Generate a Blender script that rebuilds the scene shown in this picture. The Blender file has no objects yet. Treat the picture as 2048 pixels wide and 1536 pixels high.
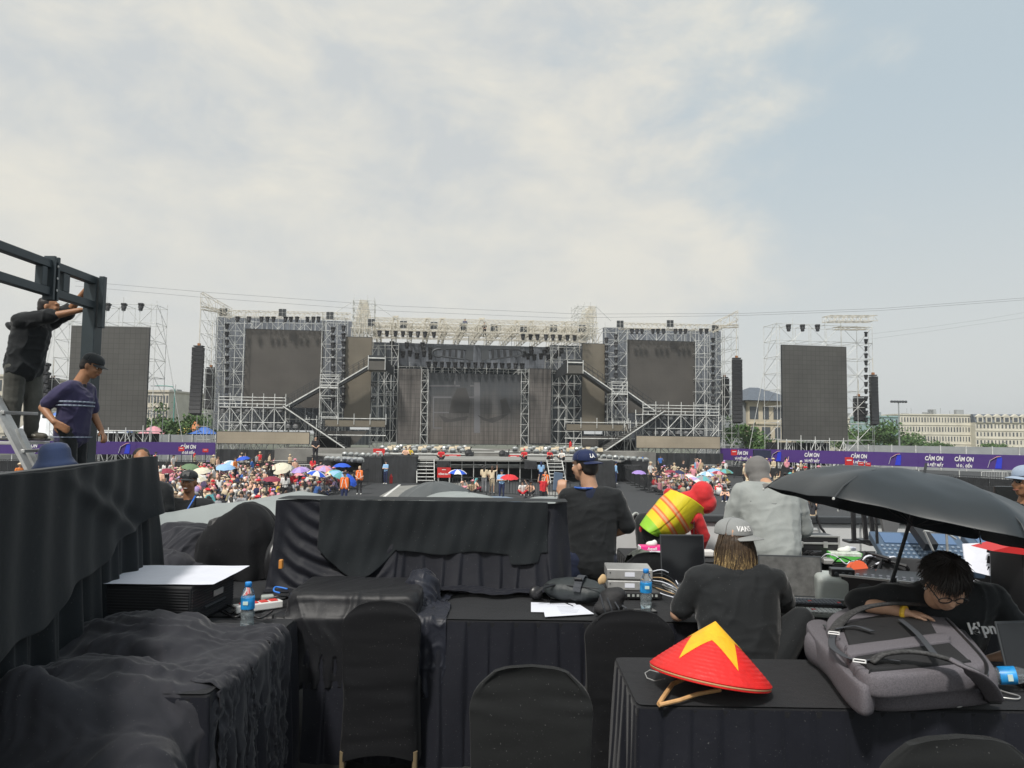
import bpy, bmesh, math, random
import numpy as np
from mathutils import Vector, Matrix, Quaternion, Euler
random.seed(7); rs = np.random.RandomState(11)
S = bpy.context.scene
COL = S.collection
R = math.radians
# ---------------------------------------------------------------- camera, world, sun, exposure
F_PX = 1500.0                      # focal length in pixels of a 2048 wide frame
CAMZ, DECK = 3.75, 2.0             # eye height, height of the front-of-house deck
PITCH, ROLL = R(3.81), R(0.7)
cam_d = bpy.data.cameras.new('camera'); cam = bpy.data.objects.new('camera', cam_d); COL.objects.link(cam)
cam_d.sensor_width = 36; cam_d.lens = 36 * F_PX / 2048; cam_d.clip_end = 3000; cam_d.clip_start = 0.05
CM = Matrix.Translation((0, 0, CAMZ)) @ Matrix.Rotation(math.pi/2 + PITCH, 4, 'X') @ Matrix.Rotation(ROLL, 4, 'Z')
cam.matrix_world = CM
S.camera = cam
S.render.resolution_x, S.render.resolution_y = 1024, 768
SUN_EL, SUN_AZ = R(52), R(205)     # azimuth the sun stands at, clockwise from +Y (behind the camera, a little left)
W = bpy.data.worlds.new('World'); S.world = W; W.use_nodes = True
nt = W.node_tree; N = nt.nodes; L = nt.links; N.clear()
out = N.new('ShaderNodeOutputWorld'); bg = N.new('ShaderNodeBackground'); L.new(bg.outputs[0], out.inputs[0])
sky = N.new('ShaderNodeTexSky'); sky.sky_type = 'NISHITA'; sky.sun_disc = False
sky.sun_elevation = SUN_EL; sky.sun_rotation = SUN_AZ; sky.dust_density = 3.5; sky.air_density = 1.2; sky.ozone_density = 1.5
bg.inputs['Strength'].default_value = 0.1
tc = N.new('ShaderNodeTexCoord')
def wn(t, **k):
    n = N.new(t)
    for a, b in k.items(): setattr(n, a, b)
    return n
def wmath(op, a, b=None, c=None, clamp=False):
    n = wn('ShaderNodeMath', operation=op, use_clamp=clamp)
    for i, v in enumerate((a, b, c)):
        if v is None: continue
        if hasattr(v, 'is_output'): L.new(v, n.inputs[i])
        else: n.inputs[i].default_value = v
    return n.outputs[0]
sep = wn('ShaderNodeSeparateXYZ'); L.new(tc.outputs['Generated'], sep.inputs[0])
def wnoise(scale, zs, detail, rough, off, dist=0.0):
    m = wn('ShaderNodeMapping'); L.new(tc.outputs['Generated'], m.inputs[0]); m.inputs['Scale'].default_value = (scale, scale, scale*zs)
    m.inputs['Location'].default_value = off
    n = wn('ShaderNodeTexNoise'); L.new(m.outputs[0], n.inputs['Vector']); n.inputs['Scale'].default_value = 1
    n.inputs['Detail'].default_value = detail; n.inputs['Roughness'].default_value = rough; n.inputs['Distortion'].default_value = dist
    return n.outputs['Fac']
big = wnoise(2.4, 1.9, 7, 0.56, (3.1, 1.2, 0.7), 0.25)
det = wnoise(6.5, 1.7, 8, 0.6, (9.3, 4.2, 1.7), 0.3)
# cover: clouds thin out towards the right of the view (+X) and melt to haze near the horizon
xz = wmath('MULTIPLY', sep.outputs['X'], -1.05)
zz = wmath('MULTIPLY', sep.outputs['Z'], 0.10)
cov = wmath('ADD', wmath('ADD', wmath('MULTIPLY', big, 0.85), wmath('MULTIPLY', det, 0.38)), wmath('ADD', xz, zz))
ramp = wn('ShaderNodeMapRange', interpolation_type='SMOOTHSTEP'); L.new(cov, ramp.inputs[0])
ramp.inputs[1].default_value = 0.25; ramp.inputs[2].default_value = 0.54
cloud_a = ramp.outputs[0]
shade = wn('ShaderNodeMapRange'); L.new(wmath('ADD', wmath('MULTIPLY', det, 0.6), wmath('MULTIPLY', big, 0.4)), shade.inputs[0])
shade.inputs[1].default_value = 0.40; shade.inputs[2].default_value = 0.62
ccol = wn('ShaderNodeMix', data_type='RGBA'); L.new(shade.outputs[0], ccol.inputs[0])
ccol.inputs[6].default_value = (4.85, 5.1, 5.2, 1); ccol.inputs[7].default_value = (6.7, 6.45, 5.7, 1)
# thin veil over the clear part
veil = wn('ShaderNodeMix', data_type='RGBA'); veil.inputs[0].default_value = 0.88
L.new(sky.outputs[0], veil.inputs[6]); veil.inputs[7].default_value = (4.35, 5.05, 5.4, 1)
mx = wn('ShaderNodeMix', data_type='RGBA'); L.new(cloud_a, mx.inputs[0]); L.new(veil.outputs[2], mx.inputs[6]); L.new(ccol.outputs[2], mx.inputs[7])
hz = wn('ShaderNodeMapRange', interpolation_type='SMOOTHSTEP'); L.new(sep.outputs['Z'], hz.inputs[0])
hz.inputs[1].default_value = 0.42; hz.inputs[2].default_value = 0.06; hz.inputs[3].default_value = 0; hz.inputs[4].default_value = 0.78
hx = wn('ShaderNodeMix', data_type='RGBA'); L.new(hz.outputs[0], hx.inputs[0]); L.new(mx.outputs[2], hx.inputs[6]); hx.inputs[7].default_value = (5.5, 5.62, 5.5, 1)
L.new(hx.outputs[2], bg.inputs[0])
sl = bpy.data.lights.new('sun', 'SUN'); sl.energy = 2.6; sl.angle = R(6); sl.color = (1, 0.96, 0.9)
so = bpy.data.objects.new('sun', sl); COL.objects.link(so)
sd = Vector((math.sin(SUN_AZ)*math.cos(SUN_EL), math.cos(SUN_AZ)*math.cos(SUN_EL), math.sin(SUN_EL)))
so.rotation_euler = sd.to_track_quat('Z', 'Y').to_euler(); so.location = (0, -10, 40)
S.view_settings.view_transform = 'Standard'; S.view_settings.look = 'None'; S.view_settings.exposure = 0.32; S.view_settings.gamma = 1
S.cycles.max_bounces = 6; S.cycles.transparent_max_bounces = 12

# ---------------------------------------------------------------- measuring
CR = CM.to_3x3()
def ray(px, py): return CR @ Vector(((px-1024)/F_PX, -(py-768)/F_PX, -1))
def at(px, py, Y):
    d = ray(px, py); return Vector((0, 0, CAMZ)) + d*(Y/d.y)
def on(px, py, z):
    d = ray(px, py); return Vector((0, 0, CAMZ)) + d*((z-CAMZ)/d.z)
SC = Vector((-4.4, 83, 0)); SA = Vector((math.cos(R(8.2)), math.sin(R(8.2)), 0)); SB = Vector((math.sin(R(8.2)), -math.cos(R(8.2)), 0))
def P(u, v, z): return SC + SA*u + SB*v + Vector((0, 0, z))      # stage frame: u along, v towards the audience
def uz(px, py, v=0.0):
    d = ray(px, py); o = Vector((0, 0, CAMZ)); t = ((SC + SB*v) - o).dot(SB)/d.dot(SB); q = o + d*t - SC
    return q.dot(SA), q.z + 0.0

# ---------------------------------------------------------------- materials
MATS = {}
def mat(name, col, rough=0.6, metal=0.0, var=0.0, vscale=8.0, bump=0.0, bscale=60.0, sheen=0.0, alpha=1.0, trans=0.0, emit=None, spec=0.5, detail=4, ior=None, weave=0.0, wscale=900.0, stripes=None):
    if name in MATS: return MATS[name]
    m = bpy.data.materials.new(name); m.use_nodes = True; t = m.node_tree; b = t.nodes['Principled BSDF']; ln = t.links.new
    b.inputs['Base Color'].default_value = (*col, 1); b.inputs['Roughness'].default_value = rough; b.inputs['Metallic'].default_value = metal
    b.inputs['Specular IOR Level'].default_value = spec
    if sheen: b.inputs['Sheen Weight'].default_value = sheen; b.inputs['Sheen Roughness'].default_value = 0.5
    if alpha < 1: b.inputs['Alpha'].default_value = alpha
    if trans: b.inputs['Transmission Weight'].default_value = trans
    if ior: b.inputs['IOR'].default_value = ior
    if emit: b.inputs['Emission Color'].default_value = (*emit[:3], 1); b.inputs['Emission Strength'].default_value = emit[3]
    cd = t.nodes.new('ShaderNodeTexCoord')
    if var:
        n = t.nodes.new('ShaderNodeTexNoise'); ln(cd.outputs['Object'], n.inputs['Vector']); n.inputs['Scale'].default_value = vscale; n.inputs['Detail'].default_value = detail; n.inputs['Roughness'].default_value = 0.6
        mr = t.nodes.new('ShaderNodeMapRange'); ln(n.outputs['Fac'], mr.inputs[0]); mr.inputs[1].default_value = 0.3; mr.inputs[2].default_value = 0.7
        mr.inputs[3].default_value = 1-var; mr.inputs[4].default_value = 1+var
        mm = t.nodes.new('ShaderNodeMix'); mm.data_type = 'RGBA'; mm.blend_type = 'MULTIPLY'; mm.inputs[0].default_value = 1
        mm.inputs[6].default_value = (*col, 1); ln(mr.outputs[0], mm.inputs[7]); ln(mm.outputs[2], b.inputs['Base Color'])
    if bump or weave:
        bp = t.nodes.new('ShaderNodeBump'); bp.inputs['Distance'].default_value = 0.01; ln(bp.outputs[0], b.inputs['Normal'])
        n2 = t.nodes.new('ShaderNodeTexNoise'); ln(cd.outputs['Object'], n2.inputs['Vector']); n2.inputs['Scale'].default_value = bscale if bump else wscale; n2.inputs['Detail'].default_value = 5
        ln(n2.outputs['Fac'], bp.inputs['Height']); bp.inputs['Strength'].default_value = bump or weave
    MATS[name] = m; return m
def ramp_mat(name, fn, rough=0.6, metal=0.0, spec=0.5):
    """fn(tree, coord_node) -> colour socket (and optionally a height socket)"""
    if name in MATS: return MATS[name]
    m = bpy.data.materials.new(name); m.use_nodes = True; t = m.node_tree; b = t.nodes['Principled BSDF']
    b.inputs['Roughness'].default_value = rough; b.inputs['Metallic'].default_value = metal; b.inputs['Specular IOR Level'].default_value = spec
    cd = t.nodes.new('ShaderNodeTexCoord'); r = fn(t, cd, b)
    if r is not None: t.links.new(r, b.inputs['Base Color'])
    MATS[name] = m; return m
def tnode(t, ty, ins=None, **k):
    n = t.nodes.new(ty)
    for a, b in k.items(): setattr(n, a, b)
    for i, v in (ins or {}).items():
        if hasattr(v, 'is_output'): t.links.new(v, n.inputs[i])
        else: n.inputs[i].default_value = v
    return n

# ---------------------------------------------------------------- mesh building
class MB:
    def __init__(s): s.v = []; s.f = []; s.m = []
    def add(s, vs, fs, mi=0):
        o = len(s.v); s.v += [tuple(p) for p in vs]; s.f += [tuple(o+i for i in f) for f in fs]; s.m += [mi]*len(fs); return s
    def box(s, c, d, rot=None, mi=0, taper=1.0):
        hx, hy, hz_ = d[0]/2, d[1]/2, d[2]/2; c = Vector(c)
        vs = [Vector((x*hx*(taper if z > 0 else 1), y*hy*(taper if z > 0 else 1), z*hz_)) for z in (-1, 1) for y in (-1, 1) for x in (-1, 1)]
        if rot is not None: vs = [rot @ p for p in vs]
        return s.add([p + c for p in vs], [(0,2,3,1),(4,5,7,6),(0,1,5,4),(2,6,7,3),(0,4,6,2),(1,3,7,5)], mi)
    def rbox(s, c, d, r=0.01, rot=None, mi=0, seg=2):
        b = bmesh.new(); bmesh.ops.create_cube(b, size=1); bmesh.ops.scale(b, vec=d, verts=b.verts)
        bmesh.ops.bevel(b, geom=b.edges[:], offset=min(r, min(d)*0.49), segments=seg, profile=0.5, affect='EDGES')
        M = (rot if rot is not None else Matrix.Identity(3)); c = Vector(c); b.verts.index_update()
        s.add([M @ p.co + c for p in b.verts], [[q.index for q in f.verts] for f in b.faces], mi); b.free(); return s
    def bar(s, a, b, w, h=None, mi=0, up=Vector((0, 0, 1))):
        a = Vector(a); b = Vector(b); d = b-a; l = d.length
        if l < 1e-6: return s
        h = h or w; z = d/l; x = up.cross(z)
        if x.length < 1e-3: x = Vector((1, 0, 0)).cross(z)
        x.normalize(); y = z.cross(x); M = Matrix((x, y, z)).transposed()
        return s.box((a+b)/2, (w, h, l), M, mi)
    def tube(s, pts, r, n=6, mi=0, cap=True, rr=None):
        pts = [Vector(p) for p in pts]; rs_ = rr or [r]*len(pts); rings = []; prev = None; vs = []; fs = []
        for i, p in enumerate(pts):
            d = (pts[min(i+1, len(pts)-1)] - pts[max(i-1, 0)])
            d = d.normalized() if d.length > 1e-9 else Vector((0, 0, 1))
            if prev is None:
                x = Vector((0, 0, 1)).cross(d)
                if x.length < 0.05: x = Vector((1, 0, 0)).cross(d)
            else: x = prev - d*prev.dot(d)
            x.normalize(); prev = x; y = d.cross(x)
            vs += [p + (x*math.cos(2*math.pi*k/n) + y*math.sin(2*math.pi*k/n))*rs_[i] for k in range(n)]
        for i in range(len(pts)-1):
            for k in range(n):
                a = i*n+k; b = i*n+(k+1) % n; fs.append((a, b, b+n, a+n))
        if cap: fs.append(tuple(range(n))[::-1]); fs.append(tuple((len(pts)-1)*n+k for k in range(n)))
        return s.add(vs, fs, mi)
    def lathe(s, prof, n=16, c=(0,0,0), rot=None, mi=0):
        c = Vector(c); vs = []; fs = []
        for r_, z in prof:
            for k in range(n):
                p = Vector((r_*math.cos(2*math.pi*k/n), r_*math.sin(2*math.pi*k/n), z))
                if rot is not None: p = rot @ p
                vs.append(p + c)
        for i in range(len(prof)-1):
            for k in range(n):
                a = i*n+k; b = i*n+(k+1) % n; fs.append((a, b, b+n, a+n))
        fs.append(tuple(range(n))[::-1]); fs.append(tuple((len(prof)-1)*n+k for k in range(n)))
        return s.add(vs, fs, mi)
    def ell(s, c, r, rot=None, mi=0, n=10):
        pr = []
        for i in range(n//2+1):
            a = -math.pi/2 + math.pi*i/(n//2); pr.append((max(math.cos(a), 0.001), math.sin(a)))
        vs = []; fs = []; c = Vector(c)
        for q, z in pr:
            for k in range(n):
                p = Vector((q*math.cos(2*math.pi*k/n)*r[0], q*math.sin(2*math.pi*k/n)*r[1], z*r[2]))
                if rot is not None: p = rot @ p
                vs.append(p + c)
        for i in range(len(pr)-1):
            for k in range(n):
                a = i*n+k; b = i*n+(k+1) % n; fs.append((a, b, b+n, a+n))
        return s.add(vs, fs, mi)
    def prism(s, pts, t, mi=0):
        """closed outline of 3D points, thickened by vector t"""
        pts = [Vector(p) for p in pts]; t = Vector(t); n = len(pts)
        return s.add(pts + [p+t for p in pts], [tuple(range(n))[::-1], tuple(range(n, 2*n))] + [(i, (i+1) % n, (i+1) % n + n, i+n) for i in range(n)], mi)
    def build(s, name, mats, parent=None, smooth=False, loc=None, angle=None):
        me = bpy.data.meshes.new(name)
        o = Vector(loc) if loc is not None else Vector((0, 0, 0))
        if loc is not None: me.from_pydata([(p[0]-o.x, p[1]-o.y, p[2]-o.z) for p in s.v], [], s.f)
        else: me.from_pydata(s.v, [], s.f)
        mats = mats if isinstance(mats, (list, tuple)) else [mats]
        for m in mats: me.materials.append(m)
        if any(s.m): me.polygons.foreach_set('material_index', s.m)
        if smooth: me.polygons.foreach_set('use_smooth', [True]*len(s.f))
        me.update()
        if angle is not None:
            b = bmesh.new(); b.from_mesh(me); bmesh.ops.recalc_face_normals(b, faces=b.faces); b.to_mesh(me); b.free(); me.polygons.foreach_set('use_smooth', [True]*len(s.f)); me.set_sharp_from_angle(angle=R(angle))
        ob = bpy.data.objects.new(name, me); COL.objects.link(ob); ob.location = o
        if parent is not None:
            ob.parent = parent
            if loc is None: ob.matrix_parent_inverse = parent_inv(parent)
        return ob
def parent_inv(p):
    return (Matrix.Translation(p.location) @ p.rotation_euler.to_matrix().to_4x4() @ Matrix.Diagonal((*p.scale, 1))).inverted()
def tag(o, label=None, cat=None, group=None, kind=None):
    if label: o['label'] = label
    if cat: o['category'] = cat
    if group: o['group'] = group
    if kind: o['kind'] = kind
    return o
def thing(name, loc, label, cat, group=None, rz=0):
    o = bpy.data.objects.new(name, None); COL.objects.link(o); o.location = loc; o.rotation_euler = (0, 0, rz); o.empty_display_size = 0.1
    return tag(o, label, cat, group)
def copytree(o, loc=None, parent=None):
    c = o.copy(); COL.objects.link(c)
    if parent is not None: c.parent = parent
    if loc is not None: c.location = loc
    for ch in list(o.children): copytree(ch, None, c)
    return c
def struct(o): o['kind'] = 'structure'; return o
def rotm(x=0, y=0, z=0): return Euler((R(x), R(y), R(z))).to_matrix()
def rotz(a): return Matrix.Rotation(a, 3, 'Z')
def ordn(i):
    if 20 <= i < 60: t_ = (i+1)//10; u_ = (i+1) % 10; return (['twentieth', 'thirtieth', 'fortieth', 'fiftieth'][t_-2] if not u_ else ['twenty', 'thirty', 'forty', 'fifty'][t_-2]+'-'+ordn(u_-1))
    return ['first','second','third','fourth','fifth','sixth','seventh','eighth','ninth','tenth','eleventh','twelfth','thirteenth','fourteenth','fifteenth','sixteenth','seventeenth','eighteenth','nineteenth','twentieth'][i] if i < 20 else ('%d' % (i+1)) + {1:'st',2:'nd',3:'rd'}.get((i+1) % 10, 'th')
def text_mesh(name, body, size, m, parent, loc, rot, depth=0.002, align='CENTER', shear=0.0, bold=0.0, xs=1.0):
    cu = bpy.data.curves.new(name, 'FONT'); cu.body = body; cu.size = size; cu.extrude = depth; cu.align_x = align; cu.align_y = 'CENTER'; cu.shear = shear; cu.offset = bold
    to = bpy.data.objects.new(name, cu); COL.objects.link(to)
    dg = bpy.context.evaluated_depsgraph_get(); me = bpy.data.meshes.new_from_object(to.evaluated_get(dg)); COL.objects.unlink(to); bpy.data.objects.remove(to)
    M = Matrix.Translation(loc) @ rot.to_4x4() @ Matrix.Diagonal((xs, 1, 1, 1)); me.transform(M)
    me.materials.clear(); me.materials.append(m)
    ob = bpy.data.objects.new(name, me); COL.objects.link(ob)
    if parent is not None: ob.parent = parent; ob.matrix_parent_inverse = parent_inv(parent)
    return ob

# smooth closed figures: primitives fused by a voxel remesh into ONE surface, coloured by the nearest primitive
def E(c, r, mi=0, rot=None): return ('e', Vector(c), Vector(r), rot, mi)
def Cc(a, ra, b, rb, mi=0): return ('c', Vector(a), ra, Vector(b), rb, mi)
def blob(name, prims, vox, mats, parent=None, smooth=4, disp=None, loc=None, hull=()):
    mb = MB(); allp = list(prims)+[q for h in hull for q in h]
    for p in prims+[None]+[x for h in hull for x in list(h)+[None]]:
        if p is None:
            if mb is not None and hull and len(mb.v) and getattr(mb, 'st', None) is not None:
                b_ = bmesh.new(); vs_ = [b_.verts.new(v) for v in mb.v[mb.st[0]:]]; r_ = bmesh.ops.convex_hull(b_, input=vs_); bmesh.ops.delete(b_, geom=[v for v in b_.verts if not v.link_faces], context='VERTS'); b_.verts.index_update(); hv_ = [tuple(v.co) for v in b_.verts]; hf_ = [[v.index for v in f.verts] for f in b_.faces]; b_.free()
                mb.v = mb.v[:mb.st[0]]; mb.f = mb.f[:mb.st[1]]; mb.m = mb.m[:len(mb.f)]; mb.add(hv_, hf_)
            mb.st = (len(mb.v), len(mb.f)); continue
        if p[0] == 'e': mb.ell(p[1], p[2], p[3], 0, 14)
        else:
            _, a, ra, b, rb, mi = p; d = b-a; l = d.length
            if l < 1e-5: mb.ell(a, (ra,)*3); continue
            q = d.to_track_quat('Z', 'Y').to_matrix(); prof = []
            for i in range(5): t = -math.pi/2 + math.pi/2*i/4; prof.append((max(ra*math.cos(t), 1e-4), ra*math.sin(t)))
            for i in range(5): t = math.pi/2*i/4; prof.append((max(rb*math.cos(t), 1e-4), l + rb*math.sin(t)))
            mb.lathe(prof, 12, a, q)
    me = bpy.data.meshes.new('tmp'); me.from_pydata(mb.v, [], mb.f); me.update()
    ob = bpy.data.objects.new('tmp', me); COL.objects.link(ob)
    r = ob.modifiers.new('r', 'REMESH'); r.mode = 'VOXEL'; r.voxel_size = vox
    if smooth: sm = ob.modifiers.new('s', 'SMOOTH'); sm.iterations = smooth; sm.factor = 0.5
    dg = bpy.context.evaluated_depsgraph_get(); me2 = bpy.data.meshes.new_from_object(ob.evaluated_get(dg))
    COL.objects.unlink(ob); bpy.data.objects.remove(ob); bpy.data.meshes.remove(me)
    me2.name = name; n = len(me2.vertices); co = np.empty(n*3); me2.vertices.foreach_get('co', co); co = co.reshape(-1, 3)
    if disp is not None:
        nr = np.empty(n*3); me2.vertices.foreach_get('normal', nr); nr = nr.reshape(-1, 3); co = co + nr*disp(co)[:, None]
    o = Vector(loc) if loc is not None else Vector((0, 0, 0))
    me2.vertices.foreach_set('co', (co - np.array(o)).ravel())
    me2.materials.clear()
    for m in (mats if isinstance(mats, (list, tuple)) else [mats]): me2.materials.append(m)
    if isinstance(mats, (list, tuple)) and len(mats) > 1:
        k = len(me2.polygons); fc = np.empty(k*3); me2.polygons.foreach_get('center', fc); fc = fc.reshape(-1, 3) + np.array(o)
        best = np.full(k, 1e9); mi = np.zeros(k, int)
        for p in allp:
            if p[0] == 'e':
                q = fc - np.array(p[1])
                if p[3] is not None: q = q @ np.array(p[3])
                rad = np.array(p[2]); d = (np.linalg.norm(q/rad, axis=1)-1)*rad.min(); m_ = p[4]
            else:
                a = np.array(p[1]); b = np.array(p[3]); ab = b-a; t = np.clip(((fc-a)@ab)/max(ab@ab, 1e-9), 0, 1)
                d = np.linalg.norm(fc - a - t[:, None]*ab, axis=1) - (p[2] + (p[4]-p[2])*t); m_ = p[5]
            w = d < best; best[w] = d[w]; mi[w] = m_
        me2.polygons.foreach_set('material_index', mi.astype(np.int32))
    me2.polygons.foreach_set('use_smooth', [True]*len(me2.polygons)); me2.update()
    ob = bpy.data.objects.new(name, me2); COL.objects.link(ob); ob.location = o
    if parent is not None:
        ob.parent = parent
        if loc is None: ob.matrix_parent_inverse = parent_inv(parent)
    return ob
_pp = rs.rand(3, 12)*6.28; _fq = rs.randn(3, 12, 3)
def vnoise(p, f, k=0):
    """cheap smooth noise of points (n,3)"""
    s = np.zeros(len(p))
    for i in range(12):
        s += np.sin((p*f*(1+0.25*i)) @ _fq[k, i] + _pp[k, i])/(1+0.35*i)
    return s/3.2
# cloth: position-based sheet draped over rounded boxes and ellipsoids
def drape(G, cols, steps=160, it=5, pins=None, damp=0.97, fric=0.5, g=0.0012, floor=DECK, rest=None, bend=0.15, rnd=0.004):
    """G: (n,m,3) start grid.  cols: ('b',centre,half,round,rotz) or ('e',centre,radii)"""
    X = G.astype(float).copy(); X += rs.randn(*X.shape)*rnd; V = np.zeros_like(X); R0 = G if rest is None else rest
    con = []
    def addc(s1, s2, k):
        con.append((s1, s2, np.linalg.norm(R0[s1]-R0[s2], axis=-1), k))
    n, m = G.shape[:2]
    sl_ = lambda a, b: (slice(a[0], a[1], a[2]), slice(b[0], b[1], b[2]))
    for o in (0, 1):
        k = len(range(o, n-1, 2)); addc(sl_((o, o+2*k, 2), (0, m, 1)), sl_((o+1, o+1+2*k, 2), (0, m, 1)), 1.0)
        k = len(range(o, m-1, 2)); addc(sl_((0, n, 1), (o, o+2*k, 2)), sl_((0, n, 1), (o+1, o+1+2*k, 2)), 1.0)
        k = len(range(o, n-1, 2)); addc(sl_((o, o+2*k, 2), (0, m-1, 1)), sl_((o+1, o+1+2*k, 2), (1, m, 1)), 0.35)
        addc(sl_((o, o+2*k, 2), (1, m, 1)), sl_((o+1, o+1+2*k, 2), (0, m-1, 1)), 0.35)
    for o in range(4):
        if n > 4:
            ii = [i for i in range(n-2) if i % 4 == o]
            if ii: k = len(ii); addc(sl_((o, o+4*(k-1)+1, 4), (0, m, 1)), sl_((o+2, o+2+4*(k-1)+1, 4), (0, m, 1)), bend)
        ii = [i for i in range(m-2) if i % 4 == o]
        if ii: k = len(ii); addc(sl_((0, n, 1), (o, o+4*(k-1)+1, 4)), sl_((0, n, 1), (o+2, o+2+4*(k-1)+1, 4)), bend)
    pw = np.ones((n, m, 1))
    if pins is not None: pw[pins] = 0; XP = X.copy(); XP[pins] = G[pins]; X[pins] = G[pins]
    for s in range(steps):
        V[..., 2] -= g; V *= damp; X0 = X.copy(); X = X + V*pw
        for _ in range(it):
            for s1, s2, L0, k in con:
                a = X[s1]; b = X[s2]; d = b-a; l = np.linalg.norm(d, axis=-1); c = ((l-L0)/np.maximum(l, 1e-9)*k)[..., None]*d
                w1 = pw[s1]; w2 = pw[s2]; w = np.maximum(w1+w2, 1e-9)
                X[s1] = a + c*w1/w; X[s2] = b - c*w2/w
        hit = np.zeros((n, m), bool)
        for c in cols:
            if c[0] == 'b':
                _, ce, hf, rd, rz = c; cz, sz = math.cos(rz), math.sin(rz); q = X - np.array(ce)
                q = np.stack([q[..., 0]*cz + q[..., 1]*sz, -q[..., 0]*sz + q[..., 1]*cz, q[..., 2]], -1); h = np.array(hf)-rd
                dq = np.abs(q)-h; ou = np.maximum(dq, 0); lo = np.linalg.norm(ou, axis=-1); ins = np.minimum(dq.max(-1), 0); sdv = lo+ins-rd
                gr = np.where(lo[..., None] > 1e-9, ou/np.maximum(lo, 1e-9)[..., None], (dq >= dq.max(-1, keepdims=True))*1.0)*np.sign(q)
                mk = sdv < 0; mv = -sdv[..., None]*gr
                mv = np.stack([mv[..., 0]*cz - mv[..., 1]*sz, mv[..., 0]*sz + mv[..., 1]*cz, mv[..., 2]], -1)
            else:
                _, ce, rd = c; rd = np.array(rd); q = X-np.array(ce); k = np.linalg.norm(q/rd, axis=-1); mk = k < 1
                mv = q*((1/np.maximum(k, 1e-3)-1)[..., None])
                mv = np.clip(mv, -0.08, 0.08)
            mv = mv*pw
            X[mk] += mv[mk]; hit |= mk
        lo = X[..., 2] < floor+0.004; X[..., 2][lo] = floor+0.004; hit |= lo
        V = X-X0; V[hit] *= (1-fric)
    return X
def smooth_grid(X, k=1, edge=False):
    for _ in range(k):
        Y = X.copy(); Y[1:-1, 1:-1] = X[1:-1, 1:-1]*0.5 + 0.125*(X[:-2, 1:-1]+X[2:, 1:-1]+X[1:-1, :-2]+X[1:-1, 2:]); X = Y
    return X
def sheet(name, X, m, parent=None, thick=0.0, uvz=False, mats_of=None, sub=1):
    n, k = X.shape[:2]; idx = np.arange(n*k).reshape(n, k)
    f = np.stack([idx[:-1, :-1], idx[1:, :-1], idx[1:, 1:], idx[:-1, 1:]], -1).reshape(-1, 4)
    me = bpy.data.meshes.new(name); me.from_pydata(X.reshape(-1, 3).tolist(), [], f.tolist())
    for q in (m if isinstance(m, (list, tuple)) else [m]): me.materials.append(q)
    if mats_of is not None: me.polygons.foreach_set('material_index', mats_of.astype(np.int32).ravel())
    me.polygons.foreach_set('use_smooth', [True]*len(f)); me.update()
    ob = bpy.data.objects.new(name, me); COL.objects.link(ob)
    if parent is not None: ob.parent = parent; ob.matrix_parent_inverse = parent_inv(parent)
    if thick: so_ = ob.modifiers.new('s', 'SOLIDIFY'); so_.thickness = thick; so_.offset = 0
    if sub: sb_ = ob.modifiers.new('ss', 'SUBSURF'); sb_.levels = sb_.render_levels = sub
    return ob
def grid(o, a, b, n, m):
    o, a, b = np.array(o, float), np.array(a, float), np.array(b, float)
    s = np.linspace(0, 1, n)[:, None, None]; t = np.linspace(0, 1, m)[None, :, None]
    return o + a*s + b*t
# ---------------------------------------------------------------- materials of the stage
def led_fn(col, tile, dark=0.75, nv=0.10, vert=0.0):
    def fn(t, cd, b):
        s = tnode(t, 'ShaderNodeSeparateXYZ', {0: cd.outputs['Object']}); c = tnode(t, 'ShaderNodeCombineXYZ', {0: s.outputs[0], 1: s.outputs[2]})
        br = tnode(t, 'ShaderNodeTexBrick', {'Vector': c.outputs[0], 'Color1': (*col, 1), 'Color2': tuple(x*(1+nv) for x in col)+(1,), 'Mortar': tuple(x*dark for x in col)+(1,),
                   'Scale': 1.0, 'Mortar Size': 0.02, 'Brick Width': tile, 'Row Height': tile, 'Bias': -0.2}, offset=0.0)
        n = tnode(t, 'ShaderNodeTexNoise', {'Vector': cd.outputs['Object'], 'Scale': 0.35, 'Detail': 5})
        mr = tnode(t, 'ShaderNodeMapRange', {0: n.outputs['Fac'], 1: 0.3, 2: 0.7, 3: 0.86, 4: 1.14})
        o = tnode(t, 'ShaderNodeMix', {0: 1.0, 6: br.outputs[0], 7: mr.outputs[0]}, data_type='RGBA', blend_type='MULTIPLY')
        if vert:
            w = tnode(t, 'ShaderNodeTexNoise', {'Vector': tnode(t, 'ShaderNodeMapping', {0: cd.outputs['Object'], 'Scale': (5, 5, 0.25)}).outputs[0], 'Scale': 1.0, 'Detail': 3})
            m2 = tnode(t, 'ShaderNodeMapRange', {0: w.outputs['Fac'], 1: 0.35, 2: 0.65, 3: 1-vert, 4: 1+vert})
            o = tnode(t, 'ShaderNodeMix', {0: 1.0, 6: o.outputs[2], 7: m2.outputs[0]}, data_type='RGBA', blend_type='MULTIPLY')
        return o.outputs[2]
    return fn
M_led = ramp_mat('led_dark', led_fn((0.085, 0.078, 0.070), 1.0, 0.94, 0.05), 0.42)
M_led_side = ramp_mat('led_side', led_fn((0.082, 0.080, 0.074), 0.5, 0.62, 0.12), 0.5)
M_led_mid = ramp_mat('led_inner', led_fn((0.165, 0.145, 0.112), 1.0, 0.93, 0.04), 0.45)  # lighter than the wing screens: angle of light put into the base colour
M_led_lit = ramp_mat('led_strip', led_fn((0.36, 0.31, 0.235), 1.0, 0.93, 0.03), 0.5)  # palest of the panels: the light striking the strips is put into this colour
M_led_gauze = ramp_mat('led_gauze', led_fn((0.115, 0.105, 0.098), 0.5, 0.55, 0.16, 0.35), 0.5)
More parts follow.
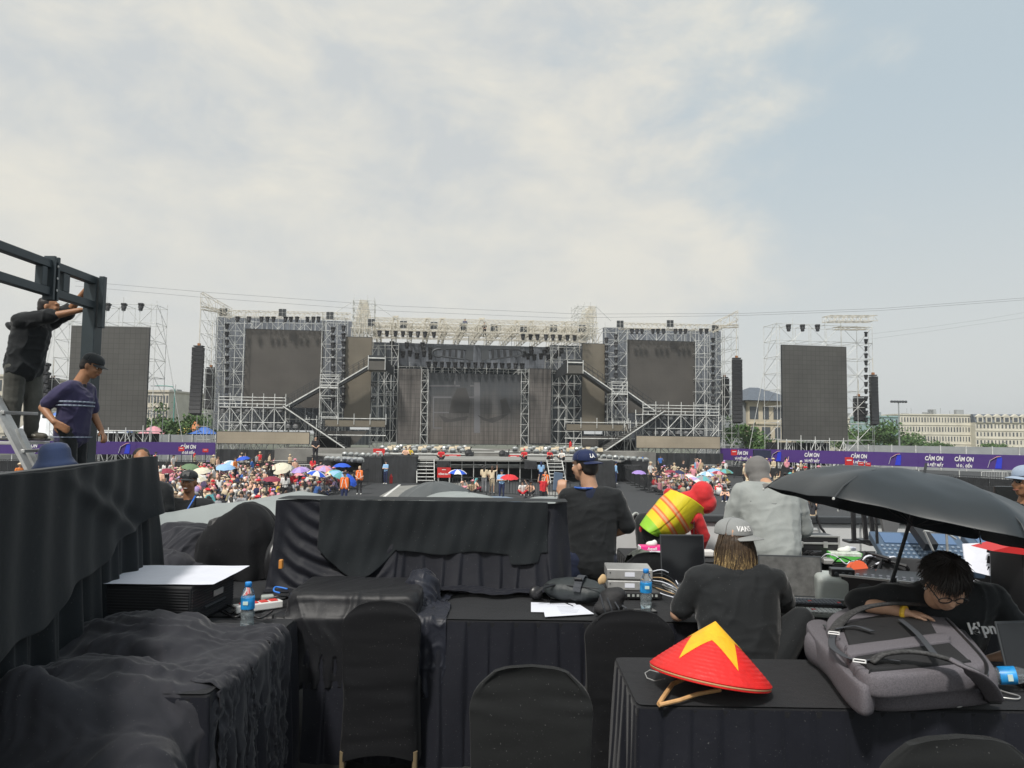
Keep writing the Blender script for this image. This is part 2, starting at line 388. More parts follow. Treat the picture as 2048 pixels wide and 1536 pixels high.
M_back = ramp_mat('grey_backdrop', led_fn((0.16, 0.175, 0.20), 2.0, 0.7, 0.05, 0.22), 0.8)
M_backd = ramp_mat('dark_backdrop', led_fn((0.075, 0.088, 0.10), 2.0, 0.6, 0.1, 0.4), 0.8)
M_steel = mat('galvanised_tube', (0.66, 0.67, 0.65), 0.5, 0.1, var=0.25, vscale=3)
M_cream = mat('aluminium_truss', (0.66, 0.62, 0.53), 0.5, 0.0, var=0.2, vscale=3)
M_dks = mat('dark_steel', (0.05, 0.055, 0.06), 0.5, 0.2)
M_black = mat('black_housing', (0.022, 0.023, 0.026), 0.5, var=0.3, vscale=20)
M_blk2 = mat('black_matt', (0.030, 0.031, 0.034), 0.8, var=0.3, vscale=4)
M_lens = mat('lamp_glass', (0.28, 0.30, 0.33), 0.15, spec=0.8)
M_stage = mat('stage_deck', (0.21, 0.205, 0.19), 0.75, var=0.3, vscale=0.5)
M_stair = mat('stair_deck', (0.14, 0.14, 0.135), 0.7, var=0.25, vscale=2)
M_tarm = mat('black_skirt_far', (0.028, 0.030, 0.033), 0.8, var=0.35, vscale=1.5, bump=0.4, bscale=3)

def bracing(mb, q, u0, u1, v0, v1, z0, z1, nu, nv, nz, r=0.03, diag=1, seed=0):
    rr = random.Random(seed); us = [u0+(u1-u0)*i/nu for i in range(nu+1)]; vs = [v0+(v1-v0)*i/max(nv, 1) for i in range(nv+1)] if nv else [v0]; zs = [z0+(z1-z0)*i/nz for i in range(nz+1)]
    for z in zs[1:] + ([z0+0.15] if nz > 1 else []):
        for v in vs: mb.tube([q(u0, v, z), q(u1, v, z)], r, 4)
        if nv:
            for u in us: mb.tube([q(u, v0, z), q(u, v1, z)], r, 4)
    for i in range(nu):
        for j in range(nz):
            if rr.random() < diag:
                a, b = (us[i], us[i+1]) if (i+j) % 2 else (us[i+1], us[i])
                mb.tube([q(a, vs[-1], zs[j]), q(b, vs[-1], zs[j+1])], r*0.9, 4)
            if nv and rr.random() < diag*0.6:
                a, b = (us[i], us[i+1]) if (i+j) % 2 == 0 else (us[i+1], us[i])
                mb.tube([q(a, vs[0], zs[j]), q(b, vs[0], zs[j+1])], r*0.9, 4)
    if nv:
        for j in range(nz):
            for u in (us[0], us[-1]): mb.tube([q(u, vs[0], zs[j]), q(u, vs[-1], zs[j+1])], r*0.9, 4)
def scaffold(name, label, u0, u1, v0, v1, z0, z1, nu, nv, nz, q=P, m=None, r=0.032, diag=1, group='scaffold towers of the stage', seed=0, extra=None, cat='scaffold tower', top=0.6):
    m = m or M_steel
    t = thing(name, q((u0+u1)/2, (v0+v1)/2, z0), label, cat, group)
    vs = [v0+(v1-v0)*i/nv for i in range(nv+1)] if nv else [v0]
    rr = random.Random(seed)
    for i in range(nu+1):
        u = u0+(u1-u0)*i/nu
        for v in vs: MB().tube([q(u, v, z0), q(u, v, z1+top*rr.random())], r, 5).build('upright', m, t)
    mb = MB(); bracing(mb, q, u0, u1, v0, v1, z0, z1, nu, nv, nz, r*0.85, diag, seed)
    if extra: extra(mb)
    o = mb.build('bracing', m, t); o['kind'] = 'stuff'
    return t
def boxP(mb, u0, u1, v0, v1, z0, z1, mi=0, q=P):
    pts = [q(u, v, z) for z in (z0, z1) for v in (v0, v1) for u in (u0, u1)]
    return mb.add(pts, [(0,2,3,1),(4,5,7,6),(0,1,5,4),(2,6,7,3),(0,4,6,2),(1,3,7,5)], mi)
def panel(name, label, x0, y0, x1, y1, v, m, cat='LED screen', group=None, t=0.25):
    """a screen whose picture corners are x0,y0 (top left) and x1,y1 (bottom right) at depth v: body > face"""
    ua, za = uz(x0, y0, v); ub, zb = uz(x1, y1, v)
    th = thing(name, P((ua+ub)/2, v-t/2, zb), label, cat, group)
    boxP(MB(), ua-0.06, ub+0.06, v-t, v-0.012, zb-0.06, za+0.06).build('cabinet', M_dks, th)
    boxP(MB(), ua, ub, v-0.012, v, zb, za).build('screen_face', m, th)
    return th, (ua, ub, zb, za)

# ---------------------------------------------------------------- ground, deck
def asphalt(t, cd, b):
    n = tnode(t, 'ShaderNodeTexNoise', {'Vector': cd.outputs['Object'], 'Scale': 0.25, 'Detail': 6})
    c = tnode(t, 'ShaderNodeMix', {0: n.outputs['Fac'], 6: (0.032, 0.035, 0.039, 1), 7: (0.055, 0.058, 0.062, 1)}, data_type='RGBA')
    v = tnode(t, 'ShaderNodeTexVoronoi', {'Vector': cd.outputs['Object'], 'Scale': 1.6, 'Randomness': 1.0})
    s = tnode(t, 'ShaderNodeMath', {0: v.outputs['Distance'], 1: 0.045}, operation='LESS_THAN')
    sel = tnode(t, 'ShaderNodeMath', {0: tnode(t, 'ShaderNodeSeparateColor', {0: v.outputs['Color']}).outputs[0], 1: 0.72}, operation='GREATER_THAN')
    k = tnode(t, 'ShaderNodeMath', {0: s.outputs[0], 1: sel.outputs[0]}, operation='MULTIPLY')
    return tnode(t, 'ShaderNodeMix', {0: k.outputs[0], 6: c.outputs[2], 7: (0.42, 0.40, 0.37, 1)}, data_type='RGBA').outputs[2]
M_asph = ramp_mat('asphalt', asphalt, 0.85)
M_far = mat('far_ground', (0.12, 0.13, 0.10), 0.9, var=0.3, vscale=0.05)
g = MB(); g.add([(-900, -60, 0), (900, -60, 0), (900, 1500, 0), (-900, 1500, 0)], [(0, 1, 2, 3)]); struct(g.build('ground', M_far))
g = MB(); g.add([(-70, -20, 0.004), (75, -20, 0.004), (75, 120, 0.004), (-70, 120, 0.004)], [(0, 1, 2, 3)]); struct(g.build('asphalt_yard', M_asph))
# pale concrete strip with a white painted line (left of centre) and one at the right stairs
M_conc = mat('pale_concrete', (0.26, 0.26, 0.245), 0.8, var=0.2, vscale=1)
M_wline = mat('white_line', (0.7, 0.7, 0.68), 0.6, var=0.15, vscale=3)
a0, a1, b1, b0 = on(795, 972, .008), on(935, 965, .008), on(935, 1060, .008), on(640, 1060, .008)
g = MB(); g.add([a0, a1, b1, b0], [(0, 1, 2, 3)]); struct(g.build('path', M_conc))
l0, l1 = on(800, 969, .012), on(757, 1002, .012); d_ = (l1-l0).normalized(); n_ = Vector((-d_.y, d_.x, 0))*0.09
g = MB(); g.add([l0-n_, l0+n_, l1+d_*20+n_, l1+d_*20-n_], [(0, 1, 2, 3)]); struct(g.build('painted_line', M_wline))
a0, a1, b1, b0 = on(1085, 983, .008), on(1150, 985, .008), on(1190, 1040, .008), on(1085, 1040, .008)
g = MB(); g.add([a0, a1, b1, b0], [(0, 1, 2, 3)]); struct(g.build('path', M_conc))
M_deck = mat('deck_carpet', (0.020, 0.021, 0.022), 0.95, var=0.5, vscale=3, bump=0.3, bscale=250, detail=8)
g = MB(); g.box((1.0, 2.3, DECK/2), (15, 10.6, DECK-0.14)); g.box((1.0, 2.3, DECK-0.03), (15.1, 10.8, 0.06)); struct(g.build('floor', M_deck))

# ---------------------------------------------------------------- stage: decks, backdrops
def stg(name, label, cat): return thing(name, P(0, 0, 0), label, cat)
main = thing('main_stage', P(0, 12, 0), 'long dark concert stage deck with a raised rear level and black skirts below', 'stage')
mb = MB(); boxP(mb, -19, 17, 2, 12, 0.0, 2.15); mb.build('rear_level', M_stage, main)
mb = MB(); boxP(mb, -8.6, 8.9, 12, 16.0, 0.0, 1.98); mb.build('middle_level', M_stage, main)
uA, _ = uz(700, 915, 24); uB, _ = uz(1235, 922, 24)
mb = MB()
lip = [P(-16.5, 10, 1.62), P(-13.5, 18, 1.62), P(uA, 25.0, 1.62), P(uB, 25.0, 1.62), P(12.5, 18, 1.62), P(16, 10, 1.62)]
mb.prism(lip, (0, 0, 0.13)); mb.build('front_apron', mat('apron_deck', (0.30, 0.30, 0.285), 0.6, var=0.15, vscale=0.6), main)
mb = MB(); a_, b_ = uz(768, 950, 23)[0], uz(1135, 950, 23)[0]
boxP(mb, a_, b_, 22.0, 22.2, 0, 1.6); boxP(mb, -15.5, 14.5, 17, 17.2, 0, 1.6); mb.build('skirt', M_tarm, main)
mb = MB()
for k in range(3): boxP(mb, a_+0.5+k*0.02, b_-0.5, 24.4-0.8*k, 24.5-0.8*k, 1.30-0.14*k, 1.36-0.14*k)
for k in range(16): u = a_+0.5+(b_-a_-1)*k/15; mb.tube([P(u, 24.6, 0), P(u, 24.6, 1.6)], 0.03, 4)
mb.build('support_rail', M_steel, main)
# walkway down the middle between the lamp rows
mb = MB(); ca, cb = uz(934, 890, 12)[0], uz(976, 890, 12)[0]
mb.prism([P(ca, 6, 2.17), P(cb, 6, 2.17), P(cb+0.5, 12, 2.17), P(ca-0.4, 12, 2.17)], (0, 0, 0.05)); mb.prism([P(ca-.3, 12.1, 2.02), P(cb+.5, 12.1, 2.02), P(cb+1, 16, 2.02), P(ca-.8, 16, 2.02)], (0, 0, 0.04))
mb.build('centre_walkway', mat('walkway', (0.36, 0.36, 0.34), 0.7, var=0.15, vscale=1), main)
mb = MB()
for (u0, u1, v, z) in ((-8.6, ca-.4, 16.1, 1.86), (cb+.6, 8.9, 16.1, 1.86), (-9.5, ca-.6, 12.15, 2.04), (cb+.6, 9.6, 12.15, 2.04)):
    boxP(mb, u0, u1, v-0.06, v+0.04, z, z+0.10)
mb.build('edge_rail', M_steel, main)
for s, (ux, ) in ((-1, (uz(855, 940, 24.6)[0]-1.0,)), (1, (uz(1120, 945, 24.6)[0]+.2,))): pass

def steps(name, label, px, w, n=6):
    u, _ = uz(px, 950, 26); t = thing(name, P(u, 26, 0), label, 'stairs', 'steel stairs up to the stage apron')
    for k in range(n):
        boxP(MB(), u-w/2, u+w/2, 25.1+0.28*(n-1-k), 25.38+0.28*(n-1-k), 0.22+0.25*k, 0.27+0.25*k).build('tread', M_steel, t)
    for s in (-1, 1):
        MB().bar(P(u+s*w/2, 25.1+0.28*n, 0.05), P(u+s*w/2, 25.1, 1.7), 0.05, 0.14).build('stringer', M_steel, t)
steps('stage_stairs', 'open steel stairs up to the stage, left of the red gate sign', 851, 1.3)
steps('stage_stairs', 'open steel stairs up to the stage, at the right end of the apron', 1113, 1.2)

# fabric backdrops behind the lattice
def backdrop(x0, y0, x1, y1, v, m, label, name='backdrop', cat='backdrop'):
    ua, za = uz(x0, y0, v); ub, zb = uz(x1, y1, v); mb = MB(); n = max(4, int((ub-ua)/0.8)); 
    for i in range(n):
        a, b = ua+(ub-ua)*i/n, ua+(ub-ua)*(i+1)/n
        mb.prism([P(a, v, zb), P(b-0.02, v+0.05*(i % 2), zb), P(b-0.02, v+0.05*(i % 2), za), P(a, v, za)], SB*-0.1)
    o = mb.build(name, m); tag(o, label, cat, 'fabric backdrops of the stage'); return o
backdrop(433, 634, 700, 862, -4.5, M_back, 'grey fabric backdrop behind the left big screen of the stage')
backdrop(1206, 655, 1443, 885, -4.5, M_back, 'grey fabric backdrop behind the right big screen of the stage')
backdrop(628, 858, 745, 890, -4.6, M_backd, 'dark backdrop low behind the left stair flight')
backdrop(1165, 868, 1275, 898, -4.6, M_backd, 'dark backdrop low behind the right stair flight')
backdrop(745, 686, 800, 886, -5, M_backd, 'dark backdrop between the left inner screen and the gauze panel')
backdrop(800, 686, 1100, 890, -6, M_backd, 'dark backdrop behind the centre screen under the roof truss')
backdrop(1100, 690, 1168, 890, -5, M_backd, 'dark backdrop between the right gauze panel and the inner screen')

backdrop(745, 684, 1168, 741, -4.2, M_back, 'grey blue backdrop high above the centre screen')
# ---------------------------------------------------------------- screens
panel('led_screen', 'big brown-grey LED screen in the left wing of the stage', 492, 658, 642, 816, 0, M_led, group='big LED screens of the stage wings')
panel('led_screen', 'big brown-grey LED screen in the right wing of the stage', 1256, 680, 1390, 828, 0, M_led, group='big LED screens of the stage wings')
panel('led_screen', 'narrow tan LED screen behind the left stair ramp', 692, 674, 740, 840, 1, M_led_mid, group='narrow inner LED screens')
panel('led_screen', 'narrow tan LED screen behind the right stair ramp', 1165, 687, 1209, 848, 1, M_led_mid, group='narrow inner LED screens')
panel('led_screen', 'low pale tan LED strip under the left lamp platform', 434, 863, 618, 888, 7, M_led_lit, group='low LED strips')
panel('led_screen', 'low pale tan LED strip under the right lamp platform', 1273, 872, 1440, 897, 7, M_led_lit, group='low LED strips')
panel('led_screen', 'thin brown LED strip below the left narrow screen', 650, 839, 770, 854, 5, M_led_mid, group='thin LED strips')
panel('led_screen', 'thin brown LED strip below the right narrow screen', 1133, 848, 1255, 862, 5, M_led_mid, group='thin LED strips')
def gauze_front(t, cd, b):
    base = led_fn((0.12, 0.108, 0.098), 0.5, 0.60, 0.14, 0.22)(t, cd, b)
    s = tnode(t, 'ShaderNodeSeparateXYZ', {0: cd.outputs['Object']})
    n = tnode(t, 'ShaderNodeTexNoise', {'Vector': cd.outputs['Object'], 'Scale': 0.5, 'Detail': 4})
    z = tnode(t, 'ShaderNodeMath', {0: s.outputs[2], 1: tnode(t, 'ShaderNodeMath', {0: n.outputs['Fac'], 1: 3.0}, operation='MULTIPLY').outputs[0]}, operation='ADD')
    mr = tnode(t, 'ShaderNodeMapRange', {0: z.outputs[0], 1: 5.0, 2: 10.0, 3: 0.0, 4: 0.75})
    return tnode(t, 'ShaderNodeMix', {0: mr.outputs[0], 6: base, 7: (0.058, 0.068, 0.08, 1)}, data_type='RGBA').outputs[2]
M_centre = ramp_mat('centre_gauze', gauze_front, 0.5)
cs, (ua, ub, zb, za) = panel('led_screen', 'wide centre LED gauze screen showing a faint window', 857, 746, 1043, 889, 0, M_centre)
# the faint dim picture on the centre screen
M_fb = mat('faint_bar', (0.155, 0.155, 0.165), 0.6); M_fd = mat('faint_dark', (0.062, 0.060, 0.060), 0.6); M_fw = mat('faint_warm', (0.15, 0.115, 0.095), 0.6)
def zp(x, y, v=0.0): u, z = uz(x, y, v); return P(u, v, z)
mb = MB()
for x0, y0, x1, y1 in ((858, 770, 920, 773), (908, 762, 911, 772), (866, 793, 868, 856), (868, 793, 903, 796), (931, 793, 948, 796), (948, 765, 960, 866), (940, 770, 949, 773), (868, 824, 898, 826), (866, 855, 884, 857)):
    mb.prism([zp(x0, y0, .004), zp(x1, y0, .004), zp(x1, y1, .004), zp(x0, y1, .004)], SB*0.004)
mb.build('faint_window', M_fb, cs)
mb = MB()
for pts in ([(878, 830), (900, 838), (937, 832), (932, 840), (889, 845)], [(955, 830), (975, 838), (1020, 826), (1000, 840), (985, 846), (965, 840)], [(903, 800), (915, 776), (932, 776), (940, 800), (938, 826), (898, 826)], [(1000, 800), (1012, 795), (1022, 825), (1005, 828)]):
    mb.prism([zp(x, y, .009) for x, y in pts][::-1], SB*0.003)
mb.build('faint_figure', M_fd, cs)
for nm, x0, x1 in (('left', 798, 843), ('right', 1058, 1101)):
    panel('led_screen', f'tall dark gauze panel {nm} of the centre screen', x0, 737, x1, 887, 0.3, M_led_gauze, group='gauze panels beside the centre screen')

# balconies at the ramp heads
def balcony(x0, y0, x1, y1, wx, wy0, wy1, nm):
    ua, za = uz(x0, y0, 4); ub, zb = uz(x1, y1, 4); t = thing('balcony', P((ua+ub)/2, 3, zb), f'dark balcony box with a white rail at the head of the {nm} ramp', 'balcony', 'stage balconies')
    mb = MB(); boxP(mb, ua, ub, 1.5, 4, zb, za-0.55); mb.build('front_panel', mat('balcony_face', (0.10, 0.095, 0.085), 0.6, var=.1, vscale=1), t)
    mb = MB(); boxP(mb, ua, ub, 1.6, 3.9, za-0.5, za-0.35); boxP(mb, ua, ub, 1.6, 3.9, za-.12, za+.05); mb.build('floor_slab', M_dks, t)
    mb = MB(); boxP(mb, ua, ub, 4.02, 4.08, za-0.30, za-0.18)
    for u in (ua, ub): mb.tube([P(u, 4.05, zb), P(u, 4.05, za)], 0.045, 4)
    mb.build('rail', M_steel, t)
    uw, _ = uz(wx, wy0, 0.5); e = ub if nm == 'left' else ua
    mb = MB(); mb.prism([P(e, 4, zb), P(uw, 0.5, zb-0.4), P(uw, 0.5, za-1.0), P(e, 4, za)], SB*-0.15); mb.build('side_wing', M_dks, t)
balcony(737, 711, 770, 740, 788, 735, 750, 'left'); balcony(1135, 720, 1166, 747, 1111, 745, 760, 'right')

# ramps and stairs of the wings
def ramp(x0, y0, x1, y1, v, w, label, m, name='stair_ramp', rail=True, thick=0.35, group='stair ramps of the stage wings', treads=False):
    u0, z0 = uz(x0, y0, v); u1, z1 = uz(x1, y1, v); t = thing(name, P(u1, v, min(z0, z1)), label, 'stair ramp', group)
    MB().prism([P(u0, v, z0), P(u1, v, z1), P(u1, v, z1-thick), P(u0, v, z0-thick)], SB*-w).build('deck', m, t)
    MB().prism([P(u0, v+0.05, z0+.05), P(u1, v+0.05, z1+.05), P(u1, v+.05, z1-.08), P(u0, v+.05, z0-.08)], SB*0.04).build('stringer', M_steel, t)
    if treads:
        mb = MB(); n = 22
        for i in range(n):
            f = (i+.5)/n; u = u0+(u1-u0)*f; z = z0+(z1-z0)*f; boxP(mb, u-.14, u+.14, v-w, v, z, z+0.05)
        mb.build('tread', M_stair, t)['kind'] = 'stuff'
    if rail:
        for vv in (v, v-w):
            mb = MB()
            for h in (0.5, 1.0): mb.tube([P(u0, vv, z0+h), P(u1, vv, z1+h)], 0.022, 4)
            for i in range(7): f = i/6; u = u0+(u1-u0)*f; z = z0+(z1-z0)*f; mb.tube([P(u, vv, z), P(u, vv, z+1.0)], 0.022, 4)
            mb.build('handrail', M_dks, t)
ramp(737, 731, 674, 768, 4, 1.6, 'upper dark stair ramp climbing to the left balcony', M_dks, treads=True)
ramp(641, 773, 572, 812, 4, 1.6, 'middle dark stair ramp across the foot of the left big screen', M_dks, treads=True)
ramp(566, 812, 690, 896, 7, 3.0, 'lower grey stair flight falling right from the left lamp platform', M_stair, thick=0.15, treads=True)
ramp(1166, 740, 1224, 780, 4, 1.6, 'upper dark stair ramp climbing to the right balcony', M_dks, treads=True)
ramp(1255, 783, 1316, 826, 4, 1.6, 'middle dark stair ramp across the foot of the right big screen', M_dks, treads=True)
ramp(1330, 821, 1207, 903, 7, 3.0, 'lower grey stair flight falling left from the right lamp platform', M_stair, thick=0.15, treads=True)
for nm, x0, x1, y in (('left', 640, 676, 771), ('right', 1224, 1255, 784)):
    ua, z = uz(x0, y, 4.3); ub, _ = uz(x1, y, 4.3)
    def ex(mb, ua=ua, ub=ub, z=z):
        for h in (0.0, 0.35, 0.7, 1.1): mb.tube([P(ua, 4.3, z+h), P(ub, 4.3, z+h)], 0.035, 4)
    sc = scaffold('scaffold_tower', f'scaffold landing tower where the {nm} stair ramps turn', ua, ub, 2.4, 4.3, 1.0, z+1.1, 1, 1, 4, extra=ex, top=0.1, seed=5)
    mb = MB(); boxP(mb, ua, ub, 2.4, 4.25, z-.25, z-.1); mb.build('platform', M_steel, sc)
# grey triangular panels under the lower stairs
M_gpan = mat('grey_panel', (0.085, 0.08, 0.074), 0.6, var=.15, vscale=1)
for nm, pts in (('left', [(650, 862), (736, 862), (712, 886), (690, 896), (650, 868)]), ('right', [(1165, 872), (1240, 872), (1232, 884), (1207, 900), (1165, 896)])):
    o = MB().prism([zp(x, y, 3.2) for x, y in pts][::-1], SB*-0.1).build('cladding_panel', M_gpan); tag(o, f'dark grey triangular cladding panel behind the {nm} lower stairs', 'panel', 'cladding panels')
for nm, x0, x1, y0, y1 in (('left', 632, 700, 872, 905), ('right', 1200, 1272, 880, 912)):
    ua, za = uz(x0, y0, 4); ub, zb = uz(x1, y1, 4); o = boxP(MB(), ua, ub, 3.3, 3.6, 0, za).build('black_drape', M_tarm); tag(o, f'black drape below the {nm} stair flight', 'drape', 'black stage drapes')

# ---------------------------------------------------------------- scaffolding
def sc_px(label, x0, x1, ytop, ybot, v0, v1, nu, nv, nz, **k):
    ua, za = uz(x0, ytop, v1); ub, _ = uz(x1, ytop, v1); z0 = 0.0 if ybot is None else uz(x0, ybot, v1)[1]
    return scaffold('scaffold_tower', label, ua, ub, v0, v1, z0, za, nu, nv, nz, **k)
sc_px('tall scaffold bay at the outer edge of the left wing', 435, 490, 634, None, -3.5, 0.8, 3, 1, 11, seed=1)
sc_px('narrow scaffold bay between the left big screen and inner screen', 645, 690, 634, None, -3.5, 0.8, 2, 1, 11, seed=2)
sc_px('scaffold bay above and behind the left big screen', 490, 645, 634, 657, -3, 0.5, 7, 1, 1, seed=3)
sc_px('tall scaffold bay at the outer edge of the right wing', 1391, 1444, 656, None, -3.5, 0.8, 3, 1, 11, seed=4)
sc_px('narrow scaffold bay between the right big screen and inner screen', 1210, 1254, 654, None, -3.5, 0.8, 2, 1, 11, seed=6)
sc_px('scaffold bay above and behind the right big screen', 1254, 1391, 656, 679, -3, 0.5, 7, 1, 1, seed=7)
sc_px('peaked scaffold tower above the left inner screen', 706, 749, 600, 672, -2.5, 0.8, 3, 2, 5, seed=8, top=.9)
sc_px('peaked scaffold tower above the right inner screen', 1156, 1193, 612, 686, -2.5, 0.8, 3, 2, 5, seed=9, top=.9)
for nm, x0, x1, xp, y in (('left', 706, 749, 728, 600), ('right', 1156, 1193, 1180, 612)):
    ua, za = uz(x0, y, 0); ub, _ = uz(x1, y, 0); up_, _ = uz(xp, y, 0); t = thing('rigging_frame', P(ua, 0, za-3), f'dense cream rigging frame inside the {nm} peaked tower', 'rigging', 'rigging frames of the peaked towers'); mb = MB(); rq = random.Random(4)
    for v in (-2, -.6, .9):
        for k in range(9):
            f = k/8; mb.tube([P(ua+(ub-ua)*f, v, za-3.6), P(up_+(f-.5)*.7, v, za-.1)], .03, 4)
        for h in (.6, 1.3, 2.0, 2.6, 3.2): w = h/3.6; mb.tube([P(up_+(ua-up_)*w-.3, v, za-h), P(up_+(ub-up_)*w+.3, v, za-h)], .035, 4)
    for k in range(26): a = P(ua+(ub-ua)*rq.random(), rq.uniform(-2, .8), za-3.6-rq.random()*.8); mb.tube([a, a+Vector((rq.uniform(-.9, .9), 0, rq.uniform(.8, 1.8)))], .03, 4)
    mb.build('lattice', M_cream, t)['kind'] = 'stuff'
    for k in range(7):
        u = ua+(ub-ua)*k/6
        MB().tube([P(u, .95, za-5.4), P(u, .95, za-3.6)], .03, 4).build('strut', M_cream, t)
sc_px('scaffold column left of the centre screen', 843, 857, 740, None, -2, 0.5, 1, 1, 9, seed=10)
sc_px('scaffold column right of the centre screen', 1043, 1058, 742, None, -2, 0.5, 1, 1, 9, seed=11)
sc_px('scaffold bay between the left inner screen and gauze panel', 743, 797, 690, None, -4, -0.5, 4, 1, 10, seed=12, diag=.7)
sc_px('scaffold bay between the right gauze panel and inner screen', 1102, 1164, 694, None, -4, -0.5, 4, 1, 10, seed=13, diag=.7)
sc_px('wide scaffold wall behind the centre screen', 797, 1102, 733, 890, -5.0, -1.0, 14, 1, 8, seed=14, diag=.45, r=.026)
# lamp platforms in front of the big screens
for nm, x0, x1, yt in (('left', 437, 571, 814), ('right', 1286, 1438, 829)):
    ua, zt = uz(x0, yt, 6.5); ub, _ = uz(x1, yt, 6.5)
    def ex(mb, ua=ua, ub=ub, zt=zt):
        for h in (0.35, 0.7, 1.0): mb.tube([P(ua, 6.5, zt+h), P(ub, 6.5, zt+h)], 0.04, 4)
        boxP(mb, ua, ub, 4.0, 6.45, zt-0.02, zt+0.07)
        for i in range(7): u = ua+(ub-ua)*i/6; mb.tube([P(u, 6.5, zt), P(u, 6.5, zt+1.4)], .04, 4)
    scaffold('scaffold_tower', f'low scaffold lamp platform in front of the {nm} big screen', ua, ub, 4.0, 6.4, 0.2, zt, 6, 1, 4, extra=ex, r=0.045, seed=15)
for nm, x0, x1, yt in (('left', 571, 632, 868), ('right', 1250, 1286, 876)):
    ua, zt = uz(x0, yt-30, 6); ub, _ = uz(x1, yt, 6)
    scaffold('scaffold_tower', f'short scaffold bay beside the {nm} lamp platform', ua, ub, 3.5, 5.8, 0.2, zt, 3, 1, 3, r=.04, seed=16)
for nm, x0, x1, y in (('left', 643, 772, 838), ('right', 1130, 1258, 846)):
    ua, zt = uz(x0, y, 5.2); ub, _ = uz(x1, y, 5.2); t = thing('guard_rail', P((ua+ub)/2, 5.1, zt-1), f'pale tube rail over the thin {nm} LED strip', 'rail', 'tube rails')
    mb = MB(); mb.tube([P(ua, 5.1, zt+.1), P(ub, 5.1, zt+.1)], .04, 4)
    for i in range(5): u = ua+(ub-ua)*i/4; mb.tube([P(u, 5.1, zt-.5), P(u, 5.1, zt+.6)], .035, 4)
    mb.tube([P(ua, 5.1, zt-1.6), P(ub, 5.1, zt-1.6)], .05, 4); mb.build('tubes', M_steel, t)
# black skirts under the platforms
for nm, x0, x1 in (('left', 434, 640), ('right', 1262, 1445)):
    ua, _ = uz(x0, 890, 6.8); ub, _ = uz(x1, 890, 6.8); mb = MB(); n = 30
    for i in range(n):
        a, b = ua+(ub-ua)*i/n, ua+(ub-ua)*(i+1)/n; d0, d1 = 0.08*math.sin(i*1.9), 0.08*math.sin(i*1.9+1.9)
        mb.prism([P(a, 7+d0, 0), P(b, 7+d1, 0), P(b, 6.9+d1, 1.95), P(a, 6.9+d0, 1.95)], SB*-0.05)
    tag(mb.build('black_drape', M_tarm), f'black skirt below the {nm} lamp platform and LED strip', 'drape', 'black stage drapes')

# ---------------------------------------------------------------- roof trusses
def truss(name, label, a, b, w=0.5, h=0.5, step=0.5, m=None, r=0.025, group='roof trusses', dense=1, cat='truss'):
    a = Vector(a); b = Vector(b); d = b-a; n = max(2, int(d.length/step)); d0 = d.normalized(); sx = d0.cross(Vector((0, 0, 1))).normalized()*w/2; up = Vector((0, 0, h/2))
    t = thing(name, a, label, cat, group); c = [sx+up, sx-up, -sx-up, -sx+up]
    for k in range(4): MB().tube([a+c[k], b+c[k]], r*1.25, 5).build('chord', m or M_cream, t)
    mb = MB()
    for i in range(n):
        p, q = a+d*(i/n), a+d*((i+1)/n)
        for k in range(4):
            x, y = c[k], c[(k+1) % 4]
            if i % 2: x, y = y, x
            mb.tube([p+x, q+y], r*.8, 4); 
            if dense: mb.tube([p+x, p+y], r*.8, 4)
    mb.build('lacing', m or M_cream, t)['kind'] = 'stuff'; return t
def pz(x, y, v): u, z = uz(x, y, v); return P(u, v, z)
truss('roof_truss', 'cream truss along the top of the left wing', pz(440, 627, 0.5), pz(703, 633, 0.5), 1.2, 0.6)
truss('roof_truss', 'cream truss along the top of the right wing', pz(1240, 652, 0.5), pz(1432, 656, 0.5), 1.2, 0.6)
k = 0
for v, y0, y1, lab in ((2.5, 671, 682, 'lowest front'), (2.5, 656, 668, 'upper front'), (0.0, 646, 658, 'top front'), (0, 662, 674, 'second row'), (-3, 650, 662, 'middle'), (-3, 664, 675, 'lower middle'), (-6, 655, 665, 'rear upper'), (-6, 670, 680, 'rear lower'), (-9, 664, 672, 'rearmost')):
    truss('roof_truss', f'{lab} cream truss of the wide centre stage roof', pz(745, y0-3, v), pz(1172, y0+6, v), 0.9, 0.8, 0.8, dense=0)
for i, x in enumerate((752, 786, 820, 855, 890, 926, 962, 997, 1032, 1067, 1102, 1140, 1168)):
    truss('roof_truss', f'cross truss running back over the centre stage, {ordn(i)} from the left', pz(x, 652+i*.7, 2.4), pz(x, 655+i*.7, 2.4)-SB*13, 0.5, 0.9, 0.9, r=.035, dense=0, group='cross trusses of the roof')
for i, (x, y) in enumerate(((790, 641), (854, 645), (884, 645), (963, 645), (1034, 650), (1062, 650), (1128, 652))):
    q = pz(x, y, 0); t = thing('hoist_frame', q-Vector((0, 0, .8)), f'small cream hoist frame on the centre roof, {ordn(i)} from the left', 'hoist frame', 'hoist frames on the roof')
    mb = MB()
    for s in (-1, 1): mb.tube([q+Vector((s*.5, 0, -1.2)), q+Vector((s*.12, 0, .5))], .05, 4); mb.tube([q+Vector((s*.5, .8, -1.2)), q+Vector((s*.12, .4, .5))], .05, 4)
    mb.bar(q+Vector((-.3, .2, .45)), q+Vector((.35, .2, .5)), .15); mb.tube([q+Vector((0, .2, .4)), q+Vector((1.4, .2, -.9))], .03, 4); mb.tube([q+Vector((0, .2, .4)), q+Vector((-1.4, .2, -.9))], .03, 4)
    mb.build('a_frame', M_cream, t)
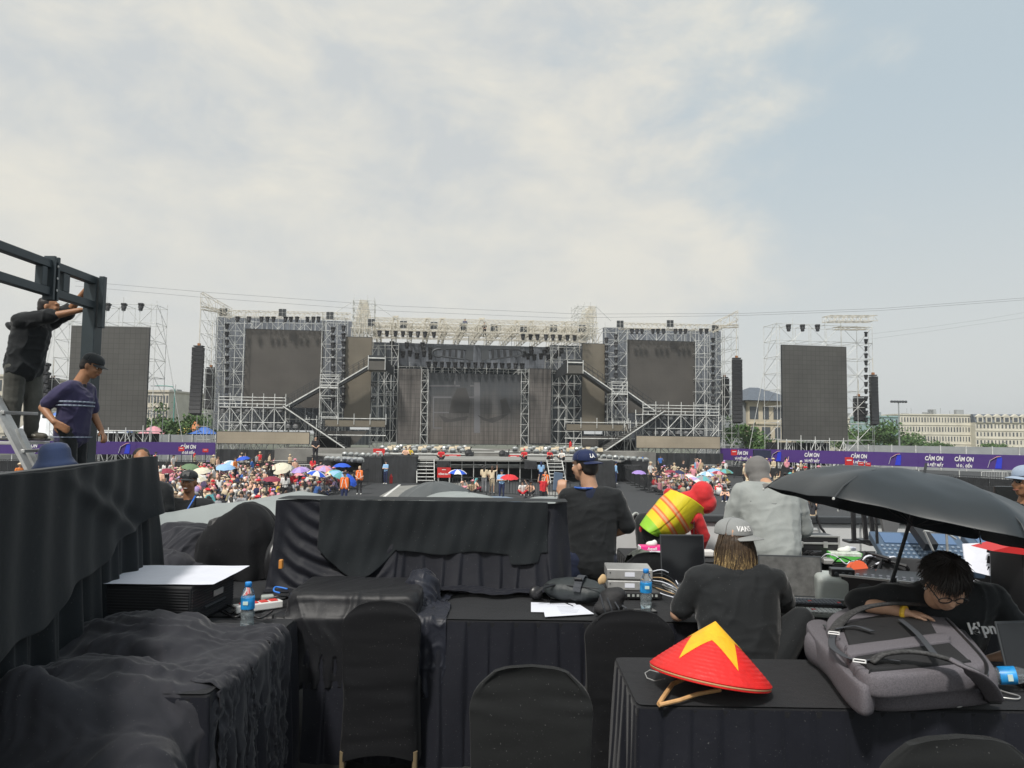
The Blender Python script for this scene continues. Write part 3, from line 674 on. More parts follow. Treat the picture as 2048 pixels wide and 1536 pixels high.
# blinders: squares of four lamps
mb = MB(); mb.box((0, 0, 0), (0.82, .12, 0.82))
for i in (-1, 1):
    for j in (-1, 1): mb.box((i*.2, -.09, j*.2), (.33, .08, .33), mi=1)
bl = mb.build('blinder_lamp', [M_steel, M_dks]); first = True
for i, (x, y) in enumerate(((447, 624), (565, 625), (660, 631), (743, 645), (807, 649), (868, 651), (926, 653), (988, 655), (1047, 657), (1107, 657), (1164, 657), (1240, 648), (1340, 647), (1430, 657))):
    o = bl if first else bl.copy(); 
    if not first: COL.objects.link(o)
    first = False; o.location = pz(x, y, 1.6); tag(o, f'square four-lamp blinder on the top truss, {ordn(i)} from the left', 'stage lamp', 'blinder lamps on the trusses')

# ---------------------------------------------------------------- moving heads
mb = MB(); mb.rbox((0, 0, 0.22), (.5, .4, .2), .04); mb.box((.2, 0, .02), (.06, .2, .34)); mb.box((-.2, 0, .02), (.06, .2, .34))
mb.lathe([(.08, -.42), (.19, -.4), (.2, -.15), (.16, .08), (.06, .12)], 10, (0, 0, 0)); mb.lathe([(.0, -.425), (.15, -.424), (.15, -.43)], 10, (0, 0, 0), mi=1)
mh = mb.build('moving_head_lamp', [M_black, M_lens], smooth=False)
mb = MB(); mb.rbox((0, 0, 0.2), (.62, .35, .16), .03, mi=2); mb.lathe([(.1, -.3), (.3, -.22), (.32, 0), (.2, .14), (.05, .18)], 12, (0, 0, 0), mi=0); mb.lathe([(.27, -.235), (.24, -.25), (.05, -.255)], 12, (0, 0, 0), mi=1)
wh = mb.build('wash_lamp', [mat('lamp_cover_grey', (.22, .225, .23), .4, var=.3, vscale=6), M_lens, M_dks])
USED = set()
def lamp(proto, x, y, v, label, group, s=1.0, yaw=0.0, tilt=0.0, cat='stage lamp'):
    o = proto if proto.name not in USED else proto.copy()
    if proto.name in USED: COL.objects.link(o)
    USED.add(proto.name); o.location = pz(x, y, v); o.scale = (s, s, s); o.rotation_euler = (tilt, 0, yaw)
    return tag(o, label, cat, group)
def rowl(proto, xs, y, v, where, group, s=1.0, dy=0.0, order='from the left'):
    for i, x in enumerate(xs): lamp(proto, x, y+dy*i, v, f'black stage lamp {where}, {ordn(i)} {order[:4]} {order.split()[-1]}', group, s, yaw=random.uniform(-.5, .5), tilt=random.uniform(-.2, .2))
rowl(mh, (475, 498, 523, 535, 547, 571, 582, 594, 615, 627, 637), 638, 1.5, 'hanging over the left big screen', 'lamps over the left big screen', .8)
rowl(mh, (1264, 1274, 1284, 1306, 1316, 1327, 1351, 1361, 1371, 1402, 1413), 662, 1.5, 'hanging over the right big screen', 'lamps over the right big screen', .8)
rowl(mh, [454]*10, 652, 1.2, 'in the column left of the left big screen', 'lamp column, far left', .8, 16, 'from the top')
rowl(mh, [1426]*10, 680, 1.2, 'in the column right of the right big screen', 'lamp column, far right', .8, 14.6, 'from the top')
rowl(mh, [666]*10, 659, 1.4, 'in the column just right of the left big screen', 'lamp column left inner', .85, 15.5, 'from the top')
rowl(mh, [687]*11, 656, 1.4, 'in the column beside the left narrow screen', 'lamp column by the left narrow screen', .85, 15.4, 'from the top')
rowl(mh, [1232]*10, 673, 1.4, 'in the column just left of the right big screen', 'lamp column right inner', .85, 15.5, 'from the top')
rowl(mh, [1213]*11, 680, 1.4, 'in the column beside the right narrow screen', 'lamp column by the right narrow screen', .85, 15, 'from the top')
rowl(mh, (759, 774, 791, 806, 821, 836, 850, 868), 666, 3.2, 'under the left half of the centre roof truss', 'lamps under the centre roof, left', .85, .4)
rowl(mh, (1046, 1061, 1075, 1092, 1106, 1120, 1135, 1149), 673, 3.2, 'under the right half of the centre roof truss', 'lamps under the centre roof, right', .85, .3)
cl = ((784, 688), (787, 697), (793, 705), (806, 708), (814, 690), (820, 706), (834, 711), (845, 690), (847, 699), (848, 707), (861, 700), (861, 712))
for i, (x, y) in enumerate(cl): lamp(mh, x, y, -2.5, f'black lamp clustered left of the winged banner, {ordn(i)} from left', 'lamp cluster, left of the wings', 1.0)
cl = ((1048, 708), (1056, 712), (1063, 705), (1062, 698), (1069, 714), (1082, 712), (1089, 704), (1095, 699), (1097, 714), (1111, 712), (1118, 706), (1123, 700))
for i, (x, y) in enumerate(cl): lamp(mh, x, y, -2.5, f'black lamp clustered right of the winged banner, {ordn(i)} from left', 'lamp cluster, right of the wings', 1.0)
rowl(mh, [857+13.4*i for i in range(15)], 728, 0.8, 'in the long row above the centre screen', 'lamps above the centre screen', .9, .25)
rowl(wh, [446+16.4*i for i in range(8)], 819, 6.0, 'hanging under the deck of the left lamp platform', 'upper lamps of the left platform', 1.1)
rowl(wh, [475+16.8*i for i in range(8)], 851, 6.0, 'in the lower row of the left lamp platform', 'lower lamps of the left platform', 1.1)
rowl(wh, [1326+14.4*i for i in range(8)], 834, 6.0, 'hanging under the deck of the right lamp platform', 'upper lamps of the right platform', 1.05)
rowl(wh, [1296+15 * i for i in range(8)], 864, 6.0, 'in the lower row of the right lamp platform', 'lower lamps of the right platform', 1.05)
rowl(wh, (748, 779, 745, 782), 768, -0.8, 'between the left narrow screen and the gauze panel', 'lamps of the left centre bay', 1.1, 16, 'from the top')
rowl(mh, (1127, 1152, 1118, 1155), 770, -0.8, 'between the right gauze panel and the narrow screen', 'lamps of the right centre bay', 1.1, 16, 'from the top')

# winged hanging banner pair over the centre
for nm, s, cx in (('left', -1, 947), ('right', 1, 963)):
    t = thing('hanging_banner', pz(cx+s*45, 705, 4), f'{nm} half of the dark winged banner hanging under the roof', 'banner', 'winged banners')
    X = lambda d: cx+s*d
    MB().prism([pz(X(0), 692, 4), pz(X(72), 692, 4), pz(X(84), 697, 4), pz(X(72), 700, 4), pz(X(40), 698, 4), pz(X(0), 702, 4)][::(1 if s < 0 else -1)], SB*-0.5).build('top_fin', M_dks, t)
    MB().prism([pz(X(0), 702, 4), pz(X(14), 700, 4), pz(X(16), 718, 4), pz(X(1), 722, 4)][::(1 if s < 0 else -1)], SB*-0.4).build('end_panel', mat('wing_panel', (.055, .06, .065), .6), t)
    for k in range(4):
        d = 20+k*12; MB().prism([pz(X(d), 699, 4), pz(X(d+4.5), 699, 4), pz(X(d+6), 717-k*2, 4), pz(X(d+1), 719-k*2, 4)][::(1 if s < 0 else -1)], SB*-0.3).build('slat', M_black, t)
    mb = MB(); pts = [pz(X(68-24*abs(math.sin(a))*0+14*math.cos(a)), 706+8*math.sin(a), 4) for a in [R(-100+20*i) for i in range(11)]]; mb.tube(pts, .12, 5)
    mb.tube([pz(X(18), 719, 4), pz(X(70), 712, 4)], .09, 5); mb.build('curved_rib', M_dks, t)
    mb = MB()
    for d in (10, 60): mb.tube([pz(X(d), 672, 4), pz(X(d), 693, 4)], .02, 4)
    mb.build('hanging_cable', M_dks, t)

# ---------------------------------------------------------------- line arrays
def array(x, y0, y1, w, v, label, n=16, bend=0.5, s=1, q=None):
    top = q(x, y0) if q else pz(x, y0, v); bot = q(x, y1) if q else pz(x, y1, v); h = top.z-bot.z; ch = h/n
    t = thing('line_array_speaker', bot, label, 'speaker array', 'hanging line arrays')
    for i in range(n):
        f = i/(n-1); off = -bend*(f**2.2); c = Vector((top.x+s*off*-0.25, top.y+off*0.9, top.z-ch*(i+.5)))
        M = Matrix.Rotation(R(-16*f*f), 3, 'X')
        MB().add([M @ Vector(p)+c for p in ((-w/2, -.35, -ch*.47), (w/2, -.35, -ch*.47), (-w/2*.8, .35, -ch*.44), (w/2*.8, .35, -ch*.44), (-w/2, -.35, ch*.47), (w/2, -.35, ch*.47), (-w/2*.8, .35, ch*.44), (w/2*.8, .35, ch*.44))],
                 [(0,2,3,1),(4,5,7,6),(0,1,5,4),(2,6,7,3),(0,4,6,2),(1,3,7,5)]).build('cabinet', M_black, t)
    mb = MB(); mb.box((top.x, top.y, top.z+.12), (w*.8, .6, .12)); mb.box((top.x, top.y, top.z+.3), (.25, .25, .25), mi=1); mb.build('flying_frame', [M_dks, mat('motor_orange', (.35, .15, .06), .5)], t)
    MB().tube([top+Vector((0, 0, .4)), Vector((top.x, top.y, top.z+(5.2 if w > .9 and not q else 2)))], .035, 5).build('chain', M_cream, t)
array(398, 695, 829, 1.15, 3, 'long black speaker array hanging at the far left of the stage')
array(422, 738, 818, 1.0, -1.5, 'shorter black speaker array behind the long one at left', 11, 0.3)
array(1473, 719, 846, 1.1, 3, 'long black speaker array hanging at the far right of the stage', s=-1)
array(1449, 757, 830, 0.95, -1.5, 'shorter black speaker array behind the long one at right', 11, 0.3, -1)
for nm, x0, y0, x1, y1, sgn in (('left', 403, 592, 462, 628, 1), ('right', 1476, 628, 1425, 656, -1)):
    truss('roof_truss', f'sloping cream outrigger truss holding the long {nm} speaker array', pz(x0, y0+3, 3.4), pz(x1, y1, 2.2), 1.0, 1.0, 0.8, group='outrigger trusses')
    truss('roof_truss', f'level cream beam under the {nm} outrigger truss', pz(x0, y0+24, 3), pz(x1, y1-2, 1), 0.4, 0.3, 0.8, group='outrigger trusses')
    sc_px(f'slender outer scaffold mast beside the {nm} speaker array', min(x0, x0+sgn*28), max(x0, x0+sgn*28), y0+22, None, -3.0, 1.2, 2, 1, 12, r=.028, seed=20, diag=.8)

# ---------------------------------------------------------------- lamps standing on the stage floor
mb = MB(); mb.rbox((0, 0, .16), (.62, .45, .30), .05); mb.box((0, 0, .36), (.5, .3, .14)); mb.box((0, 0, .01), (.5, .4, .02))
fl1 = mb.build('floor_lamp', mat('cream_cover', (0.72, 0.62, 0.46), .6, var=.15, vscale=3))
mb = MB(); mb.rbox((0, 0, .12), (.55, .42, .22), .05, mi=1); mb.ell((0, -.05, .32), (.3, .25, .2), n=8); mb.box((.28, 0, .25), (.05, .2, .3)); mb.box((-.28, 0, .25), (.05, .2, .3))
fl2 = mb.build('floor_lamp', [mat('clear_cover', (0.36, 0.38, 0.38), .25, var=.3, vscale=10), M_dks])
rowsf = [('left', 'rearmost', 787, 930, 883, 7.0, 10, 2.15, 0), ('right', 'rearmost', 1052, 1192, 886, 7.0, 10, 2.15, 0),
         ('left', 'middle', 765, 935, 899, 12.3, 12, 2.14, 1), ('right', 'middle', 1030, 1200, 902, 12.3, 12, 2.14, 1),
         ('left', 'front', 772, 925, 907, 15.4, 9, 1.99, 1), ('right', 'front', 1055, 1180, 909, 15.4, 8, 1.99, 1)]
for sd_, rk, x0, x1, y, v, n, z, k0 in rowsf:
    for i in range(n):
        u, _ = uz(x0+(x1-x0)*i/(n-1), y, v); pr = fl1 if (i+k0) % 2 == 0 and rk != 'front' else fl2; key = pr.name
        o = pr if key not in USED else pr.copy()
        if key in USED: COL.objects.link(o)
        USED.add(key); o.location = P(u, v, z); o.rotation_euler = (0, 0, random.uniform(-.4, .4)); o.scale = (.85,)*3
        tag(o, f'{"cream covered" if pr is fl1 else "clear wrapped"} floor lamp, {ordn(i)} in the {rk} row, {sd_} half of stage', 'floor lamp', 'lamps standing on the stage floor')
# low lamps on the left and right apron corners
for sd_, pts in (('left', [(690+12*i, 913-abs(i-4)*.6) for i in range(8)]), ('left side', [(655+11*i, 921+i*.5) for i in range(7)]), ('right', [(1195+12*i, 914+i*1.1) for i in range(9)])):
    for i, (x, y) in enumerate(pts):
        q = on(x, y+2, 1.75); o = fl2.copy(); COL.objects.link(o); o.location = q; o.rotation_euler = (0, 0, random.uniform(-1, 1)); o.scale = (.75,)*3
        tag(o, f'clear wrapped lamp on the {sd_} apron corner, {ordn(i)} from the left', 'floor lamp', 'lamps on the apron corners')
# red signs and small stage items
M_red = mat('sign_red', (0.55, 0.02, 0.02), .5); M_white = mat('white_paint', (.78, .78, .76), .5)
def redsign(x, y, w, h, v, label, txt=None, z0=None):
    c = pz(x, y, v); t = thing('red_sign', c-Vector((0, 0, h/2)), label, 'sign', 'red gate signs')
    MB().box(c, (w, .06, h), rotz(R(8.2))).build('board', M_red, t)
    mb = MB(); zb = z0 if z0 is not None else 1.75
    for s in (-.4, .4): mb.tube([c+Vector((s*w, .05, -h/2)), Vector((c.x+s*w, c.y+.05, zb))], .03, 4)
    mb.build('post', M_steel, t)
    R0 = rotz(R(8.2)) @ rotm(90)
    if txt:
        text_mesh('lettering', txt, h*.20, M_white, t, c+Vector((0, -.04, -h*.16)), R0, bold=.008)
        MB().box(c+Vector((0, -.036, h*.28)), (w*.3, .01, h*.07), rotz(R(8.2))).build('small_line', M_white, t)
    else:
        mb = MB()
        for dz in (-.12, .15): mb.box(c+Vector((0, -.036, h*dz)), (w*.5, .01, h*.1), rotz(R(8.2)))
        mb.build('small_line', M_white, t)
redsign(758, 906, 1.0, .75, 16.5, 'faded red sign at the left end of the lamp rows'); redsign(906, 913, 1.3, .35, 17, 'low red sign left of the centre walkway on the stage')
redsign(1027, 914, 1.1, .35, 17, 'low red sign right of the centre walkway on the stage'); redsign(888, 945, 1.0, .75, 26.5, 'red gate sign with white lettering in front of the stage', 'CỔNG GA 1', 0)
for i, x in enumerate((887, 1061)):
    c = pz(x, 930, 25.4); o = MB().rbox(c, (.95, .7, .62), .03).build('monitor_speaker', M_blk2); tag(o, f'black box speaker on the apron edge, {"above the red gate sign" if i == 0 else "near the right stairs"}', 'speaker', 'apron speakers')
for i, (x, y, s) in enumerate(((937, 906, 1.2), (1005, 908, 1.2), (940, 910, .9), (1012, 911, .9))):
    c = pz(x, y, 16.8); mb = MB()
    for k in range(4): mb.tube([c+Vector((random.uniform(-.6, .6), random.uniform(-.3, .3), -.6)), c+Vector((random.uniform(-.4, .4), 0, random.uniform(.1, .6)))], .05, 5)
    mb.ell(c, (.35, .3, .35), n=8); mb.box(c+Vector((0, 0, -.45)), (.9, .5, .3)); tag(mb.build('equipment_stand', M_black), f'black lamp stand beside the centre walkway, {ordn(i)} from the left', 'equipment', 'stands by the walkway')
# workers on the roof
# ---------------------------------------------------------------- free-standing side screens
def frame_px(x0, y0, x1, y1, D, yaw):
    """local frame for a facade: u along, v towards the viewer, origin on the ground below the middle"""
    o = at((x0+x1)/2, (y0+y1)/2, D); o = Vector((o.x, o.y, 0)); a = Vector((math.cos(yaw), math.sin(yaw), 0)); b = Vector((math.sin(yaw), -math.cos(yaw), 0))
    q = lambda u, v, z: o + a*u + b*v + Vector((0, 0, z))
    def inv(px, py, v=0.0):
        d = ray(px, py); e = Vector((0, 0, CAMZ)); t = ((o + b*v) - e).dot(b)/d.dot(b); w = e+d*t-o
        return w.dot(a), w.z
    return q, inv
def side_screen(nm, x0, y0, x1, y1, D, yaw, tx0, tx1, ty, lampx, lampy):
    q, inv = frame_px(x0, y0, x1, y1, D, yaw)
    ua, za = inv(x0, y0); ub, zb = inv(x1, y1)
    t = thing('led_screen', q((ua+ub)/2, 0, zb), f'tall dark free-standing LED screen on scaffolding at the far {nm}', 'LED screen', 'free-standing side screens')
    mb = MB(); boxP(mb, ua, ub, -.3, -.02, zb, za, q=q); mb.build('cabinet', M_dks, t)
    mb = MB(); boxP(mb, ua, ub, -.02, 0, zb, za, q=q); mb.build('screen_face', M_led_side, t)
    u0, zt = inv(tx0, ty, -1); u1, _ = inv(tx1, ty, -1)
    def ex(mb):
        mb.tube([q(u0, -1.2, zt), q(u0-3, -2, 0)], .03, 4); mb.tube([q(u1, -1.2, zt), q(u1+(3 if nm == 'left' else 1.0), -2, 0)], .03, 4)
    scaffold('scaffold_tower', f'wide scaffold tower carrying the far {nm} LED screen', u0, u1, -3.2, -.5, 0, zt, 6, 1, 9, q=q, extra=ex, seed=31, top=.9, group='scaffold towers of the side screens')
    scaffold('scaffold_tower', f'braced scaffold base under the far {nm} LED screen', ua-.3, ub+.3, -.45, 1.2, 0, zb-.05, 5, 1, 1, q=q, r=.045, seed=32, group='scaffold towers of the side screens')
    mb = MB(); boxP(mb, ua, ub, -3.5, -3.45, 0, zb-.3, q=q); tag(mb.build('black_drape', M_tarm), f'black drape behind the scaffold base of the far {nm} screen', 'drape', 'black stage drapes')
    for i, x in enumerate(lampx):
        uu, zz = inv(x, lampy, -.5); o = mh.copy(); COL.objects.link(o); o.location = q(uu, -.5, zz); o.scale = (1.0,)*3
        tag(o, f'black lamp on top of the far {nm} screen tower, {ordn(i)} from the left', 'stage lamp', 'lamps of the side screens')
    return q, inv
qL, iL = side_screen('left', 143, 651, 290, 861, 72, R(4), 118, 318, 607, (216, 248, 282), 613)
qR, iR = side_screen('right', 1564, 689, 1696, 881, 80, R(10), 1548, 1738, 648, (1577, 1605, 1635), 655)
for i in range(13):
    uu, zz = iR(1732, 668+14.3*i, -.3); o = mh.copy(); COL.objects.link(o); o.location = qR(uu, -.3, zz); o.scale = (.72,)*3; o.rotation_euler = (0, 0, random.uniform(-1, 1))
    tag(o, f'black lamp in the column right of the far right screen, {ordn(i)} from the top', 'stage lamp', 'lamp column of the right side screen')
for i in range(6):
    uu, zz = iL(92, 735+18*i, -.3); o = mh.copy(); COL.objects.link(o); o.location = qL(uu, -.3, zz); o.scale = (1.35,)*3
    tag(o, f'black lamp in the column left of the far left screen, {ordn(i)} from the top', 'stage lamp', 'lamp column of the left side screen')
array(1746, 753, 850, .75, 0, 'black speaker array hanging right of the far right screen', 14, .35, -1, q=lambda x, y: qR(iR(x, y, 1)[0], 1, iR(x, y, 1)[1]))
array(1717, 796, 842, 1.2, 0, 'short wide speaker stack beside the far right screen', 5, .05, 1, q=lambda x, y: qR(iR(x, y, -1)[0], -1, iR(x, y, -1)[1]))
array(106, 760, 812, 1.2, 0, 'short wide speaker stack left of the far left screen', 5, .05, 1, q=lambda x, y: qL(iL(x, y, -1)[0], -1, iL(x, y, -1)[1]))
a, b = iR(1652, 638, .5), iR(1747, 638, .5)
truss('roof_truss', 'heavy cream truss on top of the far right screen tower', qR(a[0], .5, a[1]), qR(b[0], .5, b[1]), 1.4, .6, .5, group='outrigger trusses')
a, b = iR(1668, 657, .5), iR(1735, 657, .5)
truss('roof_truss', 'thin cream beam under the heavy truss of the far right tower', qR(a[0], .5, a[1]), qR(b[0], .5, b[1]), .5, .25, .8, group='outrigger trusses')

# ---------------------------------------------------------------- purple banners and black barriers
def purple(t, cd, b):
    n = tnode(t, 'ShaderNodeTexNoise', {'Vector': tnode(t, 'ShaderNodeMapping', {0: cd.outputs['Object'], 'Scale': (.05, .05, .5)}).outputs[0], 'Scale': 1.0, 'Detail': 3})
    return tnode(t, 'ShaderNodeMix', {0: n.outputs['Fac'], 6: (0.034, 0.018, 0.13, 1), 7: (0.095, 0.032, 0.24, 1)}, data_type='RGBA').outputs[2]
M_pur = ramp_mat('purple_banner', purple, .6)
M_blue = mat('logo_blue', (.02, .04, .6), .5); M_pink = mat('logo_red', (.75, .08, .12), .5); M_ltr = mat('letter_white', (.8, .8, .8), .6)
def banner(a, b, ztop, zbot, label, marks, nm):
    """a,b ground points; marks: (fraction, kind)"""
    a = Vector(a); b = Vector(b); d = b-a; l = d.length; dx = d/l; nr = Vector((dx.y, -dx.x, 0)); 
    if nr.y > 0: nr = -nr
    th = thing('banner_fence', (a+b)/2, label, 'banner', 'purple banner fences'); n = int(l/3)
    mb = MB()
    for i in range(n):
        p, q = a+d*(i/n), a+d*((i+1)/n); o = nr*0.03*(i % 2)
        mb.prism([p+o+Vector((0, 0, zbot)), q+o+Vector((0, 0, zbot)), q+o+Vector((0, 0, ztop)), p+o+Vector((0, 0, ztop))], -nr*.04)
    mb.build('banner_cloth', M_pur, th)
    mb = MB()
    for i in range(n+1): p = a+d*(i/n)-nr*.1; mb.bar(p, p+Vector((0, 0, ztop)), .06)
    mb.build('frame', M_steel, th)
    ang = math.atan2(dx.y, dx.x); Rm = rotz(ang) @ rotm(90); h = ztop-zbot
    for f, k in marks:
        c = a+d*f+nr*.06+Vector((0, 0, zbot+h*.62))
        if k == 't':
            text_mesh('lettering', 'CẢM ƠN', h*.40, M_ltr, th, c, Rm, shear=.15, bold=.018, xs=.72)
            text_mesh('lettering', 'VÌ ĐÃ ĐẾN', h*.27, M_ltr, th, c-Vector((0, 0, h*.46)), Rm, shear=.15, bold=.012, xs=.72)
        elif k == 'w':
            text_mesh('lettering', 'CẢM ƠN', h*.40, M_ltr, th, c, Rm, shear=.15, bold=.018, xs=.72)
            text_mesh('lettering', 'VÀ BIẾT MẤY', h*.27, M_ltr, th, c-Vector((0, 0, h*.46)), Rm, shear=.15, bold=.012, xs=.72)
        else:
            X = lambda u, z, o=0: c+dx*u*h+Vector((0, 0, z*h))+nr*o
            MB().prism([X(-.1, -.55), X(.28, -.55), X(.34, .1), X(.25, .32), X(.05, .15)], nr*.01).build('blue_mark', M_blue, th)
            mb = MB(); mb.bar(X(-.5, -.5, .02), X(-.35, 0, .02), .02, h*.11, up=nr); mb.bar(X(-.37, -.03, .02), X(.02, .22, .02), .02, h*.11, up=nr); mb.bar(X(0, .22, .02), X(.28, .26, .02), .02, h*.11, up=nr)
            mb.build('arrow_outline', M_ltr, th)
            mb = MB(); mb.bar(X(-.33, 0, .035), X(.02, .24, .035), .02, h*.05, up=nr); mb.bar(X(0, .24, .035), X(.25, .29, .035), .02, h*.05, up=nr); mb.build('arrow_line', M_pink, th)
    return th
def gx(px, D): d = ray(px, 860); return Vector((d.x*D/d.y, D, 0))
Lb0, Lb1 = gx(-60, 67.5), gx(432, 71)
banner(Lb0, Lb1, 2.60, 1.42, 'purple sponsor banner fence left of the stage', [(.235, 't'), (.46, 't'), (.625, 'l'), (.885, 't')], 'left')
Rb0, Rb1 = gx(1440, 82), gx(2300, 58)
def fr(px):                         # where a pixel column meets the right banner line
    d = ray(px, 920); k = (Rb0.x*d.y - Rb0.y*d.x)/((Rb1.y-Rb0.y)*d.x - (Rb1.x-Rb0.x)*d.y); return k
banner(Rb0, Rb1, 2.48, 1.2, 'purple sponsor banner fence right of the stage', [(fr(1483), 'w'), (fr(1555), 'l'), (fr(1624), 'w'), (fr(1718), 'w'), (fr(1793), 'l'), (fr(1868), 'w'), (fr(1928), 't'), (fr(1993), 'l')], 'right')
M_bar = mat('barrier_black', (0.025, 0.027, 0.03), .7, var=.3, vscale=2)
def barrier_proto(w=2.2, h=1.1, solid=True, m=M_bar, bars=14):
    mb = MB(); r = .022
    mb.tube([(-w/2, 0, .1), (-w/2, 0, h-.08), (-w/2+.08, 0, h), (w/2-.08, 0, h), (w/2, 0, h-.08), (w/2, 0, .1)], r, 5)
    mb.tube([(-w/2, 0, .22), (w/2, 0, .22)], r, 5)
    for i in range(1, bars): x = -w/2+w*i/bars; mb.tube([(x, 0, .22), (x, 0, h)], r*.55, 4)
    for s in (-1, 1): mb.bar((s*w*.4, -.3, .03), (s*w*.4, .3, .03), .05, .04); mb.tube([(s*w*.4, 0, .05), (s*w*.4, 0, .25)], r, 4)
    if solid: mb.box((0, .05, h*.5), (w*.98, .012, h*.78))
    return mb, m
def barrier_line(pts, label, group, proto, w=2.2):
    k = 0
    for a, b in zip(pts, pts[1:]):
        a = Vector(a); b = Vector(b); d = b-a; n = max(1, round(d.length/w)); ang = math.atan2(d.y, d.x)
        for i in range(n):
            o = proto if proto.name not in USED else proto.copy()
            if proto.name in USED: COL.objects.link(o)
            USED.add(proto.name); o.location = a+d*((i+.5)/n); o.rotation_euler = (0, 0, ang); o.scale = (d.length/n/w, 1, 1)
            tag(o, f'{label}, {ordn(k)} panel from left', 'barrier', group); k += 1
mb, _ = barrier_proto(); bpro = mb.build('crowd_barrier', M_bar)
mb, _ = barrier_proto(solid=False); bpro2 = mb.build('crowd_barrier', M_bar)
mb, _ = barrier_proto(solid=False, bars=16); bpro3 = mb.build('crowd_barrier', M_steel)
gp = lambda x, y: on(x, y, 0.0)
barrier_line([gx(-40, 63), gx(300, 66), gx(640, 66)], 'black barrier in front of the left purple banner', 'black barriers by the left banner', bpro)
barrier_line([gp(520, 1022), gp(598, 1010), gp(736, 968)], 'black slatted barrier right of the left crowd', 'barriers beside the left crowd', bpro2)
barrier_line([gp(1238, 958), gp(1300, 985), gp(1372, 1000), gp(1400, 1002)], 'black slatted barrier left of the right crowd', 'barriers beside the right crowd', bpro2)
barrier_line([gp(905, 990), gp(1140, 1000)], 'black barrier across the pit before the stage', 'barriers in the pit', bpro2)
barrier_line([gx(1450, 71), gx(1740, 62), gx(2120, 50)], 'solid black barrier below the right purple banner', 'black barriers by the right banner', bpro)
barrier_line([gx(1800, 46), gx(2150, 40)], 'near solid black barrier at right', 'near black barriers at right', bpro)
for i, (x, y) in enumerate(((470, 933), (570, 932), (622, 943), (1418, 940), (1210, 935), (1645, 942), (1990, 956))):
    q = gp(x, y+14); o = bpro3 if i == 0 else bpro3.copy()
    if i: COL.objects.link(o)
    o.location = q; o.rotation_euler = (0, 0, random.uniform(-.15, .15))
    tag(o, f'silver tube crowd barrier standing alone before the black skirts, {["leftmost","second from left","third from left","just right of the stage","at the stage right corner","under the right banner","rightmost, below the last banner logo"][i]}', 'barrier', 'silver barriers')
for i, (x, y, w, h) in enumerate(((363, 898, .5, .38), (411, 901, .5, .3), (1468, 905, .55, .5), (1698, 923, .62, .66), (1722, 928, .42, .30), (1736, 929, .42, .30))):
    c = at(x, y, 66 if x < 1000 else (68 if x < 1600 else 58)); t = thing('red_sign', c, f'small red direction sign before the {"left" if x < 1000 else "right"} banner, {ordn([0,1,0,1,2,3][i])} from the left', 'sign', 'red signs at the banners')
    MB().box(c, (w, .05, h)).build('board', M_red, t); MB().box(c+Vector((0, -.03, h*.15)), (w*.6, .01, h*.12)).build('small_line', M_white, t)
    mb = MB(); mb.tube([c+Vector((0, .05, 0)), Vector((c.x, c.y+.05, 0))], .035, 4); mb.build('post', M_dks, t)
# dark equipment box openings in the banners
for x, y, w in ((300, 897, 1.1), (1520, 908, 1.3)):
    c = at(x, y, 75); o = MB().box((c.x, c.y, c.z), (w, .4, .8)).box((c.x+w*.6, c.y-.1, c.z), (w*.4, .3, .75)).build('equipment_case', mat('case_navy', (.02, .025, .06), .5)); o2 = MB().tube([(c.x-w*.4, c.y, 0), (c.x-w*.4, c.y, c.z)], .05).tube([(c.x+w*.4, c.y, 0), (c.x+w*.4, c.y, c.z)], .05).build('stand', M_dks, o); tag(o, f'dark case on legs in front of the {"left" if x < 1000 else "right"} purple banner', 'case')

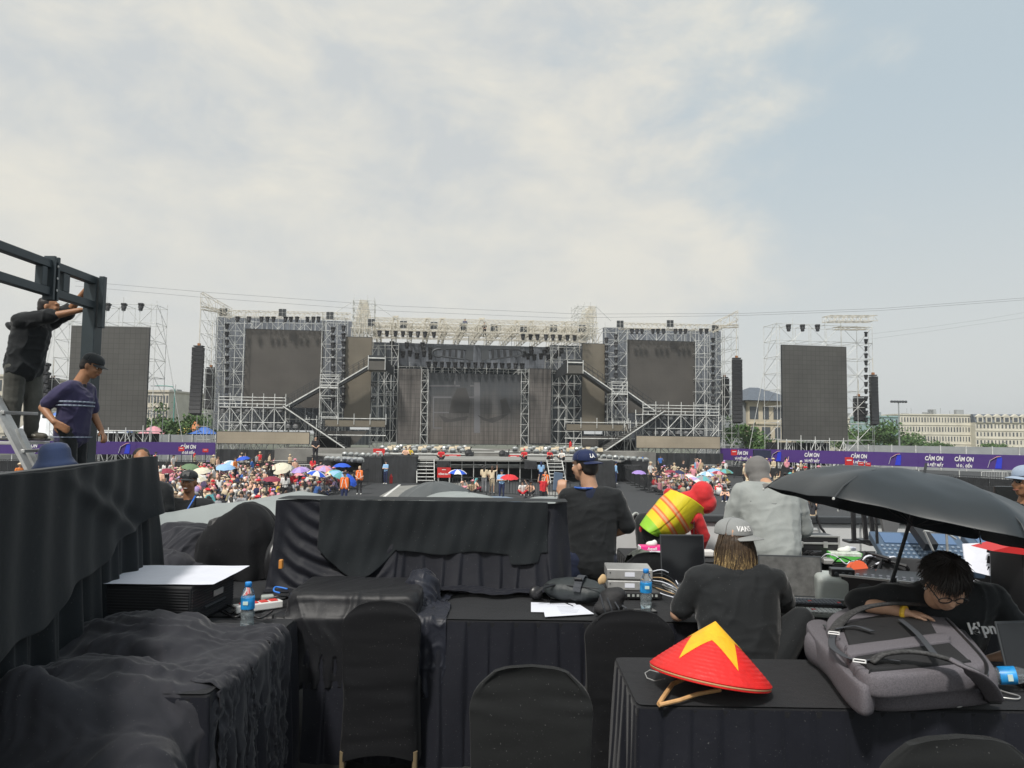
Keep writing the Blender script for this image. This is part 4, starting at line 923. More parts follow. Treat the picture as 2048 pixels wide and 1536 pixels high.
# ---------------------------------------------------------------- houses, trees and things beyond the yard
M_wall = mat('cream_wall', (0.56, 0.52, 0.44), .8, var=.12, vscale=.6); M_wall2 = mat('white_wall', (0.62, 0.59, 0.50), .8, var=.12, vscale=.4); M_glass = mat('dark_pane', (0.09, 0.10, 0.11), .15)
M_roof = mat('slate_roof', (0.11, 0.13, 0.16), .7, var=.15, vscale=2); M_gw = mat('grey_wall', (.30, .32, .33), .8, var=.1, vscale=1)
def block(nm, label, x0, x1, ytop, D, yaw, floors, cols, m, depth=14, ww=.45, wh=.5, mans=False, zt=None, roofstuff=True):
    q, inv = frame_px(x0, ytop, x1, ytop, D, yaw); u0, zt = inv(x0, ytop); u1, _ = inv(x1, ytop); 
    t = thing(nm, q((u0+u1)/2, -depth/2, 0), label, 'building', 'buildings beyond the yard')
    mb = MB(); boxP(mb, u0, u1, -depth, 0, 0, zt-(2.2 if mans else 0), q=q); mb.build('wall', m, t)
    if mans:
        zr = zt-2.2; MB().prism([q(u0, 0.3, zr+.02), q(u0, -1.2, zt), q(u0, -depth+1.2, zt), q(u0, -depth, zr+.02)], q(u1, 0, 0)-q(u0, 0, 0)).build('roof', M_roof, t)
        n = mans
        for i in range(n):
            u = u0+(u1-u0)*(i+.5)/n; dm = MB(); boxP(dm, u-.75, u+.75, -1.0, .4, zr, zr+1.5, q=q); dm.prism([q(u-.95, .45, zr+1.52), q(u+.95, .45, zr+1.52), q(u, .45, zr+2.2)], q(0, -1.4, 0)-q(0, 0, 0)); d = dm.build('dormer', m, t)
            g_ = MB(); boxP(g_, u-.45, u+.45, .41, .44, zr+.2, zr+1.3, q=q); g_.build('pane', M_glass, d)
        zt = zr
    else: mb = MB(); boxP(mb, u0-.2, u1+.2, -depth, .25, zt+.02, zt+.35, q=q); mb.build('cornice', m, t)
    fh = zt/floors; gaps = (u1-u0)/cols; rr = random.Random(len(label))
    for j in range(floors):
        for i in range(cols):
            u = u0+gaps*(i+.5); z = fh*(j+.52); w = gaps*ww*(rr.choice((.7, 1, 1))); h = fh*wh
            if cols*floors > 100 and (j == 0): continue
            g_ = MB(); boxP(g_, u-w/2, u+w/2, .0, .03, z-h/2, z+h/2, q=q); f_ = g_.build('window', M_glass, t)
        mb = MB(); boxP(mb, u0, u1, .002, .14, fh*j+fh-.12, fh*j+fh+.06, q=q); mb.build('string_course', m, t)
    if roofstuff:
        mb = MB()
        for i in range(int((u1-u0)/3)): u = u0+1+rr.random()*(u1-u0-2); boxP(mb, u-.8*rr.random()-.2, u+.8*rr.random()+.2, -6, -4.5, zt+.3, zt+.6+1.2*rr.random(), q=q)
        for i in range(int((u1-u0)/4)): u = u0+1+rr.random()*(u1-u0-2); mb.tube([q(u, -4, zt+.3), q(u, -4, zt+1.3+rr.random())], .06, 4)
        if not mans: mb.build('roof_clutter', M_gw, t)['kind'] = 'stuff'
    return q, u0, u1, zt, t
block('apartment_building', 'long white four-storey block with many small windows at far right', 1795, 1946, 830, 200, R(-6), 4, 26, M_wall2)
block('apartment_building', 'white four-storey block with slate mansard roof and dormers at far right edge', 1950, 2110, 828, 195, R(-8), 4, 22, M_wall2, mans=9)
block('apartment_building', 'pale turquoise shop house at the left end of the long white block', 1765, 1797, 834, 190, R(8), 4, 4, mat('turq_wall', (.33, .47, .48), .8))
block('apartment_building', 'low white row behind the right screen tower', 1690, 1768, 838, 210, R(0), 4, 12, M_wall2)
block('apartment_building', 'cream four-storey block with dark window bays behind the left speaker array', 290, 338, 784, 130, R(-8), 4, 8, M_wall, ww=.6)
block('apartment_building', 'cream block with flat roof right of the left side screen', 338, 386, 795, 140, R(-8), 4, 8, M_wall, ww=.55)
block('apartment_building', 'cream block just left of the long speaker array', 372, 432, 800, 150, R(-8), 4, 7, M_wall)
block('apartment_building', 'cream building at the far left edge behind the ladder', -60, 62, 752, 120, R(5), 4, 9, M_wall, ww=.55, wh=.6)
q, u0, u1, zt, hs = block('brick_house', 'cream two-storey villa with grey hipped roof left of the right side screen', 1496, 1590, 806, 105, R(14), 3, 4, mat('villa_wall', (.60, .53, .40), .8, var=.1, vscale=1), depth=9, ww=.72, wh=.62, roofstuff=False)
hs.name = 'villa'
mb = MB(); a = [q(u0-.8, .9, zt+.36), q(u1+.8, .9, zt+.36), q(u1+.8, -9.8, zt+.36), q(u0-.8, -9.8, zt+.36), q(u0+3.0, -4.5, zt+2.5), q(u1-3.0, -4.5, zt+2.5)]
mb.add(a, [(0, 1, 5, 4), (1, 2, 5), (2, 3, 4, 5), (3, 0, 4), (3, 2, 1, 0)]); mb.build('roof', M_roof, hs)
mb = MB(); boxP(mb, u0-3.4, u0-.02, -8, -.5, 0, zt+.3, q=q); mb.build('side_wing', M_gw, hs)
t = mb = MB(); c = q(u0-1.5, -3, zt+1.6); mb.lathe([(.1, -.8), (.6, -.75), (.65, .7), (.1, .8)], 12, c, rotm(0, 90, 15)); mb.tube([c-Vector((.5, 0, 0)), c-Vector((.5, 0, 1.4))], .05).tube([c-Vector((-.5, 0, 0)), c-Vector((-.5, 0, 1.4))], .05)
mb.build('water_tank', mat('tank_steel', (.6, .6, .58), .35, .6), hs)

M_leaf = [mat('leaf_%d' % i, c, .75, var=.35, vscale=3) for i, c in enumerate(((0.045, 0.10, 0.028), (0.07, 0.14, 0.035), (0.10, 0.17, 0.05)))]
M_bark = mat('bark', (.12, .09, .06), .9)
def tree(loc, h, w, label, group='trees beyond the yard', n=900, name='leafy_tree', low=.25, seed=0):
    loc = Vector(loc); t = thing(name, loc, label, 'tree', group); rr = np.random.RandomState(seed+int(abs(loc.x)*10) % 9999)
    mb = MB(); mb.tube([loc, loc+Vector((.1, 0, h*.3)), loc+Vector((.05, .1, h*.65))], .15, 7, rr=[h*.022, h*.017, h*.006])
    for i in range(6): a = rr.rand()*6.28; mb.tube([loc+Vector((.08, .05, h*(.28+.05*i))), loc+Vector((math.cos(a)*w*.32, math.sin(a)*w*.32, h*(.5+.06*i)))], .05, 5, rr=[h*.010, h*.004])
    mb.build('trunk', M_bark, t)
    cl = [(rr.randn(3)*np.array([w*.20, w*.20, h*.13]) + np.array([0, 0, h*(.5+low*.4)])) for _ in range(18)]
    vs = []; fs = []; ms = []
    for i in range(n):
        c = cl[i % 18]; p = c + rr.randn(3)*np.array([w*.10, w*.10, h*.07]); s = (.14+.16*rr.rand())*max(1, h/7); a = rr.randn(3); a /= np.linalg.norm(a); b_ = np.cross(a, rr.randn(3)); b_ /= np.linalg.norm(b_)
        o = len(vs); P0 = np.array(loc)+p
        vs += [tuple(P0-a*s), tuple(P0+b_*s*.6), tuple(P0+a*s), tuple(P0-b_*s*.6)]; fs.append((o, o+1, o+2, o+3)); ms.append(int(rr.randint(3)))
    mb = MB(); mb.v = vs; mb.f = fs; mb.m = ms; mb.build('crown', M_leaf, t); return t
def g0(px, D): d = ray(px, 868); return Vector((d.x*D/d.y, D, 0))
trs = [(300, 98, 5.2, 5), (322, 104, 6.0, 6), (345, 100, 5.6, 6), (362, 96, 4.8, 5), (380, 92, 6.5, 6), (398, 100, 6.5, 6), (418, 96, 6, 5), (205, 95, 5.5, 5), (1480, 96, 6, 5), (1500, 90, 4.6, 4), (1525, 92, 4.2, 4), (1742, 118, 7.0, 8), (1768, 122, 6.6, 6), (1802, 128, 5.0, 6), (1822, 132, 4.2, 6), (1560, 140, 6, 8), (1700, 130, 6, 7), (1850, 150, 4, 5), (1878, 150, 3.5, 5), (1985, 150, 3.6, 5)]
wl = ['left of the villa', 'in front of the villa', 'right in front of the villa', 'tallest, right of the side screen', 'right of the tallest tree', 'low and round near the floodlight mast', 'just right of the floodlight mast', 'behind the right side screen', 'behind the scaffold base at right', 'before the long white block', 'before the middle of the white block', 'before the mansard block']
for i, (px, D, h, w) in enumerate(trs):
    lb = f'green leafy tree beyond the left banner, {ordn(i)} from the left side screen' if i < 7 else ('green leafy tree behind the far left screen' if i == 7 else f'green leafy tree {wl[i-8]}')
    tree(g0(px, D), h, w, lb, n=1500 if h > 5 else 1000, seed=i)
hd = MB(); rr = np.random.RandomState(5)
for i in range(5200):
    px = 1740+rr.rand()*330 if i % 4 else 290+rr.rand()*140; D = 105+rr.rand()*40 if px > 1000 else 88+rr.rand()*5; p = np.array(g0(px, D))+np.array([0, 0, .3+rr.rand()**2*1.6]); s = .22; a = rr.randn(3)*s; b_ = rr.randn(3)*s
    hd.add([tuple(p-a), tuple(p+b_), tuple(p+a), tuple(p-b_)], [(0, 1, 2, 3)], int(rr.randint(3)))
hg = hd.build('hedge_planting', M_leaf); tag(hg, 'mixed low shrubs growing beyond the yard wall', 'shrubs', kind='stuff')
# pale yard wall and panels behind the banners
M_pan = mat('zinc_hoarding', (.34, .36, .37), .5, .2, var=.15, vscale=.6)
def hoard(p0, p1, h, label):
    p0, p1 = Vector(p0), Vector(p1); d = p1-p0; n = int(d.length/2.4); mb = MB(); t = thing('hoarding', (p0+p1)/2, label, 'hoarding', 'zinc hoardings')
    for i in range(n): a, b = p0+d*(i/n), p0+d*((i+1)/n)*.999; o = Vector((0, .04*(i % 2), 0)); mb.prism([a+o, b+o, b+o+Vector((0, 0, h)), a+o+Vector((0, 0, h))], (0, .05, 0))
    mb.build('sheet_panel', M_pan, t)
    for i in range(n+1): a = p0+d*(i/n)-Vector((0, .08, 0)); MB().bar(a, a+Vector((0, 0, h+.1)), .1).build('post', M_steel, t)
hoard(g0(200, 86), g0(432, 86), 3.2, 'grey sheet hoarding behind the left purple banner'); hoard(g0(1690, 96), g0(2150, 84), 2.9, 'grey sheet hoarding behind the right purple banner')
# tents beyond the left banner, white tarp at right
def canopy(px, D, w, h0, h1, m, label, name='tent'):
    c = g0(px, D); mb = MB(); n = 12; rings = [(0, h1), (w*.16, h1*.80+h0*.2), (w*.35, h0+(h1-h0)*.3), (w*.5, h0)]; vs = [c+Vector((0, 0, h1))]; fs = []
    for r_, z in rings[1:]:
        for k in range(n): a = 2*math.pi*k/n; sq = 1/max(abs(math.cos(a)), abs(math.sin(a))); vs.append(c+Vector((r_*math.cos(a)*sq, r_*math.sin(a)*sq, z)))
    for k in range(n): fs.append((0, 1+k, 1+(k+1) % n))
    for j in range(2):
        for k in range(n): a, b = 1+j*n+k, 1+j*n+(k+1) % n; fs.append((a, a+n, b+n, b))
    t = thing(name, c, label, 'tent', 'tents beyond the left banner'); o = MB().add(vs, fs).build('canopy', m, t, smooth=False); so_ = o.modifiers.new('s', 'SOLIDIFY'); so_.thickness = .03
    mb = MB()
    for sx in (-1, 1):
        for sy in (-1, 1): mb.tube([c+Vector((sx*w*.48, sy*w*.48, 0)), c+Vector((sx*w*.48, sy*w*.48, h0))], .04, 5)
    mb.build('pole', M_steel, t)
M_tw = mat('tent_white', (.72, .74, .76), .6, var=.1, vscale=1); M_tb = mat('tent_blue', (.08, .20, .62), .6); M_to = mat('tent_orange', (.7, .25, .08), .6); M_ty = mat('tent_yellow', (.7, .55, .15), .6)
canopy(92, 80, 6, 3.0, 5.4, M_tw, 'white tent with blue stripes behind the ladder'); canopy(120, 88, 3, 4.5, 6.0, M_tb, 'blue tent top behind the standing man'); canopy(205, 83, 7, 2.6, 4.4, M_tw, 'white tent right under the far left screen'); canopy(228, 90, 4, 3.4, 4.6, M_tb, 'blue and white tent peak under the left screen')
canopy(392, 92, 1.6, 3.6, 5.0, M_to, 'small orange pavilion beyond the left banner'); canopy(408, 92, 3.2, 3.3, 4.2, M_tb, 'blue parasol top beyond the left banner'); canopy(372, 94, 3, 3.2, 4.2, M_ty, 'yellow parasol top beyond the left banner'); canopy(308, 94, 3.5, 3.2, 4.2, mat('tent_pink', (.65, .3, .35), .6), 'pinkish parasol beyond the left banner')
c0, c1 = g0(1450, 92), g0(1532, 92); o = MB().prism([c0, c1+Vector((-2.6, 0, 0)), c1+Vector((.2, 0, 3.4)), c0+Vector((0, 0, 3.7))], (0, 3, 0)).build('white_marquee', M_tw); tag(o, 'low white marquee roof behind the right speaker array', 'tent')
# floodlight mast, lamp posts, overhead cables, parked vans
c = at(1797, 804, 118); t = thing('floodlight_mast', (c.x, c.y, 0), 'tall floodlight mast with a row of six lamps', 'floodlight')
MB().tube([(c.x, c.y, 0), c], .12, 8, rr=[.16, .09]).build('mast', M_pan, t); MB().box(c, (2.6, .12, .1)).build('crossbar', M_dks, t)
for i in range(6): MB().rbox(c+Vector((-1.1+.44*i, -.1, .05)), (.36, .25, .3), .03, rotm(-30)).build('flood_lamp', M_dks, t)
for i, (px, y, D) in enumerate(((350, 772, 100), (1468, 880, 90))):
    if i: continue
    c = at(px, y, D); t = thing('street_lamp', (c.x, c.y, 0), 'thin green curved street lamp left of the speaker array', 'street lamp'); m = mat('lamp_green', (.10, .30, .26), .5)
    MB().tube([(c.x, c.y, 0), (c.x, c.y, c.z-.6), (c.x-.3, c.y, c.z-.1), (c.x-1.2, c.y, c.z), (c.x-2.6, c.y, c.z)], .08, 6).build('pole', m, t); MB().box((c.x-2.8, c.y, c.z-.03), (.8, .25, .12)).build('lamp_head', M_gw, t)
M_cab = mat('cable_dark', (.28, .29, .30), .6)
cabs = [('upper', [(150, 562), (420, 585), (790, 612), (1160, 628), (1480, 627), (1760, 617), (2100, 592)], 60), ('second', [(150, 572), (420, 596), (780, 622), (1130, 636), (1480, 631), (1760, 621), (2100, 596)], 61), ('low faint', [(1740, 668), (1850, 655), (1960, 640), (2100, 616)], 70), ('lowest faint', [(1740, 678), (1850, 664), (1960, 648), (2100, 628)], 71)]
for nm, pts, D in cabs:
    P_ = [at(x, y, D) for x, y in pts]; o = MB().tube(P_, .012 if D < 65 else .008, 4).build('overhead_cable', M_cab); tag(o, f'{nm} thin overhead cable crossing the sky', 'cable', 'overhead cables')
for nm, pts in (('left', [(748, 607), (795, 640)]), ('far left', [(703, 605), (645, 640)]), ('right', [(1158, 632), (1115, 650)]), ('far right', [(1192, 613), (1222, 642)])):
    P_ = [pz(x, y, 1) for x, y in pts]; o = MB().tube(P_, .03, 4).build('guy_wire', M_steel); tag(o, f'{nm} guy wire of the peaked scaffold towers', 'wire', 'guy wires')
M_van = mat('van_white', (.75, .76, .76), .3)
for i, (px, D) in enumerate(((1912, 150), (1930, 152), (1868, 148), (1990, 155))):
    c = g0(px, D); t = thing('parked_van', c, ['white minibus parked before the mansard block', 'white van parked right of the minibus', 'white car parked beneath the long white block', 'white van parked at the right edge of the street'][i], 'van', 'vehicles parked on the street')
    MB().prism([c+Vector(p) for p in ((-2.6, 0, .4), (2.6, 0, .4), (2.6, 0, 1.2), (1.8, 0, 2.2), (-2.5, 0, 2.3), (-2.6, 0, 1))], (0, 1.9, 0)).build('body', M_van, t)
    for k in range(3): MB().box(c+Vector((-1.6+1.3*k, -.01, 1.65)), (1.0, .03, .55)).build('window', M_glass, t)
    for k in (-1.6, 1.6): MB().lathe([(.05, -.1), (.36, -.1), (.36, .1), (.05, .1)], 12, c+Vector((k, .05, .36)), rotm(90)).build('wheel', M_black, t)
# ---------------------------------------------------------------- spectators
SKIN = [mat('skin_%d' % i, c, .6) for i, c in enumerate(((.62, .40, .28), (.50, .30, .20), (.70, .48, .36), (.36, .20, .12)))]
HAIRM = mat('hair_black', (.018, .015, .014), .55); HAIRB = mat('hair_brown', (.07, .035, .02), .55)
CC = dict(pink=(.78, .32, .38), white=(.78, .77, .74), black=(.025, .025, .03), cream=(.72, .60, .42), red=(.65, .03, .04), blue=(.06, .18, .55), navy=(.02, .03, .09), grey=(.30, .31, .33), orange=(.85, .25, .05), lilac=(.48, .36, .66), beige=(.55, .42, .28), teal=(.12, .40, .42), yellow=(.80, .58, .08), maroon=(.26, .03, .06), khaki=(.33, .30, .18), skyblue=(.30, .52, .80), peach=(.82, .50, .36))
CM_ = {k: mat('cloth_'+k, v, .85, var=.2, vscale=6) for k, v in CC.items()}
def person_prims(J, top=1, bot=2, head=3, k=1.0, sleeve=.5, hat=None, trouser=1.0, hair_long=False):
    """J: joints dict -> primitives; slots 0 skin, 1 top, 2 bottom, 3 hair or hat, 4 shoes"""
    V = {a: Vector(b) for a, b in J.items()}; pr = []; hd = V['head']; f = (V['face']-hd).normalized() if 'face' in V else Vector((0, -1, 0))
    upv = (hd-V['neck']).normalized()
    pr += [E(hd, (.078*k, .092*k, .115*k), 0), E(hd+f*.03-upv*.06, (.05, .05, .05), 0), Cc(V['neck'], .055*k, hd-upv*.06, .05*k, 0)]
    hip = (V['hl']+V['hr'])/2; ch = (V['sl']+V['sr'])/2; sp = V['sr']-V['sl']
    pr += [Cc(V['sl']+sp*.16-Vector((0,0,.02)), .075, V['sr']-sp*.16-Vector((0,0,.02)), .075, top), Cc(ch+(hip-ch)*.25-sp*.2, .10*k, hip+(ch-hip)*.1-sp*.12, .105*k, top), Cc(ch+(hip-ch)*.25+sp*.2, .10*k, hip+(ch-hip)*.1+sp*.12, .105*k, top)]
    pr += [Cc(V['hl'], .10, V['hr'], .10, bot)]
    for s in 'lr':
        sh, el, wr, hp, kn, an = V['s'+s], V['e'+s], V['w'+s], V['h'+s], V['k'+s], V['a'+s]
        if sleeve <= .5: pr += [Cc(sh, .062, sh+(el-sh)*.75, .052, top), Cc(sh+(el-sh)*.7, .040, el, .038, 0), Cc(el, .038, wr, .027, 0)]
        else: pr += [Cc(sh, .062, el, .048, top), Cc(el, .046, wr, .036, top)]
        hdn = wr+(wr-el).normalized()*.06; pr += [E(hdn, (.035, .035, .05), 0)]
        pr += [Cc(hp, .095, kn, .062, bot)]
        if trouser >= 1: pr += [Cc(kn, .060, an, .045, bot)]
        else: pr += [Cc(kn, .052, an, .036, 0)]
        ft = V.get('f'+s, an+Vector((0, -.16, -.04))); pr += [Cc(an-Vector((0,0,.03)), .042, ft, .034, 4)]
    bk = -f
    pr += [E(hd+upv*.035+bk*.02, (.088, .10, .10), head)]
    if hair_long: pr += [Cc(hd+bk*.06, .075, V['neck']+bk*.07-upv*.08, .055, head)]
    if hat == 'brim': pr += [E(hd+upv*.085, (.10, .11, .07), head), E(hd+upv*.06, (.185, .185, .022), head)]
    if hat == 'cap': pr += [E(hd+upv*.06, (.095, .105, .075), head), E(hd+upv*.055+f*.11, (.07, .085, .018), head)]
    if hat == 'cone': pr += [E(hd+upv*.08, (.22, .22, .03), head), E(hd+upv*.12, (.12, .12, .05), head)]
    return pr
def seated(lean=.12, turn=0, arms='knee'):
    J = dict(hl=(-.10, 0, .13), hr=(.10, 0, .13), sl=(-.18, -lean, .56), sr=(.18, -lean, .56), neck=(0, -lean-.01, .62), head=(turn*.04, -lean*1.35-.02, .78), face=(turn*.3, -lean*1.35-.4, .72),
             kl=(-.27, -.36, .30), kr=(.27, -.36, .30), al=(.10, -.46, .08), ar=(-.10, -.40, .08), el=(-.26, -lean-.10, .36), er=(.26, -lean-.10, .36), wl=(-.16, -.36, .34), wr=(.16, -.36, .34))
    if arms == 'knees_up': J.update(kl=(-.12, -.30, .48), kr=(.12, -.30, .48), al=(-.11, -.46, .07), ar=(.11, -.46, .07), wl=(-.05, -.38, .46), wr=(.05, -.38, .46))
    if arms == 'up': J.update(er=(.30, -.2, .60), wr=(.16, -.25, .86))
    return J
def standing(arms='down', lean=0.0):
    J = dict(hl=(-.09, 0, .90), hr=(.09, 0, .90), sl=(-.19, -lean, 1.38), sr=(.19, -lean, 1.38), neck=(0, -lean, 1.44), head=(0, -lean-.02, 1.59), face=(0, -lean-.5, 1.57), kl=(-.10, -.03, .48), kr=(.10, -.02, .48), al=(-.11, .02, .07), ar=(.12, .02, .07),
             el=(-.25, .02, 1.12), er=(.25, .02, 1.12), wl=(-.24, -.08, .88), wr=(.24, -.08, .88))
    if arms == 'cross': J.update(el=(-.25, -.06, 1.12), er=(.25, -.06, 1.12), wl=(.06, -.22, 1.14), wr=(-.06, -.20, 1.12))
    if arms == 'front': J.update(el=(-.24, -.02, 1.10), er=(.24, -.02, 1.10), wl=(-.05, -.24, .98), wr=(.05, -.24, .98))
    if arms == 'phone': J.update(er=(.26, -.14, 1.16), wr=(.10, -.30, 1.42))
    if arms == 'up': J.update(el=(-.30, -.05, 1.42), wl=(-.28, -.10, 1.68))
    return J
SLOTS = [SKIN[0], CM_['white'], CM_['navy'], HAIRM, CM_['black']]
def proto(J, **k): return blob('person', person_prims(J, **k), .028, SLOTS, smooth=2)
kinds = [('s', 'hair', proto(seated(), hair_long=True)), ('s', 'bucket hat', proto(seated(.2, 1), hat='brim')), ('s', 'cap', proto(seated(.1, -1, 'up'), hat='cap')), ('s', 'hair', proto(seated(.18, -1, 'knees_up'), trouser=0, hair_long=True)), ('s', 'sun hat', proto(seated(.25, 0, 'knees_up'), hat='brim', sleeve=1)),
         ('t', 'hair', proto(standing('front'), hair_long=True)), ('t', 'cap', proto(standing('phone'), hat='cap')), ('t', 'hat', proto(standing('down'), hat='brim', sleeve=1)), ('t', 'cap', proto(standing('cross'), hat='cap')), ('t', 'hair', proto(standing('up'), trouser=0, hair_long=True))]
PK = {'sitlong': 0, 'sitbrim': 1, 'sitcap': 2, 'sitknee': 3, 'sitsun': 4, 'front': 5, 'phone': 6, 'down': 7, 'cross': 8, 'up': 9}
TOPS = ['pink']*6 + ['white']*7 + ['black']*4 + ['cream']*6 + ['peach']*5 + ['red']*3 + ['grey']*2 + ['lilac', 'beige', 'beige', 'navy', 'navy', 'blue', 'skyblue', 'teal', 'orange', 'yellow', 'khaki', 'maroon']
HEADS = ['black hair']*6 + ['pink', 'cream', 'cream', 'white', 'beige', 'red', 'black', 'lilac']
def put(ki, loc, rz, top, bot, head, label, group, s=1.0, skin=None, tilt=0):
    k = kinds[ki]; pr = k[2]
    o = pr if pr.name not in USED else pr.copy()
    if pr.name in USED: COL.objects.link(o)
    USED.add(pr.name); o.location = loc; o.rotation_euler = (tilt, 0, rz); o.scale = (s, s, s)
    ms = [skin or SKIN[random.choice((0, 0, 1, 2, 2))], CM_[top], CM_[bot], HAIRM if head == 'black hair' else (HAIRB if head == 'brown hair' else CM_[head]), CM_[random.choice(('white', 'black'))]]
    for i, m in enumerate(ms): o.material_slots[i].link = 'OBJECT'; o.material_slots[i].material = m
    return tag(o, label, 'person', group)
def in_poly(x, y, poly):
    c = False; n = len(poly)
    for i in range(n):
        (x1, y1), (x2, y2) = poly[i], poly[(i+1) % n]
        if (y1 > y) != (y2 > y) and x < (x2-x1)*(y-y1)/(y2-y1)+x1: c = not c
    return c
def scatter(poly_px, n, mind, block, group, standp=.06):
    poly = [(on(x, y, 0).x, on(x, y, 0).y) for x, y in poly_px]; xs = [p[0] for p in poly]; ys = [p[1] for p in poly]; pts = []; tries = 0
    while len(pts) < n and tries < n*90:
        tries += 1; x, y = random.uniform(min(xs), max(xs)), random.uniform(min(ys), max(ys))
        if in_poly(x, y, poly) and all((x-a)**2+(y-b)**2 > mind**2 for a, b in pts): pts.append((x, y))
    pts.sort(key=lambda p: p[1]); rows = {}
    for x, y in pts: rows.setdefault(int((y-min(ys))/1.6), []).append((x, y))
    for ri, r in sorted(rows.items()):
        r.sort()
        for ci, (x, y) in enumerate(r):
            st = random.random() < standp; ki = random.choice((5, 6, 7, 9)) if st else random.choice((0, 0, 1, 2, 3, 4)); top = random.choice(TOPS); hd = random.choice(HEADS)
            if kinds[ki][1] == 'hair': hd = random.choice(('black hair', 'black hair', 'brown hair'))
            elif hd == 'black hair': hd = random.choice(('cream', 'white', 'pink', 'black', 'beige'))
            hh = hd if kinds[ki][1] == 'hair' else f'{hd} {kinds[ki][1]}'
            put(ki, (x, y, 0), random.choice((random.gauss(0, .9)+math.pi, random.gauss(0, 1.6))), top, random.choice(('black', 'navy', 'beige', 'grey', 'white', 'black')), hd,
                f'{"standing" if st else "seated"}, {top} top, {hh}, {ordn(ci)} from left in {ordn(ri)} row, {block}', group, random.uniform(.92, 1.06)); 
scatter([(286, 1045), (560, 1034), (615, 1002), (735, 966), (640, 948), (575, 938), (430, 938), (400, 945), (290, 950)], 212, .84, 'left crowd', 'spectators of the left crowd', .05)
scatter([(1275, 975), (1310, 948), (1420, 940), (1458, 955), (1458, 1016), (1390, 1010)], 78, .62, 'right crowd', 'spectators of the right crowd', .10)
scatter([(1565, 1020), (1590, 985), (1640, 990), (1625, 1045), (1570, 1045)], 16, .65, 'far right group', 'spectators behind the grey shirt', .05)
scatter([(440, 938), (575, 938), (620, 950), (500, 948)], 10, 1.0, 'rear group', 'people at the back of the left crowd', .8)
scatter([(1478, 1000), (1492, 948), (1640, 950), (1655, 1000)], 20, 1.2, 'far right strollers', 'people behind the grey shirt man', .75)
# filler heads too many to count between the modelled ones
mb = MB(); rr = random.Random(3)
def filler(poly_px, n):
    poly = [(on(x, y, 0).x, on(x, y, 0).y) for x, y in poly_px]; xs = [p[0] for p in poly]; ys = [p[1] for p in poly]; k = 0
    while k < n:
        x, y = rr.uniform(min(xs), max(xs)), rr.uniform(min(ys), max(ys))
        if not in_poly(x, y, poly): continue
        k += 1; h = rr.uniform(.62, .84); c = rr.randrange(10)
        mb.ell((x, y, h), (.10, .11, .12), mi=rr.choice((10, 10, 10, 0, 2, 4)), n=8); mb.ell((x, y, h-.04-.0), (.085, .13, .10), mi=11, n=6)
        mb.ell((x, y+.02, h-.38), (.21, .15, .25), mi=c, n=8); mb.ell((x, y-.15, .14), (.32, .3, .14), mi=rr.choice((1, 6, 7)), n=6)
filler([(290, 1040), (560, 1028), (605, 1002), (715, 966), (640, 950), (575, 940), (430, 940), (290, 952)], 300)
filler([(1290, 975), (1330, 955), (1418, 947), (1448, 960), (1448, 1008), (1400, 1008)], 110)
cr = mb.build('seated_crowd', [CM_[k] for k in ('pink', 'black', 'white', 'cream', 'peach', 'red', 'navy', 'grey', 'beige', 'lilac')] + [HAIRM, SKIN[0]], smooth=True); tag(cr, 'dense mass of seated people filling the gaps of the crowds', 'crowd', kind='stuff')

